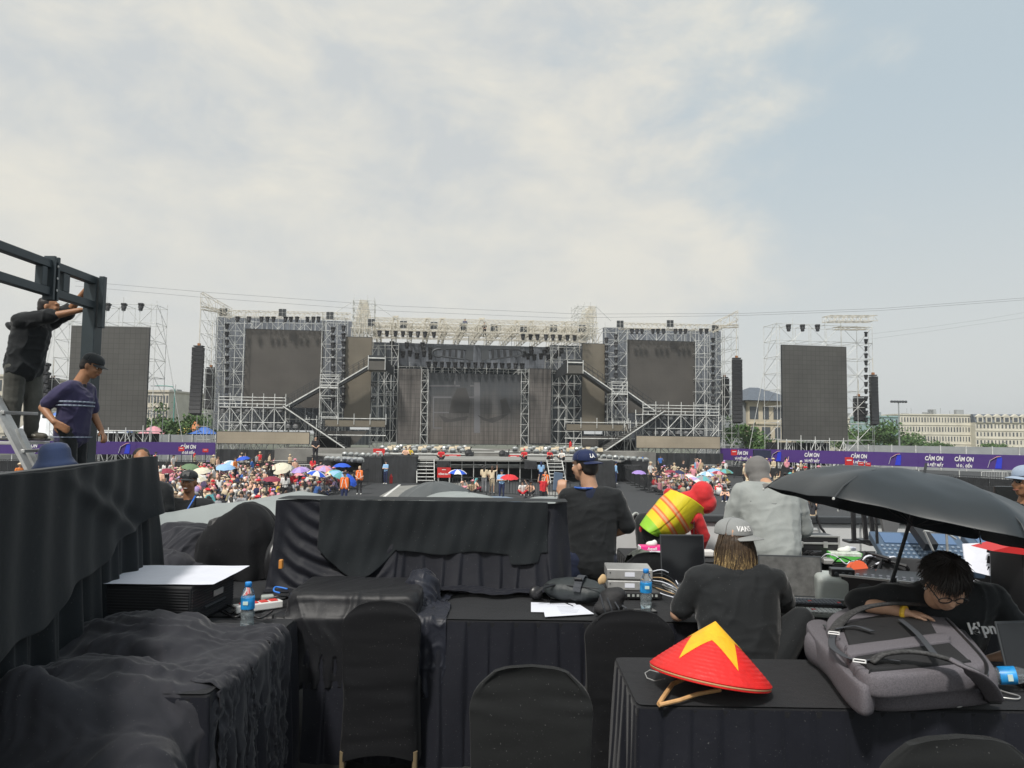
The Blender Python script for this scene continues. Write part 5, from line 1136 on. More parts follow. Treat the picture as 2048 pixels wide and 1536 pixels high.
def face_cam(p): return math.atan2(p.x, -p.y) * 1.0
VEST = mat('vest_orange', (.95, .20, .03), .7, emit=None); VESTS = mat('vest_silver', (.7, .7, .68), .4)
def vest(o, rz):                                    # open safety vest over the torso of a standing figure
    pr = [Cc((-.11, .0, 1.34), .125, (-.10, 0, .94), .13, 0), Cc((.11, 0, 1.34), .125, (.10, 0, .94), .13, 0)]
    v = blob('safety_vest', pr, .03, [VEST], smooth=2); v.parent = o
    s = MB(); s.box((-.10, -.135, 1.15), (.03, .02, .42), rotm(0, 12)); s.box((.10, -.135, 1.15), (.03, .02, .42), rotm(0, -12)); z = s.build('lanyard', CM_['white']); z.parent = o
IND = [ # ki, px, feet y, turn, top, bot, head, label, vest
 ('front', 718, 989, 0, 'black', 'black', 'beige', 'steward in orange vest and tan cap standing by the left barrier', 1),
 ('down', 688, 1012, 0, 'black', 'navy', 'black', 'steward in orange vest and black hat nearer the cloth-covered wall', 1),
 ('cross', 771, 968, -.6, 'skyblue', 'navy', 'black', 'guard in light blue shirt standing with folded arms beside black boxes', 0),
 ('cross', 1003, 1000, 0, 'skyblue', 'navy', 'navy', 'guard in light blue shirt with crossed arms inside the pit', 0),
 ('front', 968, 984, 3, 'cream', 'grey', 'black hair', 'woman in cream top and grey trousers in the pit, left of a pair', 0),
 ('up', 984, 986, 2.8, 'cream', 'cream', 'brown hair', 'woman in cream dress with brown hair, right of a pair', 0),
 ('front', 1082, 968, 3.1, 'skyblue', 'navy', 'navy', 'guard in blue shirt seen from behind near the right stairs', 0),
 ('front', 1090, 1000, .4, 'black', 'black', 'black', 'steward in orange vest near the right stairs', 1),
 ('up', 1085, 1020, .5, 'red', 'black', 'brown hair', 'woman in red top at the pit barrier, left of the navy cap', 0),
 ('down', 640, 968, 2.5, 'black', 'navy', 'black', 'man in black leaning at the left barrier', 0),
 ('down', 1231, 968, 1.8, 'skyblue', 'navy', 'navy', 'guard in light blue shirt at the left end of the right barrier', 0),
 ('front', 1285, 950, 3.1, 'blue', 'black', 'blue', 'person in bright blue shirt before the stage skirts', 0), ('phone', 1321, 944, 0, 'blue', 'black', 'black', 'person in blue polo at the back of the right crowd', 0),
 ('down', 1310, 940, 3, 'orange', 'black', 'black', 'person in orange top at the back of the right crowd', 0),
 ('down', 1395, 956, 3.1, 'skyblue', 'skyblue', 'peach', 'tall person in pale blue robe and peach headscarf', 0), ('front', 1401, 958, 3.1, 'beige', 'beige', 'peach', 'tall person in tan robe beside the pale blue one', 0),
 ('down', 1437, 975, 3.1, 'cream', 'cream', 'brown hair', 'woman in long cream dress left of the grey shirt man', 0),
 ('phone', 1602, 960, 1, 'cream', 'beige', 'white', 'woman in cream with white hat taking a photo at the far barrier', 0), ('front', 1574, 955, 3, 'pink', 'black', 'pink', 'person with pink scarf at the far right barrier', 0), ('front', 1511, 958, 1, 'black', 'beige', 'brown hair', 'woman in black right of the grey hood', 0), ('down', 1535, 962, 3, 'cream', 'black', 'brown hair', 'woman in cream standing right of the grey shirt man', 0),
 ('front', 1571, 935, 0, 'black', 'black', 'black', 'steward in orange vest below the first banner logo at right', 1), ('front', 1614, 940, 3, 'black', 'black', 'black', 'steward in orange vest under the banner letters', 1),
 ('down', 1571, 1005, 2.6, 'black', 'black', 'black hair', 'person in black carrying a long red bag at right', 0), ('down', 1582, 1005, 3.4, 'white', 'black', 'teal', 'person in white with teal cap beside the red bag', 0),
 ('front', 1484, 920, 0, 'skyblue', 'navy', 'navy', 'guard in pale blue before the first right banner letters', 0),
 ('sitsun', 1590, 1046, 3.1, 'blue', 'navy', 'cream', 'person in denim blue shirt and cream sun hat with red scarf', 0), ('sitbrim', 944, 988, 0, 'beige', 'black', 'pink', 'person in beige with headscarf sitting in the pit', 0), ('sitcap', 926, 992, 0, 'pink', 'black', 'peach', 'person in pale pink sitting at the left end of the pit', 0), ('sitcap', 1045, 990, 0, 'white', 'red', 'black hair', 'child in white near the red umbrella', 0),
 ('sitbrim', 1060, 990, 0, 'peach', 'black', 'black', 'person in peach at the right part of the pit', 0), ('sitlong', 948, 984, 2, 'peach', 'maroon', 'teal', 'person in peach and teal cap in the pit', 0),
 ('down', 310, 942, 1, 'white', 'beige', 'black hair', 'woman in white standing at the far left barrier', 0), ('phone', 345, 952, 1.5, 'white', 'cream', 'black hair', 'woman in striped top bending beside the green umbrella', 0), ('front', 388, 945, 2.2, 'khaki', 'white', 'red', 'person in khaki with red cap by the left barrier', 0), ('front', 322, 925, 2.2, 'yellow', 'grey', 'black hair', 'person in yellow before the opening of the left banner', 0),
 ('down', 37, 985, 1, 'orange', 'black', 'cream', 'person in orange vest beyond the ladder', 0),
]
for kk, px, fy, tn, top, bot, hd, lab, vs_ in IND:
    p = on(px, fy, 0); o = put(PK[kk], p, face_cam(p)*0+tn, top, bot, hd, lab, 'people about the yard' if 'sit' not in kk else 'people sitting in the pit')
    if vs_: vest(o, 0)
# workers up on the roof and on the stage
for i, (px, y, kk, top) in enumerate(((930, 652, 'front', 'navy'), (969, 659, 'front', 'black'))):
    p = pz(px, y, 1.0); put(PK[kk], p-Vector((0, 0, .9)), 0, top, 'black', 'black hair', f'rigger in {top} standing on the centre roof truss', 'riggers and stagehands')
for i, (px, y, top, hd) in enumerate(((812, 912, 'peach', 'black hair'), (818, 911, 'yellow', 'black hair'), (883, 916, 'red', 'black hair'), (1050, 916, 'red', 'red'), (1097, 916, 'red', 'black hair'), (1125, 918, 'white', 'black hair'), (630, 922, 'black', 'black hair'), (625, 950, 'red', 'brown hair'))):
    p = on(px, y+4, 1.75) if i < 7 else on(px, 958, 0); put(PK['sitlong'] if i < 6 else PK['front'], p, random.uniform(-1, 1), top, 'black', hd, f'{"seated" if i < 6 else "standing"} stagehand in {top} top, {ordn(i)} from the left near the apron', 'riggers and stagehands')
# ---------------------------------------------------------------- crowd umbrellas
def parasol_mesh(n=8, r=.55, h=.24, drop=.03):
    mb = MB(); vs = [Vector((0, 0, h))]; fs = []
    for j, (f, z) in enumerate(((.35, .90), (.7, .58), (1, 0))):
        for k in range(n*2):
            a = math.pi*k/n; rr_ = r*f*(1 if k % 2 == 0 else .95); vs.append(Vector((rr_*math.cos(a), rr_*math.sin(a), h*z+(0 if k % 2 == 0 else drop*f))))
    m = n*2
    for k in range(m): fs.append((0, 1+k, 1+(k+1) % m))
    for j in range(2):
        for k in range(m): a, b = 1+j*m+k, 1+j*m+(k+1) % m; fs.append((a, a+m, b+m, b))
    return mb, vs, fs
def small_umbrella(px, y, z, r, cols, label, tilt=(0, 0), proto_c={}):
    p = on(px, y, z); t = thing('umbrella', p, label, 'umbrella', 'umbrellas in the crowd'); mb, vs, fs = parasol_mesh(r=r, h=r*.42)
    mi = []
    for i, f in enumerate(fs): k = (i % 16)//2; mi.append(k % len(cols))
    Rm = rotm(tilt[0], tilt[1], random.uniform(0, 40)); mb.v = [tuple(Rm @ v) for v in vs]; mb.f = fs; mb.m = mi
    o = mb.build('canopy', [mat('umb_'+c, CC[c], .7) for c in cols], smooth=False); o.parent = t; so_ = o.modifiers.new('s', 'SOLIDIFY'); so_.thickness = .008
    s = MB().tube([Rm @ Vector((0, 0, r*.5)), Rm @ Vector((0, 0, -.75))], .012, 5).build('shaft', M_dks); s.parent = t
CC['greenu'] = (.14, .22, .12); CC['creamu'] = (.70, .66, .52); CC['brightblue'] = (.02, .10, .62); CC['violet'] = (.36, .24, .60)
for px, y, z, r, cols, lab, tl in [(382, 936, 1.25, .62, ['greenu'], 'dark green umbrella at the left of the left crowd', (12, 10)), (402, 944, 1.2, .6, ['creamu'], 'cream umbrella right of the green one', (10, -8)), (390, 958, 1.15, .6, ['white', 'creamu'], 'white umbrella above the man in the flat cap', (15, 5)), (332, 944, 1.15, .5, ['maroon'], 'dark pink umbrella left of the flat cap', (10, 0)),
    (486, 919, 1.3, .62, ['brightblue'], 'bright blue umbrella at the back of the left crowd', (5, -10)), (463, 928, 1.2, .6, ['white', 'skyblue'], 'white and blue umbrella left of the bright blue one', (10, 10)), (450, 937, 1.1, .7, ['skyblue'], 'pale blue umbrella in the left crowd', (10, 0)), (441, 936, 1.1, .6, ['grey'], 'grey umbrella at the left rim of the crowd', (10, 0)),
    (561, 938, 1.25, .75, ['creamu'], 'large cream umbrella in the middle of the left crowd', (20, -20)), (578, 936, 1.2, .5, ['grey'], 'grey umbrella right of the large cream one', (10, 20)), (544, 961, 1.1, .52, ['maroon'], 'maroon umbrella in the middle of the left crowd', (6, 0)), (601, 942, 1.2, .6, ['violet', 'lilac'], 'lilac umbrella near the left barrier', (10, -8)),
    (648, 940, 1.3, .65, ['pink', 'lilac'], 'pink and violet umbrella by the left barrier', (10, 5)), (684, 934, 1.5, .6, ['brightblue'], 'deep blue umbrella above the barrier end', (0, 0)), (633, 950, 1.2, .6, ['brightblue', 'white'], 'blue and white umbrella near the barrier', (10, 10)), (678, 952, 1.4, .6, ['skyblue', 'teal'], 'sky blue umbrella hanging at the barrier', (20, 20)), (697, 960, 1.1, .55, ['brightblue'], 'blue umbrella half behind the sky blue one', (30, 30)), (575, 915, 1.2, .3, ['pink'], 'tiny pink umbrella at the stage skirts', (0, 0)), (517, 907, 1.3, .35, ['brightblue'], 'tiny blue umbrella at the stage skirts', (0, 0)),
    (668, 947, 1.2, .5, ['creamu', 'yellow'], 'yellowish umbrella below the deep blue one', (8, 0)), (598, 951, 1.1, .32, ['pink'], 'small hot pink umbrella in the left crowd', (0, 0)),
    (915, 947, 1.6, .52, ['brightblue', 'white'], 'blue and white segmented umbrella right of the red gate sign', (4, 0)), (1019, 957, 1.4, .5, ['red'], 'red umbrella in the pit', (8, 0)), (1278, 947, 1.2, .5, ['violet'], 'violet umbrella at the left rim of the right crowd', (5, 0)), (1340, 945, 1.3, .42, ['maroon'], 'maroon umbrella behind the right crowd', (0, 0)), (1358, 946, 1.2, .42, ['navy'], 'navy umbrella in the right crowd', (10, 0)),
    (1384, 957, 1.1, .5, ['white', 'pink'], 'white and pink umbrella tilted in the right crowd', (20, 25)), (1394, 965, 1.05, .55, ['lilac', 'white'], 'tilted lilac umbrella in the right crowd', (20, 35)), (1406, 960, 1.1, .6, ['grey', 'teal'], 'dark grey green umbrella in the right crowd', (6, 0)), (1413, 950, 1.2, .55, ['skyblue', 'white'], 'light blue umbrella in the right crowd', (5, 0)), (1428, 943, 1.3, .5, ['skyblue'], 'sky blue umbrella at the back of the right crowd', (5, 0)), (1436, 948, 1.2, .5, ['maroon', 'pink'], 'red and pink umbrella at the back of the right crowd', (5, 5)),
    (1450, 945, 1.2, .6, ['teal', 'greenu'], 'teal umbrella left of the grey hood', (5, 0)), (1569, 1004, .95, .75, ['beige'], 'brown umbrella lying right of the grey shirt man', (30, 20))]:
    small_umbrella(px, y, z, r, cols, lab, tl)
# black boxes, bins and fire extinguishers at the stage front
for px, y, w, h, lab in ((745, 965, 1.5, 1.9, 'tall black draped rack left of the blue-shirt guard'), (800, 965, 2.6, 2.0, 'wide black draped rack right of the blue-shirt guard'), (722, 960, 1.2, 1.0, 'black lamp case with clear top left of the racks'), (1195, 975, 2.4, 1.9, 'black draped rack right of the right stage stairs'), (1255, 962, 2.2, 1.3, 'black draped box behind the right barrier')):
    p = on(px, y, 0); t = thing('draped_rack', p, lab, 'rack', 'draped racks'); n = 26; rq = random.Random(px); X = np.zeros((n*4, 8, 3))
    per = [(-w/2+w*i/n, -.45) for i in range(n)]+[(w/2, -.45+.9*i/n) for i in range(n)]+[(w/2-w*i/n, .45) for i in range(n)]+[(-w/2, .45-.9*i/n) for i in range(n)]
    for i, (x_, y_) in enumerate(per):
        k = 1+.05*math.sin(i*2.1+px)+.03*rq.random()
        for j in range(8): f = j/7; X[i, j] = (p.x+x_*(1+.10*f*k-.04), p.y+y_*(k+.15*f), h*(1-f)+.06*math.sin(i*.6+px)*(1-f))
    X = np.concatenate([X, X[:1]]); sheet('cloth', X, M_tarm, t, sub=0); MB().rbox(p+Vector((0, 0, h-.06)), (w*1.01, .93, .18), .05).build('cloth_top', M_tarm, t)
p = on(782, 967, 0); o = MB().lathe([(.05, 0), (.11, .02), (.11, .5), (.05, .6), (.03, .7)], 10, p).build('fire_extinguisher', M_red); tag(o, 'red fire extinguisher standing by the black draped rack', 'fire extinguisher')
p = P(uz(1141, 880, 6)[0], 6, 2.15); o = MB().lathe([(.05, 0), (.16, .02), (.16, .7), (.06, .85), (.04, .95)], 10, p).build('fire_extinguisher', M_red); tag(o, 'red fire extinguisher on the stage below the right balcony', 'fire extinguisher')
# ---------------------------------------------------------------- front-of-house deck: materials
def clothmat(name, col, rough=.85, sheen=.25, wv=.5, sc=900.0, blot=.18):
    def fn(t, cd, b):
        b.inputs['Sheen Weight'].default_value = sheen; b.inputs['Sheen Roughness'].default_value = .4
        n = tnode(t, 'ShaderNodeTexNoise', {'Vector': cd.outputs['Object'], 'Scale': 2.2, 'Detail': 6, 'Roughness': .65})
        mr = tnode(t, 'ShaderNodeMapRange', {0: n.outputs['Fac'], 1: .3, 2: .7, 3: 1-blot, 4: 1+blot})
        w = tnode(t, 'ShaderNodeTexNoise', {'Vector': cd.outputs['Object'], 'Scale': sc, 'Detail': 2}); h = tnode(t, 'ShaderNodeTexNoise', {'Vector': cd.outputs['Object'], 'Scale': 22.0, 'Detail': 5})
        ad = tnode(t, 'ShaderNodeMath', {0: tnode(t, 'ShaderNodeMath', {0: w.outputs['Fac'], 1: .25}, operation='MULTIPLY').outputs[0], 1: h.outputs['Fac']}, operation='ADD')
        bp = tnode(t, 'ShaderNodeBump', {'Height': ad.outputs[0], 'Strength': wv, 'Distance': .004}); t.links.new(bp.outputs[0], b.inputs['Normal'])
        lint = tnode(t, 'ShaderNodeTexNoise', {'Vector': cd.outputs['Object'], 'Scale': 160.0, 'Detail': 1}); lt = tnode(t, 'ShaderNodeMapRange', {0: lint.outputs['Fac'], 1: .74, 2: .78, 3: 0, 4: .5})
        m = tnode(t, 'ShaderNodeMix', {0: 1.0, 6: (*col, 1), 7: mr.outputs[0]}, data_type='RGBA', blend_type='MULTIPLY')
        return tnode(t, 'ShaderNodeMix', {0: lt.outputs[0], 6: m.outputs[2], 7: (.2, .2, .2, 1)}, data_type='RGBA').outputs[2]
    return ramp_mat(name, fn, rough, spec=.3)
K_cur = clothmat('curtain_black', (.0105, .0135, .016), .85, .10); K_tab = clothmat('table_black', (.0115, .012, .0145), .85, .12); K_sk = clothmat('skirt_navy', (.011, .012, .018), .55, .08)
K_sat = clothmat('satin_charcoal', (.013, .0135, .016), .45, .05, .3); K_sat2 = clothmat('satin_navy', (.017, .019, .028), .45, .1, .3); K_pile = clothmat('cotton_charcoal', (.027, .0275, .034), .8, .15)
K_cov = clothmat('cover_black', (.0052, .0056, .0072), .85, .05, .3); K_cov2 = clothmat('cover_faded', (.0115, .0125, .013), .9, .1, .5)
M_tarp = mat('silver_tarp', (.30, .33, .33), .42, .15, var=.12, vscale=1.5, bump=.15, bscale=14); M_umb = mat('umbrella_black', (.020, .025, .029), .42, var=.12, vscale=4, bump=.12, bscale=9); M_umbg = mat('umbrella_grey', (.085, .095, .10), .5, var=.1, vscale=3)
M_pl = mat('plastic_black', (.02, .02, .022), .35); M_plg = mat('plastic_grey', (.40, .43, .41), .5, var=.08, vscale=9); M_alu = mat('brushed_alu', (.52, .52, .51), .38, .55, var=.1, vscale=20); M_pap = mat('paper', (.74, .76, .84), .8, var=.03, vscale=12)
M_scr = mat('dark_screen', (.012, .013, .015), .12); M_scr2 = mat('dusty_screen', (.10, .10, .098), .4, var=.3, vscale=25); M_key = mat('key_grey', (.10, .11, .13), .6)

# ---------------------------------------------------------------- tables with pleated skirts
def skirt_path(pts, h, z, pleat=.115, flare=.05, dep=.016, seed=0, res=5):
    rr = np.random.RandomState(seed); P_ = [np.array(p, float) for p in pts]; out = []; s0 = 0
    for a, b in zip(P_, P_[1:]):
        d = b-a; l = np.linalg.norm(d); n = int(l/pleat*res*2); t = d/l; nm = np.array([t[1], -t[0]])
        for i in range(n): out.append((a+d*i/n, nm, s0+l*i/n))
        s0 += l
    out.append((P_[-1], nm, s0)); X = np.zeros((len(out), 14, 3)); ph = rr.rand(int(s0/pleat)+4)
    for i, (p, nm, s) in enumerate(out):
        k = s/pleat; fr = k-int(k); q = ph[int(k)]; saw = (min(fr/.88, 1) if fr < .88 else (1-fr)/.12)
        for j in range(14):
            f = j/13; w = dep*(.5+.9*f)*saw + flare*f*(.55+.45*math.sin(s*7+q*1.5+seed)) + .012*f*math.sin(s*23+q*4+f*3)
            X[i, j] = (p[0]+nm[0]*w + .006*math.sin(f*6+q*9)*abs(nm[1]), p[1]+nm[1]*w, z-f*(h-.012*q))
    return X
def table(label, x0, x1, y0, y1, z=2.75, sides='flr', km=None, seed=0, pleat=.115):
    t = thing('draped_table', ((x0+x1)/2, (y0+y1)/2, DECK), label, 'table', 'tables with black pleated skirts'); n, m = int((x1-x0)/.05), int((y1-y0)/.05)
    X = grid((x0, y0, z), (x1-x0, 0, 0), (0, y1-y0, 0), n+1, m+1); X[..., 2] += .0022*vnoise(X.reshape(-1, 3), 6, 0).reshape(n+1, m+1)
    sheet('table_cloth', X, K_tab, t, sub=1); MB().rbox(((x0+x1)/2, (y0+y1)/2, z-.028), (x1-x0+.004, y1-y0+.004, .046), .012).build('tabletop', K_tab, t)
    pts = {'flr': [(x0, y1), (x0, y0), (x1, y0), (x1, y1)], 'fl': [(x0, y1), (x0, y0), (x1, y0)], 'f': [(x0, y0), (x1, y0)], 'fr': [(x0, y0), (x1, y0), (x1, y1)]}[sides]
    sheet('skirt', skirt_path(pts, z-DECK-.008, z-.012, seed=seed, pleat=pleat), km or K_sk, t, sub=1)
    mb = MB()
    for a in (x0+.1, x1-.1):
        for b in (y0+.08, y1-.08): mb = MB().tube([(a, b, DECK), (a, b, z-.05)], .015); mb.build('leg', M_steel, t)
    return t
table('black skirted table in front carrying the red conical hat and grey backpack', .48, 2.75, 2.86, 3.46, seed=1)
table('long black skirted table in the middle carrying bags, papers and bottle', -1.10, 2.7, 4.12, 5.2, sides='f', seed=2, pleat=.125)
table('black skirted table at left with water bottle on its corner', -2.15, -1.14, 2.92, 4.08, sides='fr', seed=3)
table('black table at left back under the speaker-like rack case', -2.3, -1.12, 4.12, 5.2, sides='f', seed=5)
table('black table at the back carrying pink tissue box and flight case', .95, 4.6, 6.05, 6.75, sides='fl', km=K_cov, seed=4)

# ---------------------------------------------------------------- chairs in stretch covers
def chair(loc, rz, label, m=K_cov, w=.44, h=.93, seed=0, wr=.004, face=1):
    t = thing('covered_chair', loc, label, 'chair', 'banquet chairs in black stretch covers', rz); n = 48; J = 40; X = np.zeros((n+1, J, 3)); rr = np.random.RandomState(seed)
    for j in range(J):
        f = j/(J-1); z = .06+(h-.06)*f; ww = w*(1.0-.07*math.sin(math.pi*min(1, f*1.05)))*(1 if f < .86 else math.sqrt(max(0.0, 1-((f-.86)/.145)**2))*.38+.62 if f < .995 else .60)
        seat = 1/(1+math.exp((z-.44)*38)); dpt = .05+.40*seat; cy = dpt/2-.025
        if f > .97: dpt *= .6
        for i in range(n+1):
            a = 2*math.pi*i/n; c, s = math.cos(a), math.sin(a); e = .28; x = (abs(c)**e)*(1 if c > 0 else -1)*ww/2; y = cy + (abs(s)**e)*(1 if s > 0 else -1)*dpt/2 - .03*(1-seat)*(f-.5)*-1
            zz = z
            if f > .80: zz = z-(.075*(abs(x)/(w/2))**2.4)*((f-.8)/.2)
            if j < 8: zz += .055*(1-j/8.)*math.sin(math.pi*(x/(w)+.5))*(1 if abs(s) > .3 else .3)
            X[i, j] = (x, y, zz)
    Y = X.reshape(-1, 3).copy(); nz = vnoise(Y*np.array([2, 2, 11]), 2.2, seed % 3)*wr*(1+2.0*np.exp(-((Y[:, 2]-.47)/.07)**2)) + wr*.8*vnoise(Y, 4, (seed+1) % 3) + 1.3*wr*np.sin(Y[:, 2]*105+5*Y[:, 0]+2*np.sin(9*Y[:, 0]))*np.exp(-((Y[:, 2]-h+.11)/.05)**2)*(seed in (2, 4)) + .9*wr*np.clip(1-np.abs(vnoise(Y*np.array([.35, 1, 1.2]), 16, 1))*1.5, 0, 1)**2; X[..., 1] += (nz*np.sign(Y[:, 1]+.0)).reshape(n+1, J)*-1
    X[..., 1] -= 0.0; X[-1] = X[0]
    o = sheet('seat_cover', X, m, sub=1); o.parent = t
    for sx in (-1, 1):
        for y in (0, .38): q = MB().tube([(sx*w*.44, y, 0), (sx*w*.44, y, .12)], .014, 8).build('leg', mat('brass_leg', (.35, .27, .16), .4, .5)); q.parent = t
    top = X[:, -1]; mb = MB(); mb.add([tuple(v) for v in top[:-1]], [tuple(range(n))]); q = mb.build('top_seam', m, smooth=True); q.parent = t
    return t
c1 = on(770, 1512, DECK)
chair((-.66, 3.96, DECK), R(2), 'black covered chair with rounded back, left of the centre, before the cloth heap', seed=1, h=.875, w=.42)
chair((-1.66, 2.86, DECK), R(20), 'chair hidden under the big rumpled charcoal cloth at left', seed=9, h=.72)
chair((-1.62, 2.30, DECK), R(-80), 'second chair hidden under the rumpled cloth near the lower left corner', seed=10, h=.46)
chair((.075, 2.52, DECK), R(-3), 'nearest black covered chair with creased faded top, centre of the foreground', K_cov2, w=.415, h=.99, seed=2, wr=.007)
chair((.60, 3.80, DECK), R(3), 'black covered chair pushed under the table beside the white papers', seed=3, h=.88, w=.46)
chair((1.19, 2.02, DECK), R(0), 'faded black chair top at the bottom right corner before the hat table', K_cov2, w=.46, h=.97, seed=4, wr=.005)
chair((1.02, 5.35, DECK), R(-8), 'black covered chair behind the black laptop', seed=5, h=.93); chair((1.78, 5.15, DECK), R(5), 'black covered chair just behind the man in the grey cap', seed=6, h=.95)
chair((1.20, 3.72, DECK), R(185), 'black covered seat under the man in the grey cap', seed=7, h=.46, w=.42)
chair((2.15, 4.25, DECK), R(180), 'black covered chair of the man with glasses', seed=8, h=.85)

# ---------------------------------------------------------------- hanging curtains and covers
def curtain_left():
    t = thing('draped_barrier', (-2.0, 3.2, DECK), 'tall black cloth-covered barrier along the left side of the deck', 'draped barrier'); n, m = 150, 40
    A = np.array([-1.62, 1.6]); B = np.array([-2.22, 4.62]); d = B-A; l = np.linalg.norm(d); tx = d/l; nm = np.array([tx[1], -tx[0]]); X = np.zeros((n, m, 3)); rr = np.random.RandomState(3)
    for i in range(n):
        s = i/(n-1); ss = s*l
        for j in range(m):
            f = j/(m-1); w = .042*math.sin(ss*21+1.3*math.sin(ss*3)+f*.8)*(.25+.75*f) + .020*math.sin(ss*47+f*2+2*math.sin(ss*5))*(.25+f) + .11*f*f + .05*math.exp(-((s-.93)/.08)**2)*math.sin(math.pi*min(1, f*1.3))
            X[i, j] = (A[0]+d[0]*s+nm[0]*w, A[1]+d[1]*s+nm[1]*w+.10*math.sin(math.pi*f*.9)*(s > .97), 3.58-(3.58-DECK-.01)*f+.01*math.sin(ss*3))
    sheet('pleated_curtain', X, K_cur, t, thick=.004)
    # smooth overlay with a diagonal lower edge
    n, m = 110, 46; X = np.zeros((n, m, 3))
    for i in range(n):
        s = i/(n-1)*.985; ss = s*l; low = .40-.34*(s-.35)+.012*math.sin(s*31)
        if s > .9: low += (s-.9)*.5
        for j in range(m):
            f = j/(m-1); g_ = f*low; w = .062+.11*g_*g_+.012*math.sin(ss*9+.6)*(.3+g_)+.006*math.sin(ss*24+g_*3) + .012*f**6
            c_ = (s-.50)*1.0-(g_)*1.25; w += .034*math.exp(-(c_/.035)**2)*min(1, g_*9) - .022*math.exp(-((c_-.08)/.04)**2)*min(1, g_*6)   # the diagonal roll
            w += .06*math.exp(-((s-.93)/.05)**2)*math.sin(math.pi*min(1, g_*2.2)) 
            X[i, j] = (A[0]+d[0]*s+nm[0]*w, A[1]+d[1]*s+nm[1]*w, 3.588-(3.588-DECK)*g_+.008*math.sin(ss*3))
    sheet('overlay_cloth', X, K_cur, t, thick=.004)
    mb = MB(); mb.bar((A[0], A[1], 3.575), (B[0], B[1], 3.575), .05, .02); mb.build('top_bar', M_dks, t)
    for s in (0.05, .5, .98): MB().bar((A[0]+d[0]*s-.03, A[1]+d[1]*s, DECK), (A[0]+d[0]*s-.03, A[1]+d[1]*s, 3.56), .04).build('post', M_dks, t)
curtain_left()
def curtain_centre():
    t = thing('draped_screens', (-.55, 5.0, 2.75), 'row of monitors hidden under black cloth standing on the middle table', 'draped monitors'); x0, x1, y0 = -1.50, .37, 4.87; n, m = 210, 40; X = np.zeros((n, m, 3))
    for i in range(n):
        s = i/(n-1); x = x0+(x1-x0)*s
        for j in range(m):
            f = j/(m-1); pl = (s*15.5) % 1; sw = (pl/.85 if pl < .85 else (1-pl)/.15)*.022*max(0, f-.25)*1.5*(s > .42)
            w = .012+sw+.015*f*math.sin(s*23)+.07*f**2
            dn = 0
            if s < .42:                                  # swagged folds sweeping down from the two top corners
                q = s/.42; arc = 4*q*(1-q); w += .020*math.sin((f*1.0-.42*arc)*34)*math.sin(math.pi*q)*(.35+f*.7) + .025*math.exp(-((q-.02)/.05)**2) + .03*f*math.exp(-((q-1)/.10)**2)
            if s > .92: w -= .35*(s-.92)/.08*.25; w += .02*math.sin(f*3+s*60)
            X[i, j] = (x+(.03*f if s > .9 else -.02*f if s < .1 else 0)+.012*math.sin(f*5+s*30)*f, y0-w, 3.31-(3.31-2.756)*min(1, f*1.04) + .006*math.sin(s*19)*(1-f))
            if f*1.04 > 1: X[i, j, 1] -= .05*(f*1.04-1)/.04
    sheet('lower_cloth', X, K_sk, t, thick=.003)
    n, m = 150, 26; X = np.zeros((n, m, 3))
    for i in range(n):
        s = .15+.78*i/(n-1); x = x0+(x1-x0)*s; low = .56+.018*math.sin(s*25)+(.30*math.sin(math.pi*(s-.15)/.27) if s < .42 else .03) + (.10 if .80 < s < .9 else 0)
        for j in range(m):
            f = j/(m-1)*low; w = .034+.07*f*f+.010*math.sin(s*46)*f*1.5+.004*math.sin(s*110+f*9)+.014*math.sin(s*15+f*10)*f; 
            if s < .42: w += .03*math.sin(math.pi*(s-.15)/.27)*f
            X[i, j] = (x, y0-w, 3.318-(3.31-2.756)*f)
    sheet('upper_cloth', X, K_cur, t, thick=.003)
    X = grid((x0, y0-.03, 3.318), (x1-x0, 0, 0), (0, .26, 0), 60, 6); X[..., 2] += .004*vnoise(X.reshape(-1, 3), 9).reshape(60, 6); sheet('top_cloth', X, K_cur, t, thick=.003)
    for k in range(3): MB().rbox((x0+.32+.62*k, y0+.12, 3.03), (.56, .07, .50), .01).build('monitor', M_pl, t)
    # puddled hem on the table
    X = grid((-.95, 4.62, 2.775), (1.35, 0, 0), (0, .20, 0), 130, 22); q = X.reshape(-1, 3); X[..., 2] += (.014+.016*vnoise(q*np.array([2.0, 6, 1]), 6, 1)).reshape(130, 22); X[..., 1] += .03*np.sin(X[..., 0]*21)
    X[..., 2] = np.maximum(X[..., 2], 2.757); sheet('puddled_hem', X, K_sk, t, thick=.003)
curtain_centre()
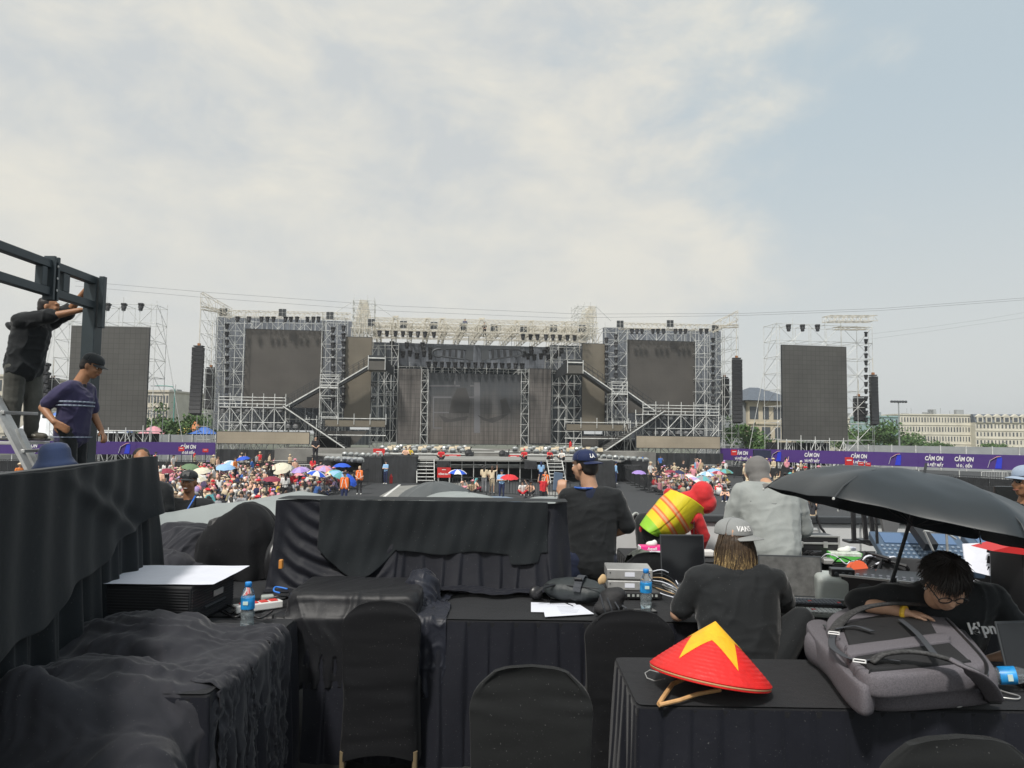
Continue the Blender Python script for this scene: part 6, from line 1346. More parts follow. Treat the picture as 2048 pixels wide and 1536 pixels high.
def wrinkle(X, amp, f=5.0, seed=0, up=2, an=(1, 1, 1)):
    f *= 3.6
    for _ in range(up-1):
        n, m = X.shape[:2]; Y = np.zeros((2*n-1, 2*m-1, 3)); Y[::2, ::2] = X; Y[1::2, ::2] = (X[1:]+X[:-1])/2; Y[:, 1::2] = (Y[:, 2::2]+Y[:, :-2:2])/2; X = smooth_grid(Y, 1)
    q = X.reshape(-1, 3)*np.array(an); w = np.stack([vnoise(q+7*seed, f*.45, 0), vnoise(q-3*seed, f*.45, 1), vnoise(q+seed, f*.5, 2)], -1)*.16
    def r(k, fr, s_):
        a = .5*seed+s_*.45; c, s = math.cos(a), math.sin(a); z = q+w*.8; z = np.stack([(z[:, 0]*c+z[:, 1]*s), (-z[:, 0]*s+z[:, 1]*c)*.20, z[:, 2]*.20], -1)+s_; return np.clip(1-np.abs(vnoise(z, fr, k))*1.5, 0, 1)**1.8
    h = 1.4*r(0, f, seed*3.1) + .8*r(1, f*1.6, seed*5.7) + .22*r(2, f*2.7, seed) - .5
    msk = .65+.35*np.clip(.5+1.2*vnoise(q, f*.35, 2), 0, 1); h = (h*msk).reshape(X.shape[:2])
    du = np.gradient(X, axis=0); dv = np.gradient(X, axis=1); N_ = np.cross(du, dv); N_ /= np.maximum(np.linalg.norm(N_, axis=-1, keepdims=True), 1e-9); N_ *= np.sign(N_[..., 2:3]+1e-6*0+.0001)
    return X+N_*(h*amp)[..., None]
def cloth_over(name, label, x0, x1, y0, y1, z, n, m, cols, mt, slack=1.18, steps=130, group='loose black cloths', sm=1, seed=0, cat='cloth', it=4, wob=.03, fric=.6, wk=(.013, 5.0), tilt=0, **k):
    rs.seed(seed+5); G = grid((x0, y0, z), (x1-x0, 0, 0), (0, y1-y0, 0), n, m); rest = G.copy(); cx = (x0+x1)/2; cy = (y0+y1)/2
    rest[..., 0] = cx+(rest[..., 0]-cx)*slack; rest[..., 1] = cy+(rest[..., 1]-cy)*slack
    G[..., 2] += wob*vnoise(G.reshape(-1, 3), 3.2, seed % 3).reshape(n, m) + .5*wob*vnoise(G.reshape(-1, 3), 9, (seed+1) % 3).reshape(n, m) + tilt*(G[..., 1]-y0)
    X = drape(G, cols, steps=steps, it=it, rest=rest, fric=fric, **k); X = wrinkle(smooth_grid(X, sm), wk[0], wk[1], seed)
    X[..., 2] = np.maximum(X[..., 2], DECK+.004)
    o = sheet(name, X, mt, thick=.003, sub=0); tag(o, label, cat, group); return o
TB = lambda x0, x1, y0, y1, z0, z1, r=.015, rz=0: ('b', ((x0+x1)/2, (y0+y1)/2, (z0+z1)/2), ((x1-x0)/2, (y1-y0)/2, (z1-z0)/2), r, rz)
tabC = TB(-2.15, -1.13, 2.2, 4.09, 2.2, 2.757); tabB = TB(-2.3, 2.7, 4.11, 5.2, 2.2, 2.757)
cloth_over('black_cloth', 'big rumpled charcoal cloth heaped over the left table and spilling off its edge', -2.30, -.98, 1.70, 3.88, 3.12, 84, 130, [TB(-2.15, -1.13, 2.92, 4.09, 2.2, 2.757), ('e', (-1.72, 2.78, 2.50), (.22, .10, .38)), ('e', (-1.60, 3.02, 2.66), (.34, .32, .16)), ('e', (-1.70, 3.55, 2.74), (.34, .28, .12)), ('e', (-1.60, 3.74, 2.74), (.16, .10, .09)), TB(-2.05, -1.22, 1.9, 2.9, 2.0, 2.50, .14), ('e', (-1.35, 2.7, 2.45), (.22, .2, .2))], K_pile, 1.14, 150, seed=1, wob=.06, wk=(.022, 2.9))
cloth_over('black_cloth', 'thin charcoal cloth trailing off the corner of the left table', -1.42, -.92, 3.05, 3.80, 2.98, 60, 70, [tabC, ('e', (-1.25, 3.5, 2.75), (.10, .16, .05))], K_pile, 1.25, 120, seed=2, wob=.05, wk=(.014, 7))
o = MB().rbox((-1.62, 2.50, 2.52), (.26, .12, .03), .006, rotz(.3)).build('yellow_board', mat('board_yellow', (.75, .55, .03), .5)); tag(o, 'yellow board edge peeking out under the charcoal cloth heap', 'board')
cloth_over('satin_cloth', 'shiny black satin cloth over a low console on the middle table', -1.33, -.42, 3.98, 4.78, 2.98, 90, 84, [tabB, TB(-1.22, -.50, 4.16, 4.68, 2.7, 2.865, .03)], K_sat, 1.10, 120, seed=3, wob=.015, wk=(.007, 2.6))
cloth_over('satin_cloth', 'crumpled black cloth bunched at the right end of the satin-covered console', -.72, -.36, 4.02, 4.72, 3.0, 70, 90, [tabB, ('e', (-.52, 4.55, 2.80), (.10, .14, .13))], K_sat2, 1.32, 120, seed=4, wob=.05, wk=(.012, 5.0))
cloth_over('black_cloth', 'black cloth heaped over a tall console behind the rack case', -2.72, -1.92, 4.95, 6.0, 3.28, 90, 90, [('e', (-2.35, 5.45, 2.78), (.34, .36, .30)), TB(-2.75, -1.62, 5.0, 5.9, 2.1, 2.83, .05)], K_pile, 1.25, 150, seed=6, wob=.04, wk=(.022, 3.0))
cloth_over('black_cloth', 'black cloth lying rumpled left of the rounded console cover', -2.75, -1.98, 4.75, 5.35, 3.1, 80, 60, [TB(-2.75, -1.62, 4.7, 5.9, 2.1, 2.83, .05), tabB, ('e', (-2.35, 5.1, 2.80), (.25, .2, .14))], K_pile, 1.25, 110, seed=8, wob=.03, wk=(.020, 3.6))
ub_ = thing('covered_console', (-1.9, 5.4, 2.75), 'rounded console under a smooth black cover beside the draped monitors', 'console'); n, m = 60, 34; X = np.zeros((n, m, 3))
for i in range(n):
    a = math.pi*2*i/(n-1)
    for j in range(m): f = j/(m-1); rr_ = (math.sin(f*math.pi/2)**.55 if f < .6 else 1.0*(math.sin(.3*math.pi)**.55)*(1+.25*(f-.6))); c, s = math.cos(a), math.sin(a); X[i, j] = (-1.88+.30*rr_*abs(c)**.7*(1 if c > 0 else -1)*(1+.04*math.sin(a*9)*f), 5.30+.26*rr_*abs(s)**.7*(1 if s > 0 else -1)*(1+.05*math.sin(a*11+2)*f), 3.245-.50*f**1.5+.012*math.sin(a*7)*f-.10*(c < 0)*abs(c)*(1-f))
sheet('cover', wrinkle(X, .010, 2.6, 3, up=2), K_cov, ub_, thick=.003, sub=0); MB().rbox((-1.88, 5.3, 2.9), (.4, .3, .5), .05).build('console_body', M_pl, ub_)
# silver tarp and umbrellas beyond
def loft(name, label, top, bot, m, mt, wr=.02, cat='tarp', back=None):
    top = [at(*p) for p in top]; bot = [at(*p) for p in bot]
    def samp(P_, s): k = s*(len(P_)-1); i = min(int(k), len(P_)-2); return P_[i].lerp(P_[i+1], k-i)
    n = 90; X = np.zeros((n, m, 3))
    for i in range(n):
        for j in range(m): f = j/(m-1); p = samp(top, i/(n-1)).lerp(samp(bot, i/(n-1)), f); X[i, j] = (p.x, p.y-.10*math.sin(math.pi*f), p.z-.05*math.sin(math.pi*f))
    q = X.reshape(-1, 3); X[..., 1] += (wr*vnoise(q*np.array([1, 1, 3.5]), 2.2, 1)).reshape(n, m); X[..., 2] += (wr*.3*vnoise(q, 4, 2)).reshape(n, m)
    o = sheet(name, X, mt, thick=.004); tag(o, label, cat, 'silver tarps'); return o
loft('silver_tarp', 'pale silver tarp hanging behind the black heaps at left', [(285, 1030, 6.8), (345, 1024, 6.9), (430, 1006, 7.0), (520, 1002, 7.0), (580, 1000, 7.0)], [(285, 1125, 6.2), (345, 1115, 6.2), (430, 1105, 6.2), (520, 1095, 6.2), (590, 1090, 6.2)], 26, M_tarp)
loft('silver_tarp', 'peaked grey tarp ridge above the draped monitors', [(400, 1012, 7.6), (500, 1000, 7.6), (600, 981, 7.7), (660, 992, 7.6), (745, 1001, 7.5)], [(400, 1030, 6.9), (500, 1020, 6.9), (600, 1030, 6.9), (660, 1030, 6.9), (745, 1020, 6.9)], 14, M_tarp, .008)
def umbrella(A, r, h, rx, ry, rz_, mt, label, shaft_to, nm='umbrella', sag=.06, n=8, wr=.009):
    t = thing(nm, A, label, 'umbrella', 'umbrellas at the deck'); Rm = (rotm(rx, ry, 0) @ rotm(0, 0, rz_)); K = 14; X = np.zeros((n*10+1, K+1, 3))
    for i in range(n*10+1):
        a = 2*math.pi*i/(n*10); fr = (i % 10)/10; v = math.sin(math.pi*fr)
        for j in range(K+1): f = j/K; rr_ = r*(math.sin(f*1.35)/math.sin(1.35))*(1-(1-math.cos(math.pi/n))*v); z = -h*(1-math.cos(f*1.35))/(1-math.cos(1.35)) - sag*v*math.sin(math.pi*f*.9)*r*.35 + .0*f; p = A+Rm @ Vector((rr_*math.cos(a), rr_*math.sin(a), z)); X[i, j] = p
    q = X.reshape(-1, 3); X[..., 2] += (wr*vnoise(q*np.array([1, .5, 1]), 16, 1)*.7 + wr*.5*vnoise(q*np.array([.4, 1, 1]), 34, 0)).reshape(X.shape[:2])*np.linspace(0, 1, K+1)[None, :]**.5; X[-1] = X[0]
    sheet('canopy', X, mt, t, thick=.002)
    for k in range(n):
        a = 2*math.pi*k/n; pts = [A+Rm @ Vector((r*1.01*(math.sin(f*1.35)/math.sin(1.35))*math.cos(a), r*1.01*(math.sin(f*1.35)/math.sin(1.35))*math.sin(a), -.008-h*(1-math.cos(f*1.35))/(1-math.cos(1.35)))) for f in [j/6 for j in range(7)]]
        MB().tube(pts, .0035, 5).build('rib', M_dks, t); MB().ell(pts[-1], (.007,)*3, n=6).build('rib_tip', M_steel, t)
        MB().tube([A+Rm @ Vector((0, 0, -h*1.1)), pts[3]], .003, 4).build('strut', M_dks, t)
    MB().tube([A+Rm @ Vector((0, 0, .05)), A], .006, 6).build('ferrule', M_dks, t)
    MB().tube([A, Vector(shaft_to)], .009, 8).build('shaft', M_dks, t); return t
umbrella(Vector((1.985, 3.62, 3.585)), .695, .235, -2.1, 13, 34.8, M_umb, 'large black umbrella clamped over the equipment at right', (1.93, 3.86, 3.0), n=6, wr=.013)
umbrella(Vector(at(868, 964, 9.2)), .52, .26, 5, -4, 0, M_umbg, 'dark grey umbrella rising behind the draped monitors', tuple(at(868, 964, 9.2)-Vector((0, 0, 1.9))))
umbrella(Vector(at(938, 985, 8.6)), .62, .20, 0, 6, 20, M_tarp, 'silver grey umbrella right of the dark grey one', tuple(at(938, 985, 8.6)-Vector((0, 0, 1.7))))
umbrella(Vector(at(1005, 993, 9.0)), .40, .12, 0, 3, 10, mat('umbrella_blue', (.16, .22, .30), .5), 'bluish umbrella rim at the top edge of the draped monitors', tuple(at(1005, 993, 9.0)-Vector((0, 0, 1.7))))
umbrella(Vector(at(1110, 994, 8.4)), .42, .10, 0, 3, 10, M_tarp, 'pale umbrella rim beside the man in the navy cap', tuple(at(1110, 994, 8.4)-Vector((0, 0, 1.6))))
struct(MB().box((-3.2, 9.6, .8), (7.6, 3.75, 1.55)).build('lower_platform', M_deck))
struct(MB().box((-4.6, 7.5, 2.29), (2.3, 1.9, 1.22)).build('upper_platform', M_deck))
# ---------------------------------------------------------------- white panel wall with black rail at the deck edge
t = thing('panel_wall', (2.6, 7.5, DECK), 'low white panel wall with black top rail at the edge of the deck', 'low wall')
for k in range(5): MB().rbox((.95+.62+1.26*k, 7.5, 2.42), (1.24, .04, .98), .006).build('panel', mat('white_panel', (.60, .61, .61), .55, var=.06, vscale=3), t)
MB().rbox((3.7, 7.49, 2.94), (6.5, .09, .07), .01).build('top_rail', M_dks, t); MB().box((3.7, 7.53, 2.2), (6.5, .05, .08)).build('lower_rail', M_dks, t)
t = MB().rbox((1.62, 7.42, 2.72), (.17, .02, .42), .005).build('notice_sheet', M_pap); tag(t, 'pale notice sheet on the white wall beside the hi-vis vest', 'sheet')

# ---------------------------------------------------------------- things on the tables
# conical hat with a star
HC = Vector((.795, 3.03, 2.818)); HR = rotm(-8, 9, 0); r_, h_ = .232, .196
hat = thing('conical_hat', HC, 'red conical hat painted with a yellow star, tilted on the front table', 'hat'); M_hat = mat('hat_red', (.72, .018, .016), .5, var=.12, vscale=18, bump=.5, bscale=40); M_star = mat('hat_yellow', (.85, .46, .015), .5, var=.1, vscale=25, bump=.3, bscale=60)
n, m = 96, 100; X = np.zeros((n+1, m, 3)); cone = lambda f, a, o=0: HC + HR @ Vector((r_*f*math.cos(a)+o*math.cos(a)*.6, r_*f*math.sin(a)+o*math.sin(a)*.6, h_*(1-f)**.94+o))
for i in range(n+1):
    for j in range(m): f = max(.002, j/(m-1)); X[i, j] = cone(f, 2*math.pi*i/n, .0006*math.sin(f*2*math.pi*16+.4*math.sin(i*.4)))
sheet('shell', X, M_hat, hat, thick=.002)
a0 = R(-90+16); mb = MB(); ol = []
for k in range(5):
    aT, aV, aN = a0+k*R(72), a0+k*R(72)+R(36), a0+(k+1)*R(72); T, V_, N_ = (.80*math.cos(aT), .80*math.sin(aT)), (.36*math.cos(aV), .36*math.sin(aV)), (.80*math.cos(aN), .80*math.sin(aN))
    for A_, B_ in ((T, V_), (V_, N_)):
        for q in range(14): ol.append((A_[0]+(B_[0]-A_[0])*q/14, A_[1]+(B_[1]-A_[1])*q/14))
L_ = 10
for x, y in ol:
    fr_, an = math.hypot(x, y), math.atan2(y, x)
    for j in range(L_+1): mb.v.append(tuple(cone(fr_*j/L_+.001, an, .0022)))
for i in range(len(ol)):
    a, b = i*(L_+1), ((i+1) % len(ol))*(L_+1)
    for j in range(L_): mb.f.append((a+j, a+j+1, b+j+1, b+j)); mb.m.append(0)
mb.build('star', M_star, hat, smooth=True)
for k in range(3): MB().tube([HC+HR @ Vector((r_*(1.0-.006*k)*math.cos(a), r_*(1-.006*k)*math.sin(a), -.003-.007*k)) for a in [2*math.pi*i/48 for i in range(49)]], .0035, 6, cap=False).build('rim_hoop', [M_hat, mat('hoop_straw', (.60, .35, .18), .6)][k % 2], hat)
hg_ = thing('coat_hanger', (.62, 2.92, 2.76), 'wooden coat hanger with steel hook under the conical hat', 'hanger'); M_wood = mat('hanger_wood', (.62, .36, .16), .45, var=.15, vscale=30)
MB().tube([on(1318, 1408, 2.765), on(1324, 1398, 2.768), on(1345, 1368, 2.772), on(1372, 1356, 2.775)], .009, 8).build('arm', M_wood, hg_); MB().tube([on(1318, 1410, 2.765), on(1360, 1400, 2.77), on(1395, 1388, 2.775), on(1440, 1380, 2.775)], .008, 8).build('arm', M_wood, hg_)
MB().tube([on(x, y, 2.765) for x, y in ((1330, 1358), (1310, 1362), (1294, 1356), (1290, 1346), (1300, 1340), (1318, 1345))], .0022, 6).build('hook', M_alu, hg_)

# backpack
bp_ = thing('backpack', on(1800, 1330, 2.76), 'grey and black laptop backpack lying on its front with straps up', 'backpack'); M_bpg = mat('melange_grey', (.135, .125, .14), .9, var=.22, vscale=180, bump=.3, bscale=400, detail=2); M_bpk = mat('mesh_black', (.016, .016, .018), .8, bump=.4, bscale=300); M_web = mat('webbing', (.055, .06, .07), .8, bump=.3, bscale=500)
def slab(name, outl, z0, z1, mt, inset=.03, parent=bp_, sm=True, segs=7, dome=.0, tz=None):
    """soft slab from a pixel outline measured on the plane z1"""
    pts = [on(x, y, z1) for x, y in outl]; k = len(pts); P_ = []
    for i in range(k):                               # closed catmull-rom
        p0, p1, p2, p3 = pts[i-1], pts[i], pts[(i+1) % k], pts[(i+2) % k]
        for q in range(8): u = q/8; P_.append(.5*((2*p1)+(p2-p0)*u+(2*p0-5*p1+4*p2-p3)*u*u+(-p0+3*p1-3*p2+p3)*u**3))
    c = sum(P_, Vector())/len(P_); vs = []; fs = []; N_ = len(P_)
    for j in range(segs+1):
        a = math.pi*(j/segs)-math.pi/2; z = z0+(z1-z0)*(math.sin(a)+1)/2; ins = inset*(1-math.cos(a)**.6 if j not in (0, segs) else 1)
        for p in P_: d = Vector((c.x-p.x, c.y-p.y, 0)); vs.append((p.x+d.x/max(d.length, .01)*ins, p.y+d.y/max(d.length, .01)*ins, z+(tz(p) if tz else 0)))
    for j in range(segs):
        for i in range(N_): fs.append((j*N_+i, j*N_+(i+1) % N_, (j+1)*N_+(i+1) % N_, (j+1)*N_+i))
    b0 = segs*N_
    for s_ in (.66, .33):
        o = len(vs)
        for i in range(N_): p = Vector(vs[b0+i]); vs.append((c.x+(p.x-c.x)*s_/(1 if s_ == .66 else .66)*1.0, c.y+(p.y-c.y)*s_/(1 if s_ == .66 else .66), p.z+dome*(1-s_)*.7))
        for i in range(N_): fs.append((b0+i, b0+(i+1) % N_, o+(i+1) % N_, o+i))
        b0 = o
    vs.append((c.x, c.y, vs[b0][2]+dome*.1)); 
    for i in range(N_): fs.append((b0+i, b0+(i+1) % N_, len(vs)-1))
    fs.append(tuple(range(N_))[::-1]); mb = MB(); mb.add(vs, fs); return mb.build(name, mt, parent, smooth=True)
slab('main_body', [(1608, 1262), (1660, 1238), (1760, 1212), (1860, 1205), (1915, 1240), (1985, 1318), (1985, 1345), (1900, 1356), (1752, 1360), (1690, 1330), (1640, 1290)], 2.757, 2.875, M_bpg, .035)
slab('top_flap', [(1612, 1248), (1650, 1240), (1690, 1290), (1742, 1345), (1745, 1368), (1715, 1366), (1668, 1320)], 2.775, 2.885, M_bpg, .02)
slab('back_panel', [(1652, 1238), (1720, 1207), (1850, 1203), (1900, 1236), (1970, 1310), (1962, 1332), (1880, 1342), (1742, 1348), (1690, 1305)], 2.84, 2.925, M_bpg, .02, dome=.012)
slab('air_mesh', [(1684, 1248), (1686, 1247), (1765, 1228), (1846, 1222), (1850, 1224), (1874, 1264), (1872, 1268), (1790, 1281), (1704, 1295), (1700, 1292)], 2.90, 2.938, M_bpk, .010, dome=.002); slab('air_mesh', [(1707, 1312), (1710, 1310), (1800, 1296), (1896, 1283), (1900, 1285), (1936, 1316), (1934, 1320), (1840, 1330), (1744, 1338), (1740, 1336)], 2.90, 2.936, M_bpk, .010, dome=.002)
slab('lumbar_band', [(1694, 1292), (1697, 1290), (1800, 1276), (1892, 1265), (1898, 1278), (1894, 1282), (1800, 1294), (1704, 1309)], 2.91, 2.944, M_bpg, .006)
def strap(pts, w, th, mt, name='strap', parent=bp_):
    P_ = [on(x, y, z) for x, y, z in pts]; Q = []
    for i in range(len(P_)-1):
        p0, p1, p2, p3 = P_[max(i-1, 0)], P_[i], P_[i+1], P_[min(i+2, len(P_)-1)]
        for q in range(7): u = q/7; Q.append(.5*((2*p1)+(p2-p0)*u+(2*p0-5*p1+4*p2-p3)*u*u+(-p0+3*p1-3*p2+p3)*u**3))
    Q.append(P_[-1]); vs = []; fs = []
    for i, p in enumerate(Q):
        d = (Q[min(i+1, len(Q)-1)]-Q[max(i-1, 0)]).normalized(); x = d.cross(Vector((0, .25, 1))).normalized(); up = x.cross(d)
        for a in range(8): an = 2*math.pi*a/8+math.pi/8; vs.append(p+x*(w/2*math.copysign(abs(math.cos(an))**.5, math.cos(an)))+up*(th/2*math.sin(an)))
    for i in range(len(Q)-1):
        for a in range(8): fs.append((i*8+a, i*8+(a+1) % 8, (i+1)*8+(a+1) % 8, (i+1)*8+a))
    fs.append(tuple(range(8))[::-1]); fs.append(tuple(len(vs)-8+a for a in range(8))); mb = MB(); mb.add(vs, fs); return mb.build(name, mt, parent, smooth=True)
strap([(1668, 1262, 2.93), (1690, 1235, 2.96), (1730, 1215, 2.99), (1790, 1207, 3.0), (1850, 1212, 2.97)], .052, .018, mat('strap_pattern', (.045, .045, .046), .8, var=.7, vscale=90), 'shoulder_strap')
strap([(1742, 1325, 2.94), (1770, 1308, 2.97), (1830, 1304, 2.985), (1900, 1320, 2.97), (1950, 1348, 2.93), (1985, 1392, 2.80)], .058, .018, mat('strap_pattern', (.045, .045, .046), .8), 'shoulder_strap')
strap([(1900, 1318, 2.985), (1945, 1345, 2.95), (1975, 1372, 2.88), (1990, 1400, 2.80)], .062, .015, M_bpg, 'strap_tail'); strap([(1668, 1262, 2.935), (1664, 1290, 2.93), (1690, 1312, 2.93), (1722, 1322, 2.93)], .028, .005, M_web, 'webbing'); strap([(1720, 1322, 2.94), (1760, 1318, 2.95), (1800, 1322, 2.95)], .028, .005, M_web, 'webbing')
strap([(1670, 1258, 2.94), (1710, 1252, 2.955), (1745, 1262, 2.955)], .028, .005, M_web, 'webbing'); strap([(1800, 1238, 2.957), (1836, 1268, 2.965), (1872, 1312, 2.97)], .024, .004, M_web, 'webbing')
strap([(1648, 1250, 2.90), (1690, 1300, 2.90), (1735, 1352, 2.895), (1742, 1385, 2.86)], .012, .006, M_pl, 'zip'); strap([(1865, 1215, 2.92), (1915, 1262, 2.925), (1968, 1320, 2.925), (1972, 1352, 2.91)], .014, .006, M_pl, 'zip')
for x, y in ((1668, 1266), (1719, 1322)):
    c = on(x, y, 2.952); mb = MB(); a = rotz(R(-25)) 
    for p, q in (((-.02, -.018), (.02, -.018)), ((.02, -.018), (.02, .018)), ((.02, .018), (-.02, .018)), ((-.02, .018), (-.02, -.018))): mb.tube([c+a @ Vector((*p, 0)), c+a @ Vector((*q, 0))], .0028, 6)
    mb.build('buckle', mat('buckle_white', (.6, .6, .6), .4), bp_)
MB().rbox(on(1985, 1400, 2.79), (.05, .04, .02), .006).build('strap_buckle', M_pl, bp_)
def wire(name, label, pts, r, mt, cat='cable', group=None, z=True):
    P_ = [on(*p) if z else Vector(p) for p in pts]; Q = []
    for i in range(len(P_)-1):
        p0, p1, p2, p3 = P_[max(i-1, 0)], P_[i], P_[i+1], P_[min(i+2, len(P_)-1)]
        for q in range(6): u = q/6; Q.append(.5*((2*p1)+(p2-p0)*u+(2*p0-5*p1+4*p2-p3)*u*u+(-p0+3*p1-3*p2+p3)*u**3))
    o = MB().tube(Q+[P_[-1]], r, 6).build(name, mt, smooth=True); return tag(o, label, cat, group)
wire('wire_hanger', 'bent steel wire hanger hooks poking out beside the backpack', [(1900, 1395, 2.78), (1910, 1412, 2.765), (1925, 1412, 2.765), (1945, 1395, 2.77), (1960, 1376, 2.78)], .0025, M_alu, 'hanger')
wire('wire_hanger', 'steel wire loops right of the backpack near the bottle', [(1975, 1372, 2.76), (2010, 1384, 2.76), (2038, 1392, 2.76), (2034, 1398, 2.76), (2000, 1394, 2.76), (1975, 1386, 2.76)], .003, M_alu, 'hanger')
# water bottles
M_pet = mat('clear_plastic', (.90, .95, .97), .06, trans=.92, ior=1.25, alpha=1); M_lab = mat('label_blue', (.02, .26, .62), .4, var=.5, vscale=22); M_cap = mat('cap_blue', (.03, .28, .75), .4)
def bottle(p, label, rot=None):
    t = thing('water_bottle', p, label, 'bottle', 'plastic water bottles'); R_ = rot if rot is not None else Matrix.Identity(3); p = Vector(p)
    MB().lathe([(.012, .002), (.031, .003), (.034, .012), (.033, .03), (.030, .045), (.034, .06), (.034, .075), (.030, .085), (.033, .095), (.0335, .15), (.031, .165), (.022, .188), (.0145, .202), (.0135, .212)], 28, p, R_).build('body', M_pet, t, smooth=True)
    MB().lathe([(.0342, .092), (.0346, .094), (.0346, .148), (.0342, .150)], 28, p, R_).build('label_wrap', M_lab, t, smooth=True)
    MB().lathe([(.005, .2), (.0165, .201), (.0165, .222), (.015, .225), (.003, .226)], 20, p, R_).build('screw_cap', M_cap, t, smooth=True)
    MB().lathe([(.002, .005), (.029, .006), (.031, .03), (.029, .05), (.031, .082), (.003, .083)], 20, p, R_).build('water', mat('water_clear', (.75, .85, .88), .05, trans=.9, ior=1.33), t, smooth=True)
    MB().rbox(p+R_ @ Vector((0, -.0352, .125)), (.026, .002, .018), .0008, R_).build('label_print', mat('print_white', (.6, .75, .7), .5), t)
    return t
bottle(on(494, 1254, 2.757), 'upright water bottle with blue cap on the corner of the left table'); bottle(on(1292, 1217, 2.757), 'upright water bottle with blue cap beside the man in the grey cap')
bottle(on(1945, 1352, 2.80), 'water bottle lying on its side at the right end of the backpack', rotm(0, 82, -20)); o = MB().rbox(on(1290, 1222, 2.762), (.12, .08, .012), .004, rotz(.2)).build('smartphone', M_scr); tag(o, 'dark smartphone lying under the upright bottle by the grey cap man', 'phone')
# ribbed rack case with paper sheet
t = thing('rack_case', (-1.95, 4.5, 2.757), 'black ribbed rack case on the left table with paper on top', 'rack case'); cx_, cy_ = -1.87, 4.12; Rr = rotz(R(-4)); c = Vector((cx_, cy_, 2.757))
MB().rbox(c+Vector((0, 0, .10)), (.56, .50, .20), .01, Rr).build('case_body', M_pl, t); mb = MB()
for k in range(12): mb.box(c+Rr @ Vector((0, -.252, .022+.014*k)), (.54, .006, .006), Rr); mb.box(c+Rr @ Vector((.282, 0, .022+.014*k)), (.006, .48, .006), Rr)
mb.build('vent_ribs', M_blk2, t)['kind'] = 'stuff'; MB().rbox(c+Rr @ Vector((.288, .04, .12)), (.006, .11, .032), .002, Rr).build('label_plate', M_alu, t)
mb = MB(); mb.tube([c+Rr @ Vector((.290, y, .07)) for y in (-.12, -.10, .10, .12)], .008, 6); mb.build('handle', M_dks, t)
X = grid((cx_-.30, cy_-.25, 2.966), (.66, 0, 0), (0, .54, 0), 40, 34); X[..., 2] += (.003*vnoise(X.reshape(-1, 3), 8)).reshape(40, 34)+.01*np.maximum(0, X[..., 0]-cx_-.25); X[..., 1] += .05*(X[..., 0]-cx_)
o = sheet('paper_sheet', X, M_pap, thick=.001); tag(o, 'large white paper sheet lying on the ribbed rack case', 'paper'); o = sheet('paper_sheet', np.stack([np.stack([np.linspace(cx_-.33, cx_-.27, 12)+.02*math.sin(j*.5), np.full(12, cy_-.05+.25*j/14), 2.98+.07*np.sin(np.linspace(0, 3, 12)+j*.1)], -1) for j in range(15)], 1), M_pap, thick=.001); tag(o, 'curled white paper standing behind the big sheet', 'paper')
# small clutter behind the left bottle
t = thing('power_strip', on(520, 1218, 2.76), 'white power strip with red sockets behind the left water bottle', 'power strip'); c = on(516, 1212, 2.785); Rr = rotz(R(38)); MB().rbox(c, (.26, .07, .04), .006, Rr).build('housing', mat('white_plastic', (.75, .74, .72), .4), t)
for k in range(4): MB().rbox(c+Rr @ Vector((-.08+.055*k, 0, .023)), (.04, .045, .006), .002, Rr).build('socket', mat('socket_red', (.65, .05, .04), .4), t)
for i, (pts, r, m_, lb) in enumerate((([(440, 1222, 2.77), (470, 1234, 2.77), (490, 1226, 2.78), (520, 1236, 2.77), (545, 1222, 2.78)], .006, M_pl, 'black cable coiled behind the left bottle'), ([(530, 1200, 2.8), (560, 1192, 2.82), (575, 1196, 2.8), (545, 1204, 2.79), (525, 1206, 2.78)], .006, M_pl, 'black cable with plugs right of the power strip'), ([(575, 1178, 2.85), (552, 1174, 2.86), (548, 1182, 2.85), (560, 1186, 2.84)], .005, mat('cord_blue', (.03, .2, .7), .5), 'blue cord loop beside the satin cloth'), ([(455, 1210, 2.78), (470, 1218, 2.8), (462, 1228, 2.77), (450, 1220, 2.77)], .005, M_pl, 'small black cord beside the rack case'))): wire('cable', lb, pts, r, m_)
o = MB().rbox(on(535, 1196, 2.79), (.07, .05, .035), .008, rotz(.4)).build('adapter_plug', M_plg); tag(o, 'grey plug adapter behind the power strip', 'adapter'); o = MB().rbox(on(562, 1128, 3.0), (.02, .03, .05), .004).build('orange_tag', mat('orange_tag', (.6, .25, .05), .5)); tag(o, 'small orange tag in the gap beside the draped monitors', 'tag')
o = blob('equipment_case', [E((-1.52, 4.9, 2.9), (.06, .1, .15)), E((-1.50, 4.95, 3.0), (.05, .1, .2))], .02, M_pl); tag(o, 'black gear box in the gap beside the draped monitors', 'case')
# papers, headphones, bags
for k, (pp, lb) in enumerate((([(1062, 1205), (1150, 1207), (1168, 1226), (1062, 1224)], 'white paper sheet under the headphone cable'), ([(1085, 1210), (1160, 1210), (1188, 1228), (1090, 1234)], 'front white paper sheet on the middle table'))):
    q = [on(x, y, 2.759+.003*k) for x, y in pp]; o = MB().prism(q[::-1], (0, 0, .0015)).build('paper_sheet', M_pap); tag(o, lb, 'paper')
    mb = MB(); 
    for i in range(6): a = q[0].lerp(q[3], .2+.12*i)+Vector((0, 0, .0025)); b_ = q[1].lerp(q[2], .2+.12*i)+Vector((0, 0, .0025)); mb.bar(a.lerp(b_, .35), a.lerp(b_, .80-.05*(i % 3)), .0015, .0006)
    mb.build('printed_lines', mat('ink_grey', (.35, .37, .42), .8), o)
t = thing('headphones', on(1100, 1200, 2.76), 'black over-ear headphones with coiled cable beside the papers', 'headphones')
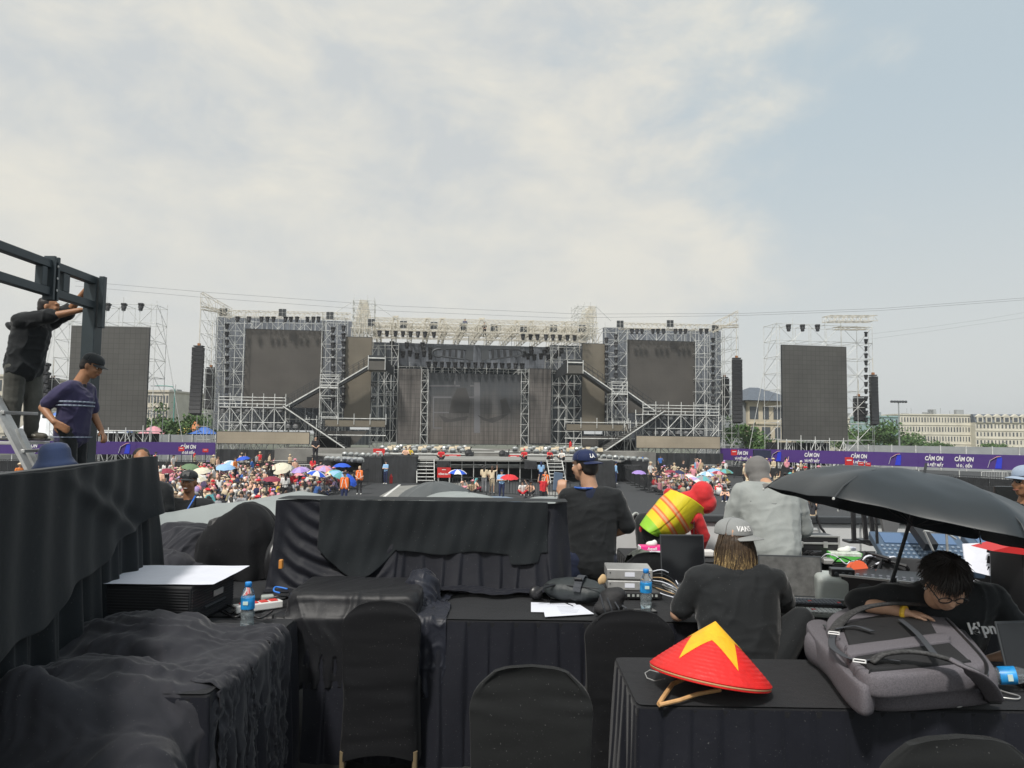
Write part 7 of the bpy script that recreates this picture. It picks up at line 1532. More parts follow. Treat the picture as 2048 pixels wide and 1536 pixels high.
for x, y, rz_ in ((1072, 1186, .3), (1128, 1178, -.4)): MB().lathe([(.01, -.018), (.038, -.016), (.042, 0), (.036, .014), (.01, .016)], 20, on(x, y, 2.80), rotm(78, 0, math.degrees(rz_))).build('ear_cup', M_pl, t, smooth=True)
MB().tube([on(1072, 1186, 2.83), on(1085, 1176, 2.86), on(1105, 1170, 2.865), on(1125, 1172, 2.85), on(1128, 1178, 2.83)], .009, 8).build('headband', M_pl, t); MB().tube([on(x, y, 2.765) for x, y in ((1075, 1195), (1095, 1202), (1120, 1200), (1126, 1190), (1108, 1186), (1096, 1196), (1100, 1206), (1130, 1205), (1146, 1212))], .003, 6).build('cable', M_pl, t); MB().lathe([(.03, 0), (.036, .002), (.036, .02), (.03, .022)], 20, on(1112, 1196, 2.762)).build('coil', M_plg, t)
bagm = mat('bag_grey', (.028, .034, .036), .55, var=.2, vscale=9, bump=.4, bscale=30)
t = thing('sling_bag', on(1150, 1195, 2.76), 'dark grey sling bag with wide strap lying on the middle table', 'bag'); c = on(1150, 1190, 2.80); rb = rotz(R(-18))
blob('bag_body', [E(c+rb @ Vector((-.07, 0, .03)), (.13, .09, .065), 0, rb), E(c+rb @ Vector((.07, 0, .025)), (.13, .095, .065), 0, rb), E(c+rb @ Vector((0, .03, .05)), (.16, .07, .05), 0, rb)], .012, bagm, t, disp=lambda p: .005*vnoise(p, 22))
mb = MB(); pts = [c+rb @ Vector((.03+.01*math.sin(a), -.105*math.cos(a), .03+.085*math.sin(a))) for a in [R(8+16*i) for i in range(11)]]
for a, b in zip(pts, pts[1:]): mb.bar(a, b, .045, .006, up=rb @ Vector((1, 0, 0)).cross((b-a).normalized()))
mb.build('wide_strap', M_web, t); MB().rbox(c+rb @ Vector((.035, -.07, .105)), (.05, .03, .012), .004, rb @ rotm(-40)).build('buckle', M_pl, t); MB().tube([c+rb @ Vector((x, -.07-.01*math.sin(x*9), .065-.1*x*x)) for x in (-.17, -.1, 0, .08, .16)], .003, 5).build('zip', M_pl, t)
t = thing('camera_bag', on(1222, 1208, 2.76), 'black pouch bag with straps beside the silver boxes', 'bag'); c = on(1222, 1205, 2.83)
blob('bag_body', [E(c, (.075, .07, .085)), E(c+Vector((-.03, -.02, -.03)), (.07, .06, .05)), E(c+Vector((.03, .0, .04)), (.055, .06, .05))], .01, mat('pouch_black', (.016, .016, .018), .7, bump=.5, bscale=40), t, disp=lambda p: .006*vnoise(p, 28))
for k in range(4): MB().tube([c+Vector((-.07+.04*k, -.072, .06-.02*k)), c+Vector((-.05+.04*k, -.085, -.01)), c+Vector((-.03+.035*k, -.075, -.07))], .005, 6).build('strap', M_web, t)
o = blob('banknote_bunch', [E(on(1206, 1158, 2.95), (.022, .012, .03)), E(on(1200, 1162, 2.94), (.014, .01, .022))], .006, mat('tan_paper', (.55, .38, .2), .7)); tag(o, 'small tan crumpled paper sticking out of the pouch bag', 'paper')
# silver boxes, laptops, mixer
for k, (w, h, z, lb) in enumerate(((.27, .058, 2.80, 'lower silver interface box of the stack behind the bottle'), (.28, .062, 2.865, 'upper silver interface box of the stack behind the bottle'))):
    t = thing('interface_box', (.73, 4.75, z), lb, 'box', 'silver boxes'); c = Vector((.745, 4.80, z+h/2)); Rr = rotz(R(-3)); MB().rbox(c, (w, .24, h), .006, Rr).build('housing', M_alu, t); MB().box(c+Rr @ Vector((-.0, -.1215, 0)), (.06, .003, .025), Rr).build('label_sticker', M_pap, t)
    for sx in (-1, 1): MB().lathe([(.004, 0), (.004, .003)], 8, c+Rr @ Vector((sx*.12, -.1215, .01)), rotm(90)).build('screw', M_dks, t)
t = thing('patch_box', (.77, 4.75, 2.76), 'black socket box under the silver boxes', 'box'); MB().rbox((.77, 4.76, 2.778), (.32, .26, .04), .006).build('housing', M_pl, t)
for k in range(10): MB().box((.64+.028*k, 4.628, 2.78), (.014, .006, .014)).build('socket', M_plg, t)
for k in range(7): wire('cable', f'pale cable curving out of the silver boxes, {ordn(k)} from the top', [(1305, 1143+6*k, 2.86-.012*k), (1325, 1140+8*k, 2.87-.012*k), (1345, 1152+7*k, 2.82), (1358, 1172+4*k, 2.77)], .0035, [M_pap, M_pl, mat('cord_tan', (.5, .35, .2), .5)][k % 3], group='cables out of the silver boxes')
def laptop(px, py, w, d, hs, rz_, label, scr, tiltb=12, keys=True, base=M_alu, z=2.757, dy=0):
    c = on(px, py, z); Rr = rotz(rz_); t = thing('laptop', c, label, 'laptop', 'laptops'); MB().rbox(c+Vector((0, 0, .01)), (w, d, .018), .005, Rr).build('base', base, t)
    Rt = Rr @ rotm(-tiltb); hc = c+Rr @ Vector((0, d/2, .018)); MB().rbox(hc+Rt @ Vector((0, .004, hs/2)), (w, .008, hs), .003, Rt).build('lid', M_dks, t); MB().box(hc+Rt @ Vector((0, -.0012, hs/2)), (w-.016, .002, hs-.02), Rt).build('screen', scr, t)
    if keys:
        mb = MB(); nx = 16
        for i in range(nx):
            for j in range(5): mb.box(c+Rr @ Vector((-w*.44+w*.88*i/(nx-1), d*.38-.018*j-.01, .021)), (w/nx*.72, .013, .005), Rr)
        mb.build('keyboard_keys', M_key, t)['kind'] = 'stuff'
    return t, c, Rr
t, c, Rr = laptop(1596, 1210, .38, .27, .25, R(-6), 'open laptop with dusty dark screen and external keyboard', M_scr2)
laptop(1378, 1180, .30, .22, .32, R(4), 'open laptop with tall black screen left of the grey cap man', M_scr, 8, True)
lap3, _, _ = laptop(2140, 1380, .34, .24, .22, R(8), 'black laptop cut by the right edge beside the backpack', M_scr, 16, False, M_pl)
def keybed(nm, label, c, w, d, rows, cols, rz_, mb_, mk, tilt=0, red=False, cat='keyboard'):
    Rr = rotz(rz_) @ rotm(tilt); t = thing(nm, c, label, cat); c = Vector(c); MB().rbox(c, (w, d, .022), .005, Rr).build('case', mb_, t); mb = MB(); rd = MB()
    for i in range(cols):
        for j in range(rows):
            (rd if red and (i*7+j*3) % 23 == 0 else mb).rbox(c+Rr @ Vector((-w*.46+w*.92*i/(cols-1), -d*.4+d*.8*j/(rows-1), .016)), (w/cols*.8, d/rows*.78, .010), .0015, Rr, seg=1)
    mb.build('keys', mk, t)['kind'] = 'stuff'
    if rd.v: rd.build('red_keys', M_red, t)['kind'] = 'stuff'
    return t
keybed('computer_keyboard', 'grey and black keyboard with red keys before the dusty laptop', on(1612, 1208, 2.80), .38, .12, 5, 17, R(-6), M_pl, M_key, red=True); keybed('pad_controller', 'white pad controller with red buttons below the keyboard', on(1615, 1226, 2.775), .40, .11, 4, 16, R(-8), M_plg, mat('pad_white', (.5, .52, .52), .5), red=True, cat='controller')
t = thing('drive_case', (1.95, 4.5, 2.76), 'rounded grey plastic case right of the dusty laptop', 'case'); MB().rbox((1.985, 4.62, 2.84), (.25, .28, .17), .03, rotz(R(-15)), seg=4).build('shell', M_plg, t, smooth=False); MB().rbox((1.98, 4.60, 2.80), (.215, .27, .012), .004, rotz(R(-15))).build('seam', M_gw, t)
t = thing('audio_interface', (2.0, 4.55, 2.93), 'small black audio interface with knobs on top of the grey case', 'audio interface'); c = Vector((1.99, 4.56, 2.948)); Rr = rotz(R(-12)); MB().rbox(c, (.13, .09, .045), .005, Rr).build('housing', M_pl, t)
for k in range(3): MB().lathe([(.012, 0), (.011, .012), (.003, .013)], 12, c+Rr @ Vector((-.04+.038*k, -.046, -.004)), rotm(90)).build('knob', M_dks, t)
# flight case on the back table, tissue boxes
t = thing('flight_case', (2.4, 6.3, 2.76), 'open silver-edged flight case standing on the back table', 'flight case'); c = Vector((2.47, 6.32, 2.86)); MB().rbox(c, (.42, .26, .17), .008).build('box_body', M_pl, t)
for z in (-.085, .03, .088): MB().rbox(c+Vector((0, -.131, z)), (.43, .014, .016), .003).build('edge_trim', M_alu, t)
for x in (-.212, .212): MB().rbox(c+Vector((x, -.131, 0)), (.016, .016, .19), .003).build('edge_trim', M_alu, t)
for x in (-.1, .1): MB().rbox(c+Vector((x, -.14, .02)), (.035, .012, .05), .003).build('latch', M_alu, t)
MB().tube([c+Vector((x, -.15-.02*math.sin(a), -.03)) for x, a in ((-.06, 0), (-.05, 1), (.05, 1), (.06, 0))], .007, 6).build('handle', M_dks, t); MB().rbox(c+Vector((-.25, .05, .13)), (.62, .3, .02), .004).build('lid_tray', M_alu, t)
for k in range(5): wire('cable', f'black cable tangled before the flight case, {ordn(k)} of five', [tuple(c+Vector((-.12+.05*random.random()+.05*q, -.17-.03*random.random(), -.07+.05*random.random()))) for q in range(4)], .004, M_pl, z=False, group='cables before the flight case')
def tissue(c, w, d, h, m1, m2, label, rz_=0): t = thing('tissue_box', c, label, 'tissue box', 'tissue boxes'); c = Vector(c); Rr = rotz(rz_); MB().rbox(c+Vector((0, 0, h/2)), (w, d, h), .006, Rr).build('carton', m1, t); MB().rbox(c+Vector((0, 0, h*.80)), (w*.96, d*1.015, h*.42), .006, Rr).build('printed_band', m2, t); blob('tissue', [E(c+Vector((0, 0, h+.012)), (w*.22, d*.3, .025)), E(c+Vector((.03, 0, h+.02)), (w*.12, d*.2, .03))], .008, mat('tissue_white', (.72, .74, .7), .9), t); return t
t = tissue((1.10+.06, 6.25, 2.757), .20, .12, .09, mat('carton_white', (.72, .7, .72), .5), mat('carton_pink', (.80, .03, .25), .45), 'pink and white tissue box on a white tray'); text_mesh('lettering', 'Aquafi', .03, M_ltr, t, Vector((1.16, 6.186, 2.83)), rotm(90), bold=.0005)
o = MB().lathe([(.02, 0), (.13, .004), (.17, .018), (.165, .02), (.02, .008)], 24, (1.2, 6.2, 2.757)).build('tray', M_pap, smooth=True); tag(o, 'round white tray under the pink tissue box', 'tray')
tissue((2.70, 6.14, 2.757), .25, .13, .075, mat('carton_green', (.12, .55, .10), .45), mat('carton_pale', (.62, .68, .60), .5, var=.3, vscale=30), 'green tissue box on the back table right of the flight case', -.15)
t = thing('walkie_talkie', (1.52, 6.25, 2.76), 'black walkie-talkie with long antenna before the hi-vis vest', 'radio'); MB().rbox((1.49, 6.22, 2.82), (.06, .035, .12), .01).build('body', M_pl, t); MB().tube([(1.505, 6.22, 2.87), (1.51, 6.22, 3.06)], .004).build('antenna', M_pl, t); blob('pouch', [E((1.43, 6.24, 2.83), (.05, .04, .05))], .01, M_pl, t)
for x, y, lb in ((1.62, 6.3, 'white router box right of the walkie-talkie'), (3.15, 6.35, 'white charger plug standing on the back table')): o = MB().rbox((x, y, 2.785 if x < 2 else 2.82), (.14, .1, .05) if x < 2 else (.06, .05, .10), .012).build('white_adapter', mat('white_plastic', (.75, .74, .72), .4)); tag(o, lb, 'adapter')
# equipment at right: console, mixers, racks, stands
def console(nm, label, c, w, d, rz_, tilt, body, knobs=(6, 14), screen=False, kc=M_pl, cat='mixing console'):
    t = thing(nm, c, label, cat, 'consoles at right'); c = Vector(c); Rr = rotz(rz_) @ rotm(tilt); MB().rbox(c, (w, d, .06), .01, Rr).build('body', body, t)
    mb = MB(); r, k = knobs
    for i in range(k):
        for j in range(r): mb.rbox(c+Rr @ Vector((-w*.45+w*.9*i/(k-1), -d*.42+d*.50*j/max(r-1, 1), .035)), (w/k*.5, .018, .014), .003, Rr, seg=1)
    mb.build('knobs', kc, t)['kind'] = 'stuff'
    if screen: MB().rbox(c+Rr @ Vector((0, d*.30, .034)), (w*.8, d*.28, .006), .002, Rr).build('display', mat('display_blue', (.10, .17, .30), .2), t)
    return t
console('lighting_console', 'black keyboard console beside the umbrella pole', (2.42, 4.62, 2.86), .62, .42, R(-24), 8, M_pl, (6, 14), kc=M_key); MB_ = MB().rbox((2.56, 4.92, 2.93), (.46, .03, .10), .01, rotz(R(-24)) @ rotm(-10)).build('console_hood', M_blk2); tag(MB_, 'dark tilted hood screen behind the keyboard console', 'screen')
console('digital_mixer', 'blue-grey digital mixer with lit knobs below the umbrella, left one', (3.0, 5.5, 2.92), .62, .50, R(-8), 24, mat('mixer_blue', (.07, .11, .17), .4), (6, 16), True, mat('knob_light', (.22, .28, .36), .4)); console('digital_mixer', 'blue-grey digital mixer below the umbrella, right one', (3.66, 5.45, 2.92), .60, .50, R(-8), 24, MATS['mixer_blue'], (6, 16), True, MATS['knob_light'])
t = thing('rack_unit', (2.1, 4.35, 2.78), 'black rack unit with silver rims lying slanted on the table', 'rack unit'); Rr = rotz(R(-34)); c = Vector((2.16, 4.42, 2.86)); MB().rbox(c, (.42, .10, .15), .006, Rr).build('body', M_pl, t)
for z in (-.08, .08): MB().rbox(c+Rr @ Vector((0, -.052, z)), (.44, .012, .014), .002, Rr).build('edge_trim', M_alu, t)
MB().rbox(c+Rr @ Vector((.225, -.03, 0)), (.014, .05, .18), .002, Rr).build('edge_trim', M_alu, t); MB().lathe([(.004, 0), (.05, .001), (.05, .004)], 14, c+Rr @ Vector((-.08, -.055, 0)), Rr @ rotm(90)).build('fan_grill', M_dks, t)
t = thing('umbrella_clamp', (1.97, 3.9, 2.95), 'black clamp holding the big umbrella on the rack unit', 'clamp'); MB().tube([(1.97, 3.9, 2.76), (1.97, 3.9, 3.04)], .013, 8).build('rod', M_pl, t); MB().rbox((1.97, 3.9, 3.0), (.05, .05, .04), .008).build('jaw', M_pl, t); MB().lathe([(.01, 0), (.10, .004), (.10, .012), (.02, .02)], 16, (1.97, 3.9, 2.757)).build('base', M_pl, t)
for i, (x, y, z, s, lb) in enumerate(((2.24, 4.9, 2.9, .06, 'orange and black cable reel behind the rack unit'), (2.33, 4.86, 2.86, .05, 'orange plug connector behind the grey case'))):
    t = thing('cable_reel', (x, y, z), lb, 'cable reel', 'orange plugs'); MB().lathe([(.01, -.03), (s, -.03), (s*.9, 0), (s, .03), (.01, .03)], 14, (x, y, z), rotm(70, 20, i*40)).build('drum', [mat('plug_orange', (.75, .12, .04), .5), M_pl][i % 1], t); MB().tube([(x, y, z), (x+.1, y+.1, z+.1), (x+.2, y, z+.08), (x+.3, y+.1, z)], .012, 6).build('cord', M_pl, t)
for k in range(9): wire('cable', f'{"white" if k % 2 else "black"} cable curling behind the rack unit, {ordn(k)} of nine', [(2.1+.05*k, 5.0+.05*(k % 3), 2.80), (2.2+.04*k, 4.95, 2.92+.02*(k % 4)), (2.4+.04*k, 5.05, 2.96-.01*k), (2.6+.05*k, 5.1, 2.85), (2.9+.03*k, 5.0, 2.8)], .006, M_pap if k % 2 else M_pl, z=False, group='cables behind the rack unit')
for i, (x0, y0, x1, y1, Y, lb) in enumerate(((1752, 1035, 1756, 1110, 5.6, 'thin black stand pole left of the umbrella pole'), (1706, 1020, 1708, 1080, 6.4, 'black mast behind the green tissue box'), (1727, 1025, 1732, 1078, 6.4, 'black mast right of the green tissue box'), (1741, 1030, 1748, 1085, 6.4, 'black post beside the dark monitor back'))): o = MB().bar(at(x0, y0, Y), at(x1, y1, Y), .03 if i else .015).build('stand_pole', M_pl); tag(o, lb, 'pole', 'black stand poles'); MB().box(at(x1, y1, Y)-Vector((0, 0, .01)), (.14, .14, .02)).build('foot', M_pl, o)
o = MB().prism([at(1762, 1030, 6.2), at(1805, 1028, 6.2), at(1790, 1078, 6.0), at(1772, 1080, 6.0)][::-1], (0, .04, 0)).build('dark_monitor', mat('monitor_grey', (.06, .06, .062), .5)); tag(o, 'dark trapezoid monitor back under the umbrella rim', 'monitor')
o = MB().bar(at(1815, 1030, 5.6), at(1862, 1095, 5.3), .09, .06).build('mixer_stand', M_pl); tag(o, 'thick black slanted stand left of the digital mixers', 'stand'); t = thing('lamp_arm', at(1835, 1085, 5.2), 'thin silver jointed lamp arm over the mixers', 'lamp arm')
for a, b in (((1848, 1062), (1893, 1066)), ((1893, 1066), (1912, 1078)), ((1848, 1062), (1870, 1110)), ((1893, 1068), (1895, 1105))): MB().tube([at(*a, 5.2), at(*b, 5.2)], .008, 6).build('arm_segment', M_alu, t)
t = thing('info_sheet', at(1970, 1125, 4.9), 'upright white sheet with dark photos of gear below the mixers', 'sheet'); q = [at(1926, 1088, 4.8), at(2014, 1084, 4.6), at(2014, 1160, 4.5), at(1932, 1140, 4.7)]; MB().prism(q[::-1], (0, .01, 0)).build('page', M_pap, t)
for k in range(3): a = at(1968, 1096+21*k, 4.64); MB().box(a+Vector((.05, -.03, -.01)), (.10, .004, .045), rotm(0, 12)).build('printed_photo', M_pl, t)
t = thing('road_case', at(2030, 1130, 4.3), 'black road case with bright red top edge at the right border', 'case'); MB().rbox(at(2040, 1160, 4.4)+Vector((.1, 0, -.02)), (.36, .3, .50), .01).build('box_body', M_pl, t); MB().prism([at(1985, 1102, 4.2), at(2050, 1085, 4.2), at(2070, 1088, 4.2), at(2070, 1112, 4.2), at(2050, 1110, 4.2)][::-1], (0, .2, 0)).build('red_flap', M_red, t)
t = thing('flat_monitor', at(2010, 1010, 7.0), 'black flat monitor seen past the umbrella at right', 'monitor'); MB().rbox(at(2022, 1003, 7.0), (.30, .04, .28), .006).build('panel', M_scr, t); MB().rbox(at(2025, 1036, 7.0)+Vector((0, 0, 0)), (.34, .08, .02), .004).build('silver_foot', M_alu, t); MB().bar(at(2025, 1040, 7.0), at(2025, 1040, 7.0)-Vector((0, 0, .9)), .05).build('post', M_pl, t)
wire('cable', 'pale cable hanging on the white wall beside the navy cap man', [(1.18, 7.4, 2.95), (1.24, 7.42, 2.99), (1.30, 7.42, 2.86), (1.33, 7.4, 2.75)], .012, M_plg, z=False); wire('cable', 'black cable hanging on the wall right of the grey shirt', [(2.85, 7.42, 3.0), (2.83, 7.4, 2.9), (2.9, 7.4, 2.84), (2.88, 7.4, 2.78)], .012, M_pl, z=False); wire('cable', 'black hanging cable above the flight case', [(3.0, 7.42, 3.0), (3.03, 7.4, 2.88), (3.06, 7.4, 2.84), (3.12, 7.4, 2.74)], .012, M_pl, z=False)
# olive tarp between the tables, jacket on the chair
cloth_over('olive_tarp', 'crumpled olive grey tarp behind the silver boxes', .86, 1.35, 5.3, 5.95, 3.0, 46, 56, [('e', (1.0, 5.75, 2.7), (.14, .25, .18)), TB(.7, 1.4, 5.2, 6.0, 2.1, 2.55, .05)], mat('olive_sheet', (.12, .135, .11), .45, var=.15, vscale=6), 1.1, 80, seed=12, cat='tarp')
cloth_over('black_jacket', 'charcoal jacket hung over the chair back left of the grey cap man', .76, 1.02, 3.55, 4.15, 3.02, 40, 60, [TB(.80, .98, 3.80, 3.90, 2.2, 2.90, .03)], K_pile, 1.15, 110, seed=13, cat='jacket')
for i, (x, y, z, d, m_, lb) in enumerate(((1832, 1092, 2.84, (.16, .10, .05), mat('pink_paper', (.62, .35, .38), .8), 'pinkish paper stack behind the rack unit'), (1700, 1098, 2.78, (.12, .06, .03), M_pap, 'small white folded note before the green tissue box'), (1655, 1122, 2.78, (.10, .08, .04), M_alu, 'silver gadget box left of the grey case'), (1760, 1112, 2.80, (.05, .05, .14), M_pap, 'white spray bottle beside the orange plug'), (1480, 1092, 2.78, (.10, .07, .03), M_alu, 'silver adapter box behind the grey cap man'), (1900, 1130, 2.9, (.12, .03, .02), M_pap, 'white marker tray below the mixers'))):
    o = MB().rbox(on(x, y, z), d, .008, rotz(i*.7)).build('small_box', m_); tag(o, lb, 'box')
for k in range(10):
    x, y = 1640+26*k, 1120+7*(k % 4); wire('cable', f'{["thin white", "thin black", "grey"][k % 3]} cable lying across the right tables, {ordn(k)} from the left', [(x, y, 2.80), (x+14, y-12, 2.86), (x+34, y-6, 2.84), (x+52, y+8, 2.79), (x+60, y+2, 2.80)], .005, [M_pap, M_pl, M_plg][k % 3], group='cables on the right tables')
# ---------------------------------------------------------------- people on and around the deck
S_TAN, S_MID, S_LT = mat('skin_tan', (.34, .165, .085), .5, var=.12, vscale=12), mat('skin_mid', (.48, .27, .17), .5, var=.1, vscale=12), mat('skin_light', (.56, .34, .23), .5, var=.1, vscale=12)
F_BLK = clothmat('shirt_black', (.016, .018, .020)); F_GRY = clothmat('shirt_grey', (.33, .35, .34), .8, .2); F_KHK = clothmat('trousers_khaki', (.42, .37, .27)); F_JEAN = clothmat('jeans_navy', (.014, .020, .045)); F_CHK = clothmat('jeans_faded', (.10, .10, .088), blot=.55); F_RED = clothmat('hoodie_red', (.62, .035, .04)); F_CAPN = clothmat('cap_navy', (.010, .020, .075), .7); F_CAPG = clothmat('cap_grey', (.27, .28, .28)); F_CAPB = clothmat('cap_black', (.022, .025, .028))
M_eye = mat('eye_white', (.7, .68, .65), .3); M_iris = mat('eye_dark', (.02, .012, .01), .2); M_lip = mat('lip', (.33, .12, .09), .5)
def hand(w, d, nrm, side=1, curl=.5, mi=0, s=1.0):
    """palm and five fingers from the wrist w along d; nrm = back of the hand; side: +1 thumb towards d x nrm"""
    w, d, nrm = Vector(w), Vector(d).normalized(), Vector(nrm); nrm = (nrm-d*nrm.dot(d)).normalized(); x = d.cross(nrm)*side; pr = []
    for k in (-1, 0, 1): pr.append(Cc(w+x*.018*k*s, .013*s, w+d*.078*s+x*.027*k*s, .0125*s, mi))
    for k, L_ in enumerate((.068, .078, .073, .058)):
        b = w+d*.080*s+x*(.031-.0205*k)*s; a = b; dr = d; r = .0095*s
        for j, q in enumerate((.45, .32, .25)):
            ang = curl*(.55+.35*j); dr = (d*math.cos(ang*(j+1)*.8)-nrm*math.sin(ang*(j+1)*.8)).normalized(); e = a+dr*L_*q*s; pr.append(Cc(a, r, e, r*.92, mi)); a = e; r *= .92
    b = w+d*.022*s+x*.024*s; m = b+(d*.6+x*.8-nrm*.2*curl).normalized()*.040*s; e = m+(d*.85+x*.35-nrm*.45*curl).normalized()*.032*s
    return pr+[Cc(b, .013*s, m, .011*s, mi), Cc(m, .011*s, e, .009*s, mi)]
def headp(h, f, u, mi=0):
    f, u = Vector(f).normalized(), Vector(u).normalized(); r = f.cross(u).normalized(); M = Matrix((r, f, u)).transposed(); q = lambda x, y, z: h+M @ Vector((x, y, z)); ee = lambda c, rr_: E(q(*c), rr_, mi, M)
    return [ee((0, -.012, .03), (.073, .092, .085)), ee((0, .022, -.02), (.062, .068, .088)), ee((0, .045, -.075), (.036, .036, .032)), ee((0, .03, -.058), (.054, .045, .035)), ee((0, .100, -.022), (.014, .018, .014)), Cc(q(0, .088, .015), .009, q(0, .105, -.018), .011, mi), ee((.03, .074, -.018), (.026, .018, .022)), ee((-.03, .074, -.018), (.026, .018, .022)),
            ee((0, .084, .03), (.055, .012, .012)), ee((.076, -.004, -.005), (.010, .019, .031)), ee((-.076, -.004, -.005), (.010, .019, .031)), ee((0, .088, -.052), (.024, .012, .009)), Cc(q(0, -.03, -.05), .056, q(0, -.03, -.13), .055, mi)], M
def face(root, h, M, open_=True):
    q = lambda x, y, z: h+M @ Vector((x, y, z))
    for s in (-1, 1):
        e = MB().ell(q(s*.031, .076, .008), (.0135, .010, .0065), M, n=10).build('eye', M_eye, root); MB().ell(q(s*.031, .0845, .008), (.0058, .004, .0055), M, n=8).build('iris', M_iris, e)
        MB().tube([q(s*.014, .091, .028), q(s*.032, .090, .034), q(s*.05, .076, .028)], .0035, 5).build('eyebrow', HAIRM, root)
    MB().tube([q(-.024, .088, -.050), q(-.01, .096, -.053), q(.01, .096, -.053), q(.024, .088, -.050)], .0042, 5).build('lips', M_lip, root)
def man(label, loc, J, top, bot, skin, hf=(0, 1, .0), hu=(0, 0, 1), sleeve='short', cap=None, capf=None, hem=.78, vox=.011, hair=True, hands=None, fc=False, topname='shirt', hairlen=0, wr=.006, shoe=None, shr=1.0, cloth_extra=None, legs=True, belly=1.0, longp=1.0):
    loc = Vector(loc); root_pr = []; V = {k: loc+Vector(v) for k, v in J.items()}; hp, M = headp(V['head'], hf, hu); root_pr += hp
    hips = (V['hl']+V['hr'])/2; ch = (V['sl']+V['sr'])/2; sp = V['sr']-V['sl']; up = (ch-hips).normalized(); across = sp.normalized(); fw = up.cross(across); fw = fw if fw.dot(Vector(hf)) > 0 else -fw
    root_pr += [Cc(V['head']-Vector(hu)*.07-Vector(hf).normalized()*.03, .054, ch+up*.03, .062, 0), Cc(V['sl']+sp*.12, .055, V['sr']-sp*.12, .055, 0), Cc(ch, .085, hips, .09, 1), Cc(V['hl'], .105, V['hr'], .105, 1)]
    sh_pr = [Cc(V['sl']+sp*.14-up*.01, .080*shr, V['sr']-sp*.14-up*.01, .080*shr), Cc(ch-sp*.22-up*.10, .105*shr*belly, hips-sp*.15, .112*shr*belly), Cc(ch+sp*.22-up*.10, .105*shr*belly, hips+sp*.15, .112*shr*belly), Cc(ch-up*.12+fw*.02, .12*shr, hips, .12*shr*belly)]
    hz_ = (hips.z-loc.z)-hem
    if hz_ > 0.02: sh_pr += [Cc(hips-sp*.17, .110*shr, hips-sp*.19-up*(hz_-.05), .112*shr), Cc(hips+sp*.17, .110*shr, hips+sp*.19-up*(hz_-.05), .112*shr)]
    nt = len(sh_pr)
    for s in 'lr':
        sh, el, w, hp_, kn, an = V['s'+s], V['e'+s], V['w'+s], V['h'+s], V['k'+s], V['a'+s]
        root_pr += [Cc(sh, .050, el, .041, 0), Cc(el, .041, w, .027, 0)]
        if hands and s in hands: root_pr += hand(w, *hands[s])
        else: root_pr += hand(w, (w-el), fw, 1 if s == 'r' else -1, .6)
        if legs: root_pr += [Cc(hp_, .100, kn, .070*longp, 1), Cc(kn, .068*longp, an, .050*longp, 1), E(an+Vector(hf)*.0-Vector((0, 0, .02)), (.05, .06, .05), 2), Cc(an-Vector((0, 0, .035)), .045, V.get('f'+s, an+fw*.17-Vector((0, 0, .045))), .036, 2)]
        sh_pr += [Cc(sh-up*.01, .068*shr, sh+(el-sh)*.5, .066*shr)]
        sh_pr += [Cc(sh+(el-sh)*.4, .064*shr, sh+(el-sh)*(.92 if sleeve == 'roll' else .78), .062*shr)] if sleeve != 'long' else [Cc(sh+(el-sh)*.4, .064*shr, el, .056*shr), Cc(el, .056*shr, w, .042*shr)]
    body = blob('person', root_pr, vox, [skin, bot, shoe or M_pl], smooth=3, loc=loc, disp=lambda p: np.where(p[:, 2] < V['hl'].z-.02, .006, .0)*vnoise(p*np.array([1, 1, 1.6]), 14)); tag(body, label, 'person', 'crew and visitors at the deck')
    rg = lambda p, f, k, sx: np.clip(1-np.abs(vnoise((p+.02*np.stack([vnoise(p, 6, 0)]*3, -1))*np.array(sx), f, k))*1.6, 0, 1)**2.5
    seam = lambda p: wr*(1.3*rg(p-np.array(loc), 11, 1, (1, 1, .45))+.9*rg(p, 17, 2, (.35, .35, 1.1)))-wr*.5
    sh = blob(topname, sh_pr[nt:], vox, top, body, smooth=5, disp=seam, hull=[sh_pr[:nt]])
    MB().tube([ch+up*.045+Vector((math.cos(a)*.062, math.sin(a)*.055, .012*math.sin(a))) for a in [2*math.pi*i/20 for i in range(21)]], .010, 6, cap=False).build('collar', top, sh)
    q = lambda x, y, z: V['head']+M @ Vector((x, y, z))
    if hair: blob('hair', [E(q(0, -.022, .035), (.080, .090, .088), 0, M), E(q(0, -.05, -.01), (.072, .060, .07), 0, M)] + ([E(q(0, -.05, -.06), (.075, .055, .06), 0, M)] if hairlen else []), .010, HAIRM, body, smooth=1, disp=lambda p: .004*vnoise(p, 60))
    if cap:
        cf = Vector(capf or hf); cf = (cf-M.col[2]*cf.dot(M.col[2])).normalized(); c0 = q(0, -.005, .055); r_ = cf.cross(M.col[2]).normalized(); Mc = Matrix((r_, cf, M.col[2])).transposed(); qc = lambda x, y, z: c0+Mc @ Vector((x, y, z))
        n, m = 32, 10; X = np.zeros((n+1, m, 3))
        for i in range(n+1):
            for j in range(m): a = 2*math.pi*i/n; f = j/(m-1)*math.pi/2; X[i, j] = qc(.090*math.sin(f)*math.cos(a), .102*math.sin(f)*math.sin(a), .085*math.cos(f)**.75-.012)
        cp = sheet('cap', X, cap, body, thick=.004); X = np.zeros((17, 6, 3))
        for i in range(17):
            for j in range(6): a = math.pi*(.17+.66*i/16); f = j/5; X[i, j] = qc((.088+.008*f)*math.cos(a)*1.0, (.096+.072*f*math.sin(a)**.7)*math.sin(a), -.012-.014*f-.016*abs(math.cos(a))**2)
        sheet('brim', X, cap, cp, thick=.005); MB().ell(qc(0, 0, .075), (.008, .008, .005), n=8).build('button', cap, cp)
        body['_c'] = 0; return body, V, M, qc, cp
    if fc: face(body, V['head'], M)
    return body, V, M, None, None
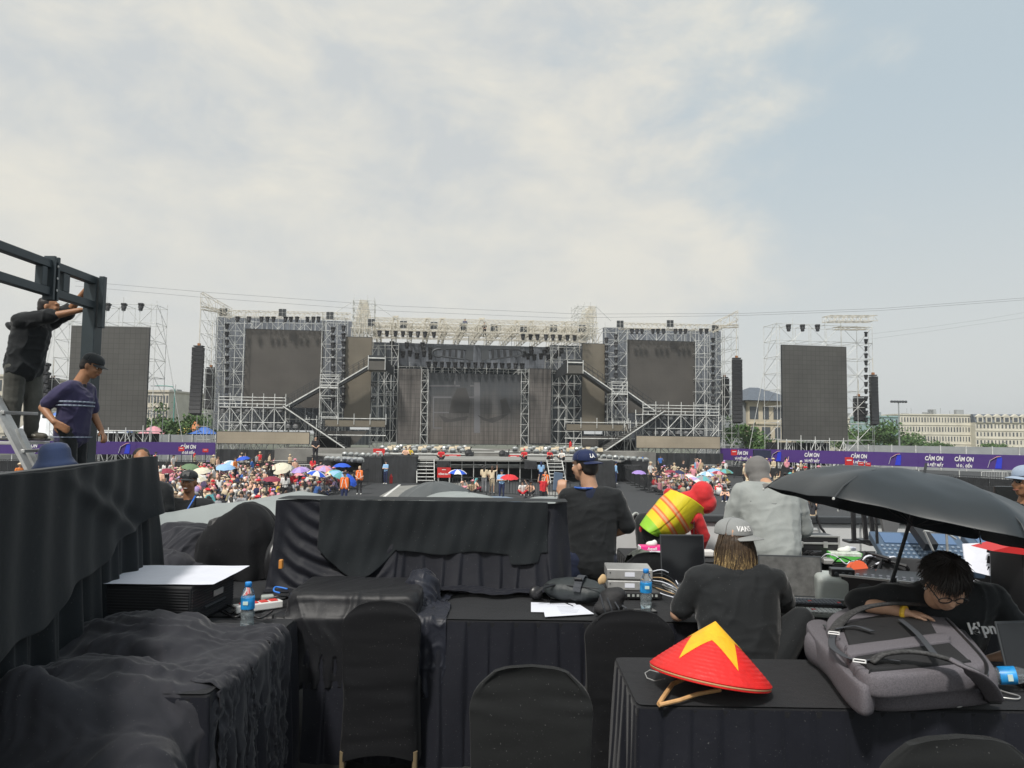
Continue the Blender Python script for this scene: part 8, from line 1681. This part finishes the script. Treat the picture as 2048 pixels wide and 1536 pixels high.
def Jst(x=0, **k):
    J = dict(hl=(-.09, 0, .88), hr=(.09, 0, .88), sl=(-.19, 0, 1.36), sr=(.19, 0, 1.36), head=(0, .02, 1.56), kl=(-.11, .02, .47), kr=(.11, .02, .47), al=(-.12, 0, .08), ar=(.12, 0, .08), el=(-.25, 0, 1.10), er=(.25, 0, 1.10), wl=(-.24, .08, .86), wr=(.24, .08, .86)); J.update(k); return J
# the man in the navy cap worn backwards, holding up a phone
b, V, M, qc, cp = man('standing man in black shirt and backward navy cap holding up a phone', (.60, 5.6, DECK), Jst(head=(-.05, .03, 1.515), sl=(-.175, .03, 1.30), sr=(.165, -.03, 1.30), el=(-.25, .16, 1.08), wl=(-.20, .30, 1.28), er=(.27, .00, 1.07), wr=(.13, .12, .99), hl=(-.09, 0, .84), hr=(.09, 0, .84)), F_BLK, F_JEAN, S_MID, hf=(-.75, .66, -.03), sleeve='roll', cap=F_CAPN, capf=(.66, -.75, 0), hem=.74, hands={'l': ((0, .1, 1), (-.3, -1, 0), -1, .9)}, vox=.009, wr=.0055, shr=1.02)
face(b, V['head'], M)
def cap_text(qc, cp, txt, size, ang, zc, m_, body=None, bold=.0012, italic=0):
    n_ = ang; c = qc(0, 0, 0); cu = text_mesh('lettering', txt, size, m_, None, Vector(), Matrix.Identity(3), depth=.001, bold=bold, shear=italic)
    for v in cu.data.vertices:
        a = n_ + v.co.x/.10; z = zc+v.co.y; k = min(.98, max(0, (z+.012)/.085)); f = math.acos(k**(1/.75)); o = 1.035+v.co.z*1.5; v.co = qc(.090*math.sin(f)*math.cos(a)*o, .102*math.sin(f)*math.sin(a)*o, z)
    cu.parent = cp; cu.matrix_parent_inverse = parent_inv(cp.parent).inverted() @ Matrix.Identity(4) if False else Matrix.Identity(4)
    cu.matrix_parent_inverse = (Matrix.Translation(cp.parent.location) @ cp.matrix_parent_inverse).inverted() if cp.parent else Matrix.Identity(4)
    return cu
cap_text(qc, cp, 'LA', .040, R(74), .026, M_ltr)
ph = MB().rbox(V['wl']+Vector((-.03, .035, .10)), (.075, .012, .15), .008, rotm(-15, 8, 10)).build('smartphone', mat('phone_blue', (.10, .14, .20), .2)); tag(ph, 'slate blue phone held up by the man in the navy cap', 'phone')
MB().tube([V['head']+Vector((-.0+.075*math.cos(a), -.03+.07*math.sin(a), -.155)) for a in [2*math.pi*i/16 for i in range(17)]], .008, 6, cap=False).build('lanyard', mat('lanyard_blue', (.02, .10, .42), .5), b)
# the man in the grey shirt bending over
b, V, M, _, _ = man('man in light grey work shirt and hood bending over with his back turned', (1.97, 5.72, DECK), Jst(head=(-.03, .24, 1.45), sl=(-.205, .06, 1.33), sr=(.205, .06, 1.33), hl=(-.10, -.05, .90), hr=(.10, -.05, .90), el=(-.285, .10, 1.04), er=(.285, .10, 1.04), wl=(-.20, .34, .95), wr=(.20, .34, .95)), F_GRY, F_KHK, S_MID, hf=(0, .7, -.7), hu=(0, .7, .7), sleeve='long', hem=.90, hair=False, shr=1.17, belly=1.08, wr=.0055)
blob('hood', [E(V['head']+Vector((0, -.03, .05)), (.098, .115, .105)), E(V['head']+Vector((0, -.08, -.03)), (.085, .08, .09)), E(V['head']+Vector((0, -.14, -.09)), (.085, .07, .06)), E(V['head']+Vector((0, -.21, -.10)), (.10, .06, .055))], .010, clothmat('hood_grey', (.17, .165, .16)), b, disp=lambda p: .004*vnoise(p, 18))
MB().tube([V['sl']+Vector((.03, -.115, -.06)), V['sl'].lerp(V['sr'], .5)+Vector((0, -.155, -.075)), V['sr']+Vector((-.03, -.115, -.06))], .004, 5).build('yoke_seam', mat('seam_grey', (.2, .21, .21), .8), b)
# seated man in the grey cap and long fair-tipped hair
b, V, M, qc, cp = man('seated man in black shirt and grey flat-brim cap with long two-tone hair', (1.19, 4.02, DECK), dict(hl=(-.10, -.10, .50), hr=(.10, -.10, .50), sl=(-.19, .0, 1.00), sr=(.20, .0, 1.00), head=(.01, .06, 1.185), kl=(-.12, .32, .52), kr=(.33, -.04, .80), al=(-.12, .35, .10), ar=(.0, .04, .56), el=(-.29, .06, .80), er=(.30, .08, .84), wl=(-.24, .24, .80), wr=(.33, .25, .82), fr=(-.14, .08, .54)), F_BLK, F_BLK, S_LT, hf=(.15, .95, -.22), cap=F_CAPG, capf=(.75, -.66, 0.1), hem=.45, vox=.010, hair=False, shr=1.08, wr=.006)
cap_text(qc, cp, 'VANS', .036, R(58), .024, M_ltr, italic=.1)
hm = mat('hair_two_tone', (.055, .035, .02), .5, var=.5, vscale=40); hm2 = mat('hair_fair', (.42, .30, .14), .5, var=.3, vscale=60); mb = MB(); mb2 = MB(); rr = random.Random(2); H = V['head']
for i in range(850):
    a = rr.uniform(-2.7, .25)-.2; r0 = .086; st = H+Vector((r0*math.cos(a), r0*math.sin(a)-.01, rr.uniform(.0, .05))); l = rr.uniform(.13, .20)*(1 if abs(a+1.5) < 1 else .85); wv = rr.uniform(-.02, .02)
    pts = [st+Vector((math.cos(a)*.022*math.sin(f*2.2)+wv*f*f, math.sin(a)*.020*math.sin(f*2.2), -l*f)) for f in (0, .25, .5, .75, 1)]
    mb.tube(pts[:4], .003, 4, rr=[.0022, .003, .003, .0022], cap=False); (mb2 if rr.random() < .6 else mb).tube(pts[2:], .003, 4, rr=[.0024, .002, .0006], cap=False)
blob('hair', [E(H+Vector((0, -.025, .0)), (.086, .088, .085)), E(H+Vector((0, -.045, -.06)), (.080, .055, .05))], .012, hm, b); mb.build('hair_strands', hm, b, smooth=True); mb2.build('hair_tips', hm2, b, smooth=True)
# man with glasses, head bowed
b, V, M, _, _ = man('seated man with dark hair and glasses bowing his head over the front table', (2.08, 3.76, DECK), dict(hl=(-.10, .1, .48), hr=(.10, .1, .48), sl=(-.17, -.14, 1.00), sr=(.23, -.12, 1.00), head=(-.12, -.34, 1.10), kl=(-.12, -.30, .52), kr=(.12, -.30, .52), al=(-.12, -.30, .10), ar=(.12, -.30, .10), el=(-.42, -.10, .965), er=(.36, -.16, .76), wl=(-.27, -.26, .955), wr=(.22, -.10, .70)), F_BLK, F_BLK, S_LT, hf=(-.12, -.76, -.62), hu=(-.10, -.62, .76), sleeve='roll', hem=.45, hair=False, vox=.009, shr=1.1, hands={'l': ((.9, -.1, -.1), (0, 0, 1), 1, .5)})
q = lambda x, y, z: V['head']+M @ Vector((x, y, z)); mb = MB(); rr = random.Random(9); hk = mat('hair_dark', (.020, .016, .014), .38, var=.4, vscale=60)
blob('hair', [E(q(0, -.025, .045), (.086, .094, .085), 0, M), E(q(0, -.06, -.02), (.076, .05, .07), 0, M)], .010, hk, b)
for i in range(2000):
    a = rr.uniform(0, 2*math.pi); e = rr.uniform(.02, 1.25); d = Vector((math.sin(e)*math.cos(a), math.sin(e)*math.sin(a), math.cos(e))); s0 = Vector((d.x*.086, d.y*.096-.02, d.z*.092+.045)); tg = Vector((math.cos(a)*math.cos(e)+.15, math.sin(a)*math.cos(e)+.15, -math.sin(e)-.12))+Vector((rr.uniform(-.18, .18), rr.uniform(-.18, .18), 0)); l = rr.uniform(.04, .07)
    mb.tube([q(*s0), q(*(s0+tg*l*.5+d*.007)), q(*(s0+tg*l+d*.001))], .002, 3, rr=[.0022, .0020, .0006], cap=False)
mb.build('hair_strands', hk, b, smooth=True); g_ = MB()
for s in (-1, 1): g_.tube([q(s*.034+.026*math.cos(t_), .096, .004+.018*math.sin(t_)) for t_ in [2*math.pi*i/14 for i in range(15)]], .0028, 5, cap=False); g_.tube([q(s*.06, .094, .006), q(s*.082, .02, .008), q(s*.084, -.02, .0)], .003, 5)
g_.tube([q(-.009, .098, .008), q(.009, .098, .008)], .0025, 5); g_.build('glasses', M_pl, b); MB().ell(q(-.079, .0, -.035), (.006,)*3, n=8).build('earring', M_alu, b); MB().ell(q(.079, .0, -.035), (.006,)*3, n=8).build('earring', M_alu, b)
MB().lathe([(.031, -.01), (.036, 0), (.031, .01)], 16, V['wl'], (V['wl']-V['el']).to_track_quat('Z', 'Y').to_matrix()).build('wristband', mat('band_yellow', (.80, .50, .04), .5), b)
tx = text_mesh('lettering', "lé'pn", .07, M_ltr, b, Vector((2.13, 3.44, 2.90)), rotm(62, 0, 6), bold=.0018)
# hi-vis person stooping in a red hooded top
L0 = Vector((1.62, 6.98, DECK)); pr = dict(hl=(-.36, .10, .93), hr=(-.25, -.04, .80), sl=(-.12, .12, 1.21), sr=(.09, -.05, 1.02), head=(.15, .02, 1.17), kl=(-.34, .1, .45), kr=(-.25, .0, .42), al=(-.38, .1, .08), ar=(-.28, 0, .08), el=(.08, .24, 1.0), er=(.16, -.02, .84), wl=(.16, .26, .80), wr=(.15, .06, .70))
b, V, M, _, _ = man('stooping person in red hooded top and yellow-green reflective vest', L0, pr, F_RED, F_BLK, S_MID, hf=(.55, .5, -.6), hu=(.6, 0, .75), sleeve='long', hem=.86, hair=False, topname='hoodie', vox=.012, shr=.88)
blob('hood', [E(V['head']+Vector((.0, -.01, .05)), (.105, .12, .12)), E(V['head']+Vector((.035, 0, -.035)), (.10, .12, .10)), Cc(V['head']+Vector((-.02, 0, 0)), .10, V['sl'].lerp(V['sr'], .5)+Vector((0, 0, .03)), .09)], .010, F_RED, b, smooth=10, disp=lambda p: .006*vnoise(p, 22))
ch = V['sl'].lerp(V['sr'], .5); hp = V['hl'].lerp(V['hr'], .5)
def hv(t, cd, b_):
    s = tnode(t, 'ShaderNodeSeparateXYZ', {0: cd.outputs['Object']}); k = tnode(t, 'ShaderNodeMath', {0: tnode(t, 'ShaderNodeMath', {0: s.outputs[0], 1: .80}, operation='MULTIPLY').outputs[0], 1: tnode(t, 'ShaderNodeMath', {0: s.outputs[2], 1: .60}, operation='MULTIPLY').outputs[0]}, operation='ADD')
    r = tnode(t, 'ShaderNodeValToRGB', {0: tnode(t, 'ShaderNodeMapRange', {0: k.outputs[0], 1: HV0, 2: HV1, 3: 0, 4: 1}).outputs[0]}); cr = r.color_ramp; cr.interpolation = 'CONSTANT'; G_, Y_, O_, T_ = (.27, .56, .03, 1), (.70, .58, .02, 1), (.78, .18, .03, 1), (.72, .36, .20, 1)
    for i, (p, c) in enumerate(((0, G_), (.26, Y_), (.40, O_), (.43, T_), (.47, O_), (.50, Y_), (.62, O_), (.65, T_), (.69, O_), (.72, Y_))):
        e = cr.elements[i] if i < 2 else cr.elements.new(p); e.position = p; e.color = c
    return r.outputs[0]
HV0 = (hp.x-.10)*.8+(hp.z-.03)*.6; HV1 = (ch.x+.03)*.8+(ch.z+.05)*.6
Lp = [(1291, 1050), (1302, 1034), (1322, 1010), (1344, 989)]; Rp = [(1330, 1074), (1352, 1073), (1376, 1062), (1407, 1026)]; n, m = 40, 34; X = np.zeros((n, m, 3))
def cr(P_, s_): k = s_*(len(P_)-1); i_ = min(int(k), len(P_)-2); u = k-i_; return (P_[i_][0]*(1-u)+P_[i_+1][0]*u, P_[i_][1]*(1-u)+P_[i_+1][1]*u)
for i in range(n):
    for j in range(m):
        s_, t_ = i/(n-1), j/(m-1); a_, b_ = cr(Lp, s_), cr(Rp, s_); a_ = ((a_[0]-1349)*1.16+1347, (a_[1]-1032)*1.16+1029); b_ = ((b_[0]-1349)*1.16+1347, (b_[1]-1032)*1.16+1029); sh_ = 5*math.sin(math.pi*t_)*(1 if s_ > .5 else -.6)*abs(s_-.5)*2; X[i, j] = at(a_[0]*(1-t_)+b_[0]*t_+sh_, a_[1]*(1-t_)+b_[1]*t_-sh_*.8, 6.99-.20*math.sin(math.pi*t_)**.6+.02*s_)
vs_ = sheet('safety_vest', wrinkle(X, .006, 3.2, 2, up=2), ramp_mat('hi_vis', hv, .6), b, thick=.008, sub=0)
# smiling man in flat-brim cap, and the half-hidden man beside him
b, V, M, qc, cp = man('smiling man in black polo and dark flat-brim cap with blue lanyard', (-3.40, 8.0, 1.60), Jst(head=(0, -.03, 1.60), sl=(-.21, 0, 1.36), sr=(.21, 0, 1.36)), F_BLK, F_BLK, S_TAN, hf=(.12, -1, -.02), cap=F_CAPB, capf=(.05, -1, 0), vox=.010, shr=1.08, hem=.8); face(b, V['head'], M)
MB().rbox(qc(0, .088, .035), (.075, .008, .05), .003, rotm(-18)).build('cap_patch', mat('patch_grey', (.11, .11, .11), .8), cp); MB().tube([V['head']+Vector(p) for p in ((.085, -.02, -.14), (.09, -.10, -.19), (.05, -.16, -.30), (.02, -.17, -.42))], .009, 6).build('lanyard', mat('lanyard_bright', (.02, .16, .65), .5), b); MB().ell(V['head']+Vector((.012, -.098, -.056)), (.021, .005, .005), n=8).build('teeth', M_eye, b)
text_mesh('chest_print', 'MP', .045, M_ltr, b, V['sr']+Vector((-.09, -.125, -.13)), rotm(82), bold=.001)
b, V, M, _, _ = man('man in black shirt and glasses half hidden by the left barrier end', (-3.42, 7.0, 1.86), Jst(head=(0, -.03, 1.60), sl=(-.22, 0, 1.34), sr=(.22, 0, 1.34)), F_BLK, F_BLK, S_TAN, hf=(.45, -.9, 0), vox=.011, shr=1.1, hem=.8, fc=True)
q = lambda x, y, z: V['head']+M @ Vector((x, y, z)); g_ = MB()
for s in (-1, 1): g_.tube([q(s*.033+.025*math.cos(t_), .094, .006+.018*math.sin(t_)) for t_ in [2*math.pi*i/12 for i in range(13)]], .003, 5, cap=False); g_.tube([q(s*.058, .092, .008), q(s*.082, .0, .008)], .003, 5)
g_.build('glasses', M_pl, b); text_mesh('chest_print', 'P', .06, M_ltr, b, V['sr']+Vector((-.09, -.14, -.14)), rotm(82, 0, 5), bold=.001)
# man in the pale blue cap at the right edge
b, V, M, qc, cp = man('man in pale blue cap and dark glasses cut by the right edge', (3.98, 5.85, DECK), Jst(head=(0, -.02, 1.43), sl=(-.17, .05, 1.20), sr=(.2, 0, 1.20), el=(-.24, -.1, 1.0), wl=(-.36, -.22, 1.02), hl=(-.09, 0, .8), hr=(.09, 0, .8)), F_BLK, F_BLK, S_TAN, hf=(-.9, -.1, -.1), cap=clothmat('cap_sky', (.35, .43, .55)), capf=(-1, -.1, .0), vox=.011, hem=.7); face(b, V['head'], M)
MB().ell(V['head']+Vector((-.085, -.03, .01)), (.012, .05, .022), n=10).build('sunglasses', M_scr, b)
# ---- workers at the black gantry on the left
gt = thing('steel_gantry', (-4.2, 7.5, 2.72), 'dark steel gantry with box post and double overhead beam at left', 'gantry'); M_gan = mat('gantry_steel', (.035, .048, .055), .4, .2, var=.15, vscale=3)
px_, py_ = -4.215, 7.5
MB().rbox((px_-.02, py_, 3.99), (.125, .15, 2.53), .006).build('post', M_gan, gt); MB().rbox((px_+.085, py_-.03, 5.02), (.05, .06, .52), .004).build('end_plate', M_gan, gt); MB().rbox((px_, py_, 2.735), (.3, .3, .03), .004).build('foot_plate', M_gan, gt)
for z in (5.235, 4.985): MB().rbox((px_, 4.85, z), (.08, 5.3, .075), .005).build('beam', M_gan, gt)
for y in (6.95, 6.62, 5.95, 4.6, 3.4): MB().rbox((px_, y, 5.11), (.07, .07 if y < 6.9 else .10, .17), .004).build('strut', M_gan, gt)
for y in (6.78, 6.72): MB().rbox((px_+.012, y, 5.11), (.10, .028, .40), .003).build('joint_bracket', M_gan, gt)
for k in range(3): MB().lathe([(.004, 0), (.012, .002), (.012, .006), (.004, .008)], 8, (px_+.065, 6.75, 5.0+.11*k), rotm(0, 90)).build('bolt', M_alu, gt)
# ladder
ld = thing('step_ladder', (-5.2, 7.6, 2.72), 'aluminium step ladder standing behind the left black barrier', 'ladder')
a, b2 = Vector((-4.80, 6.85, 4.10)), Vector((-3.98, 6.85, 2.70)); c2, d2 = Vector((-5.0, 7.9, 3.60)), Vector((-4.30, 7.9, 2.72)) 
MB().bar(a, b2, .03, .09, up=Vector((0, 1, 0))).build('side_rail', M_alu, ld); MB().bar(a+Vector((-.28, .5, 0)), b2+Vector((-.28, .5, 0)), .03, .09, up=Vector((0, 1, 0))).build('side_rail', M_alu, ld); MB().bar(Vector((-4.72, 7.2, 3.74)), Vector((-4.18, 7.2, 2.72)), .03, .08, up=Vector((0, 1, 0))).build('side_rail', M_alu, ld)
for k in range(4): p = a.lerp(b2, .15+.25*k); MB().rbox(p+Vector((0, .25, 0)), (.09, .5, .03), .004).build('rung', M_alu, ld)
MB().lathe([(.01, -.02), (.09, -.02), (.09, .02), (.01, .02)], 16, a+Vector((.03, -.02, .05)), rotm(90)).build('hinge', M_pan, ld); MB().rbox((-4.96, 7.6, 3.60), (.30, .5, .03), .004).build('step_plate', M_alu, ld)
Lm = Vector((-4.98, 7.62, 3.62)); J = dict(hl=(-.02, -.09, .74), hr=(.02, .09, .74), sl=(.06, -.17, 1.20), sr=(.10, .16, 1.22), head=(.19, .06, 1.375), kl=(-.03, -.09, .40), kr=(.06, .09, .42), al=(-.04, -.08, .09), ar=(.05, .09, .09), el=(.34, -.12, 1.26), er=(.36, .14, 1.36), wl=(.60, -.08, 1.33), wr=(.60, .0, 1.56), fl=(.10, -.10, .045), fr=(.20, .07, .045))
b, V, M, _, _ = man('man in black hoodie and faded jeans standing on the ladder gripping the gantry', Lm, J, F_BLK, F_CHK, S_TAN, hf=(.95, .2, .05), sleeve='roll', hem=.70, vox=.010, topname='hoodie', shr=1.22, belly=1.02, longp=1.32, wr=.010, hands={'l': ((.95, -.05, .05), (0, 0, 1), -1, 1.0), 'r': ((.8, 0, .5), (0, 0, 1), 1, 1.0)}, shoe=mat('sandal', (.07, .065, .05), .6))
blob('hood', [E(V['sl'].lerp(V['sr'], .5)+Vector((-.10, 0, -.02)), (.12, .13, .07)), E(V['sl'].lerp(V['sr'], .5)+Vector((-.19, 0, -.06)), (.10, .08, .045), 0, rotm(0, 30))], .012, F_BLK, b, disp=lambda p: .006*vnoise(p, 12))
for s in 'lr': MB().rbox(V['a'+s]+Vector((.07, 0, -.035)), (.07, .10, .022), .008, rotm(0, 15)).build('sandal_strap', mat('strap_pale', (.4, .38, .32), .6), b); MB().rbox(V['a'+s]+Vector((.05, 0, -.075)), (.27, .10, .025), .010).build('sandal_sole', M_pl, b)
b, V, M, qc, cp = man('man in purple checked shirt and black cap standing with hand on hip', (-4.15, 7.15, 2.90), Jst(head=(.13, .0, 1.445), sl=(.0, -.17, 1.23), sr=(.02, .15, 1.23), hl=(-.03, -.08, .84), hr=(-.03, .09, .84), el=(-.19, -.20, 1.04), wl=(-.04, -.27, .91), er=(.05, .2, 1.0), wr=(.16, .16, .84), kl=(.0, -.08, .45), kr=(.0, .09, .45)), None or clothmat('shirt_purple', (.045, .040, .095)), F_BLK, S_TAN, hf=(.93, -.05, -.36), hu=(.36, 0, .93), cap=F_CAPB, capf=(1, -.05, -.1), hem=.72, vox=.009, hands={'l': ((.8, .08, -.5), (-.1, -1, 0), 1, .25)}, shr=1.06, wr=.006)
face(b, V['head'], M); sp_ = mat('stripe_pale', (.26, .30, .38), .8); sr_ = mat('stripe_red', (.30, .03, .05), .8)
def ring(c, rx, ry, m_, nm, tl=0, h=.02):
    mb = MB(); n = 26
    for i in range(n): a, b_ = 2*math.pi*i/n, 2*math.pi*(i+1)/n; p0 = c+Vector((rx*math.cos(a), ry*math.sin(a), tl*math.cos(a))); p1 = c+Vector((rx*math.cos(b_), ry*math.sin(b_), tl*math.cos(b_))); mb.add([p0-Vector((0, 0, h/2)), p1-Vector((0, 0, h/2)), p1+Vector((0, 0, h/2)), p0+Vector((0, 0, h/2))], [(0, 1, 2, 3)])
    o = mb.build(nm, m_, b, smooth=True); so_ = o.modifiers.new('s', 'SOLIDIFY'); so_.thickness = .004; return o
cc = V['sl'].lerp(V['sr'], .5)
ring(cc+Vector((-.015, 0, -.13)), .150, .215, sp_, 'woven_stripe', h=.016); ring(cc+Vector((-.018, 0, -.165)), .152, .212, sp_, 'woven_stripe', h=.014); ring(cc+Vector((-.03, 0, -.46)), .158, .212, sp_, 'woven_stripe', h=.010)
hb = MB().lathe([(.175, -.065), (.14, -.02), (.118, .02), (.112, .08), (.09, .12), (.05, .137), (.005, .14)], 28, (-3.63, 6.0, 3.50), rotm(4, -4)).build('bucket_hat', clothmat('bucket_navy', (.035, .055, .125)), smooth=True)
b, V, M, _, _ = man('person in navy bucket hat, only the hat above the left barrier', (-3.63, 6.0, 1.90), Jst(head=(0, 0, 1.57)), F_BLK, F_BLK, S_TAN, vox=.016, hf=(0, -1, 0)); hb.parent = b; hb.matrix_parent_inverse = parent_inv(b)
# ---------------------------------------------------------------- hazy air
hm_ = bpy.data.materials.new('air'); hm_.use_nodes = True; t_ = hm_.node_tree; t_.nodes.remove(t_.nodes['Principled BSDF']); v_ = t_.nodes.new('ShaderNodeVolumePrincipled'); v_.inputs['Color'].default_value = (.93, .96, 1, 1); v_.inputs['Density'].default_value = .00045; v_.inputs['Anisotropy'].default_value = .3
t_.links.new(v_.outputs[0], t_.nodes['Material Output'].inputs['Volume'])
hz_o = MB().box((0, 720, 14), (1840, 1600, 31)).build('haze', hm_); tag(hz_o, kind='stuff')
S.cycles.volume_bounces = 0
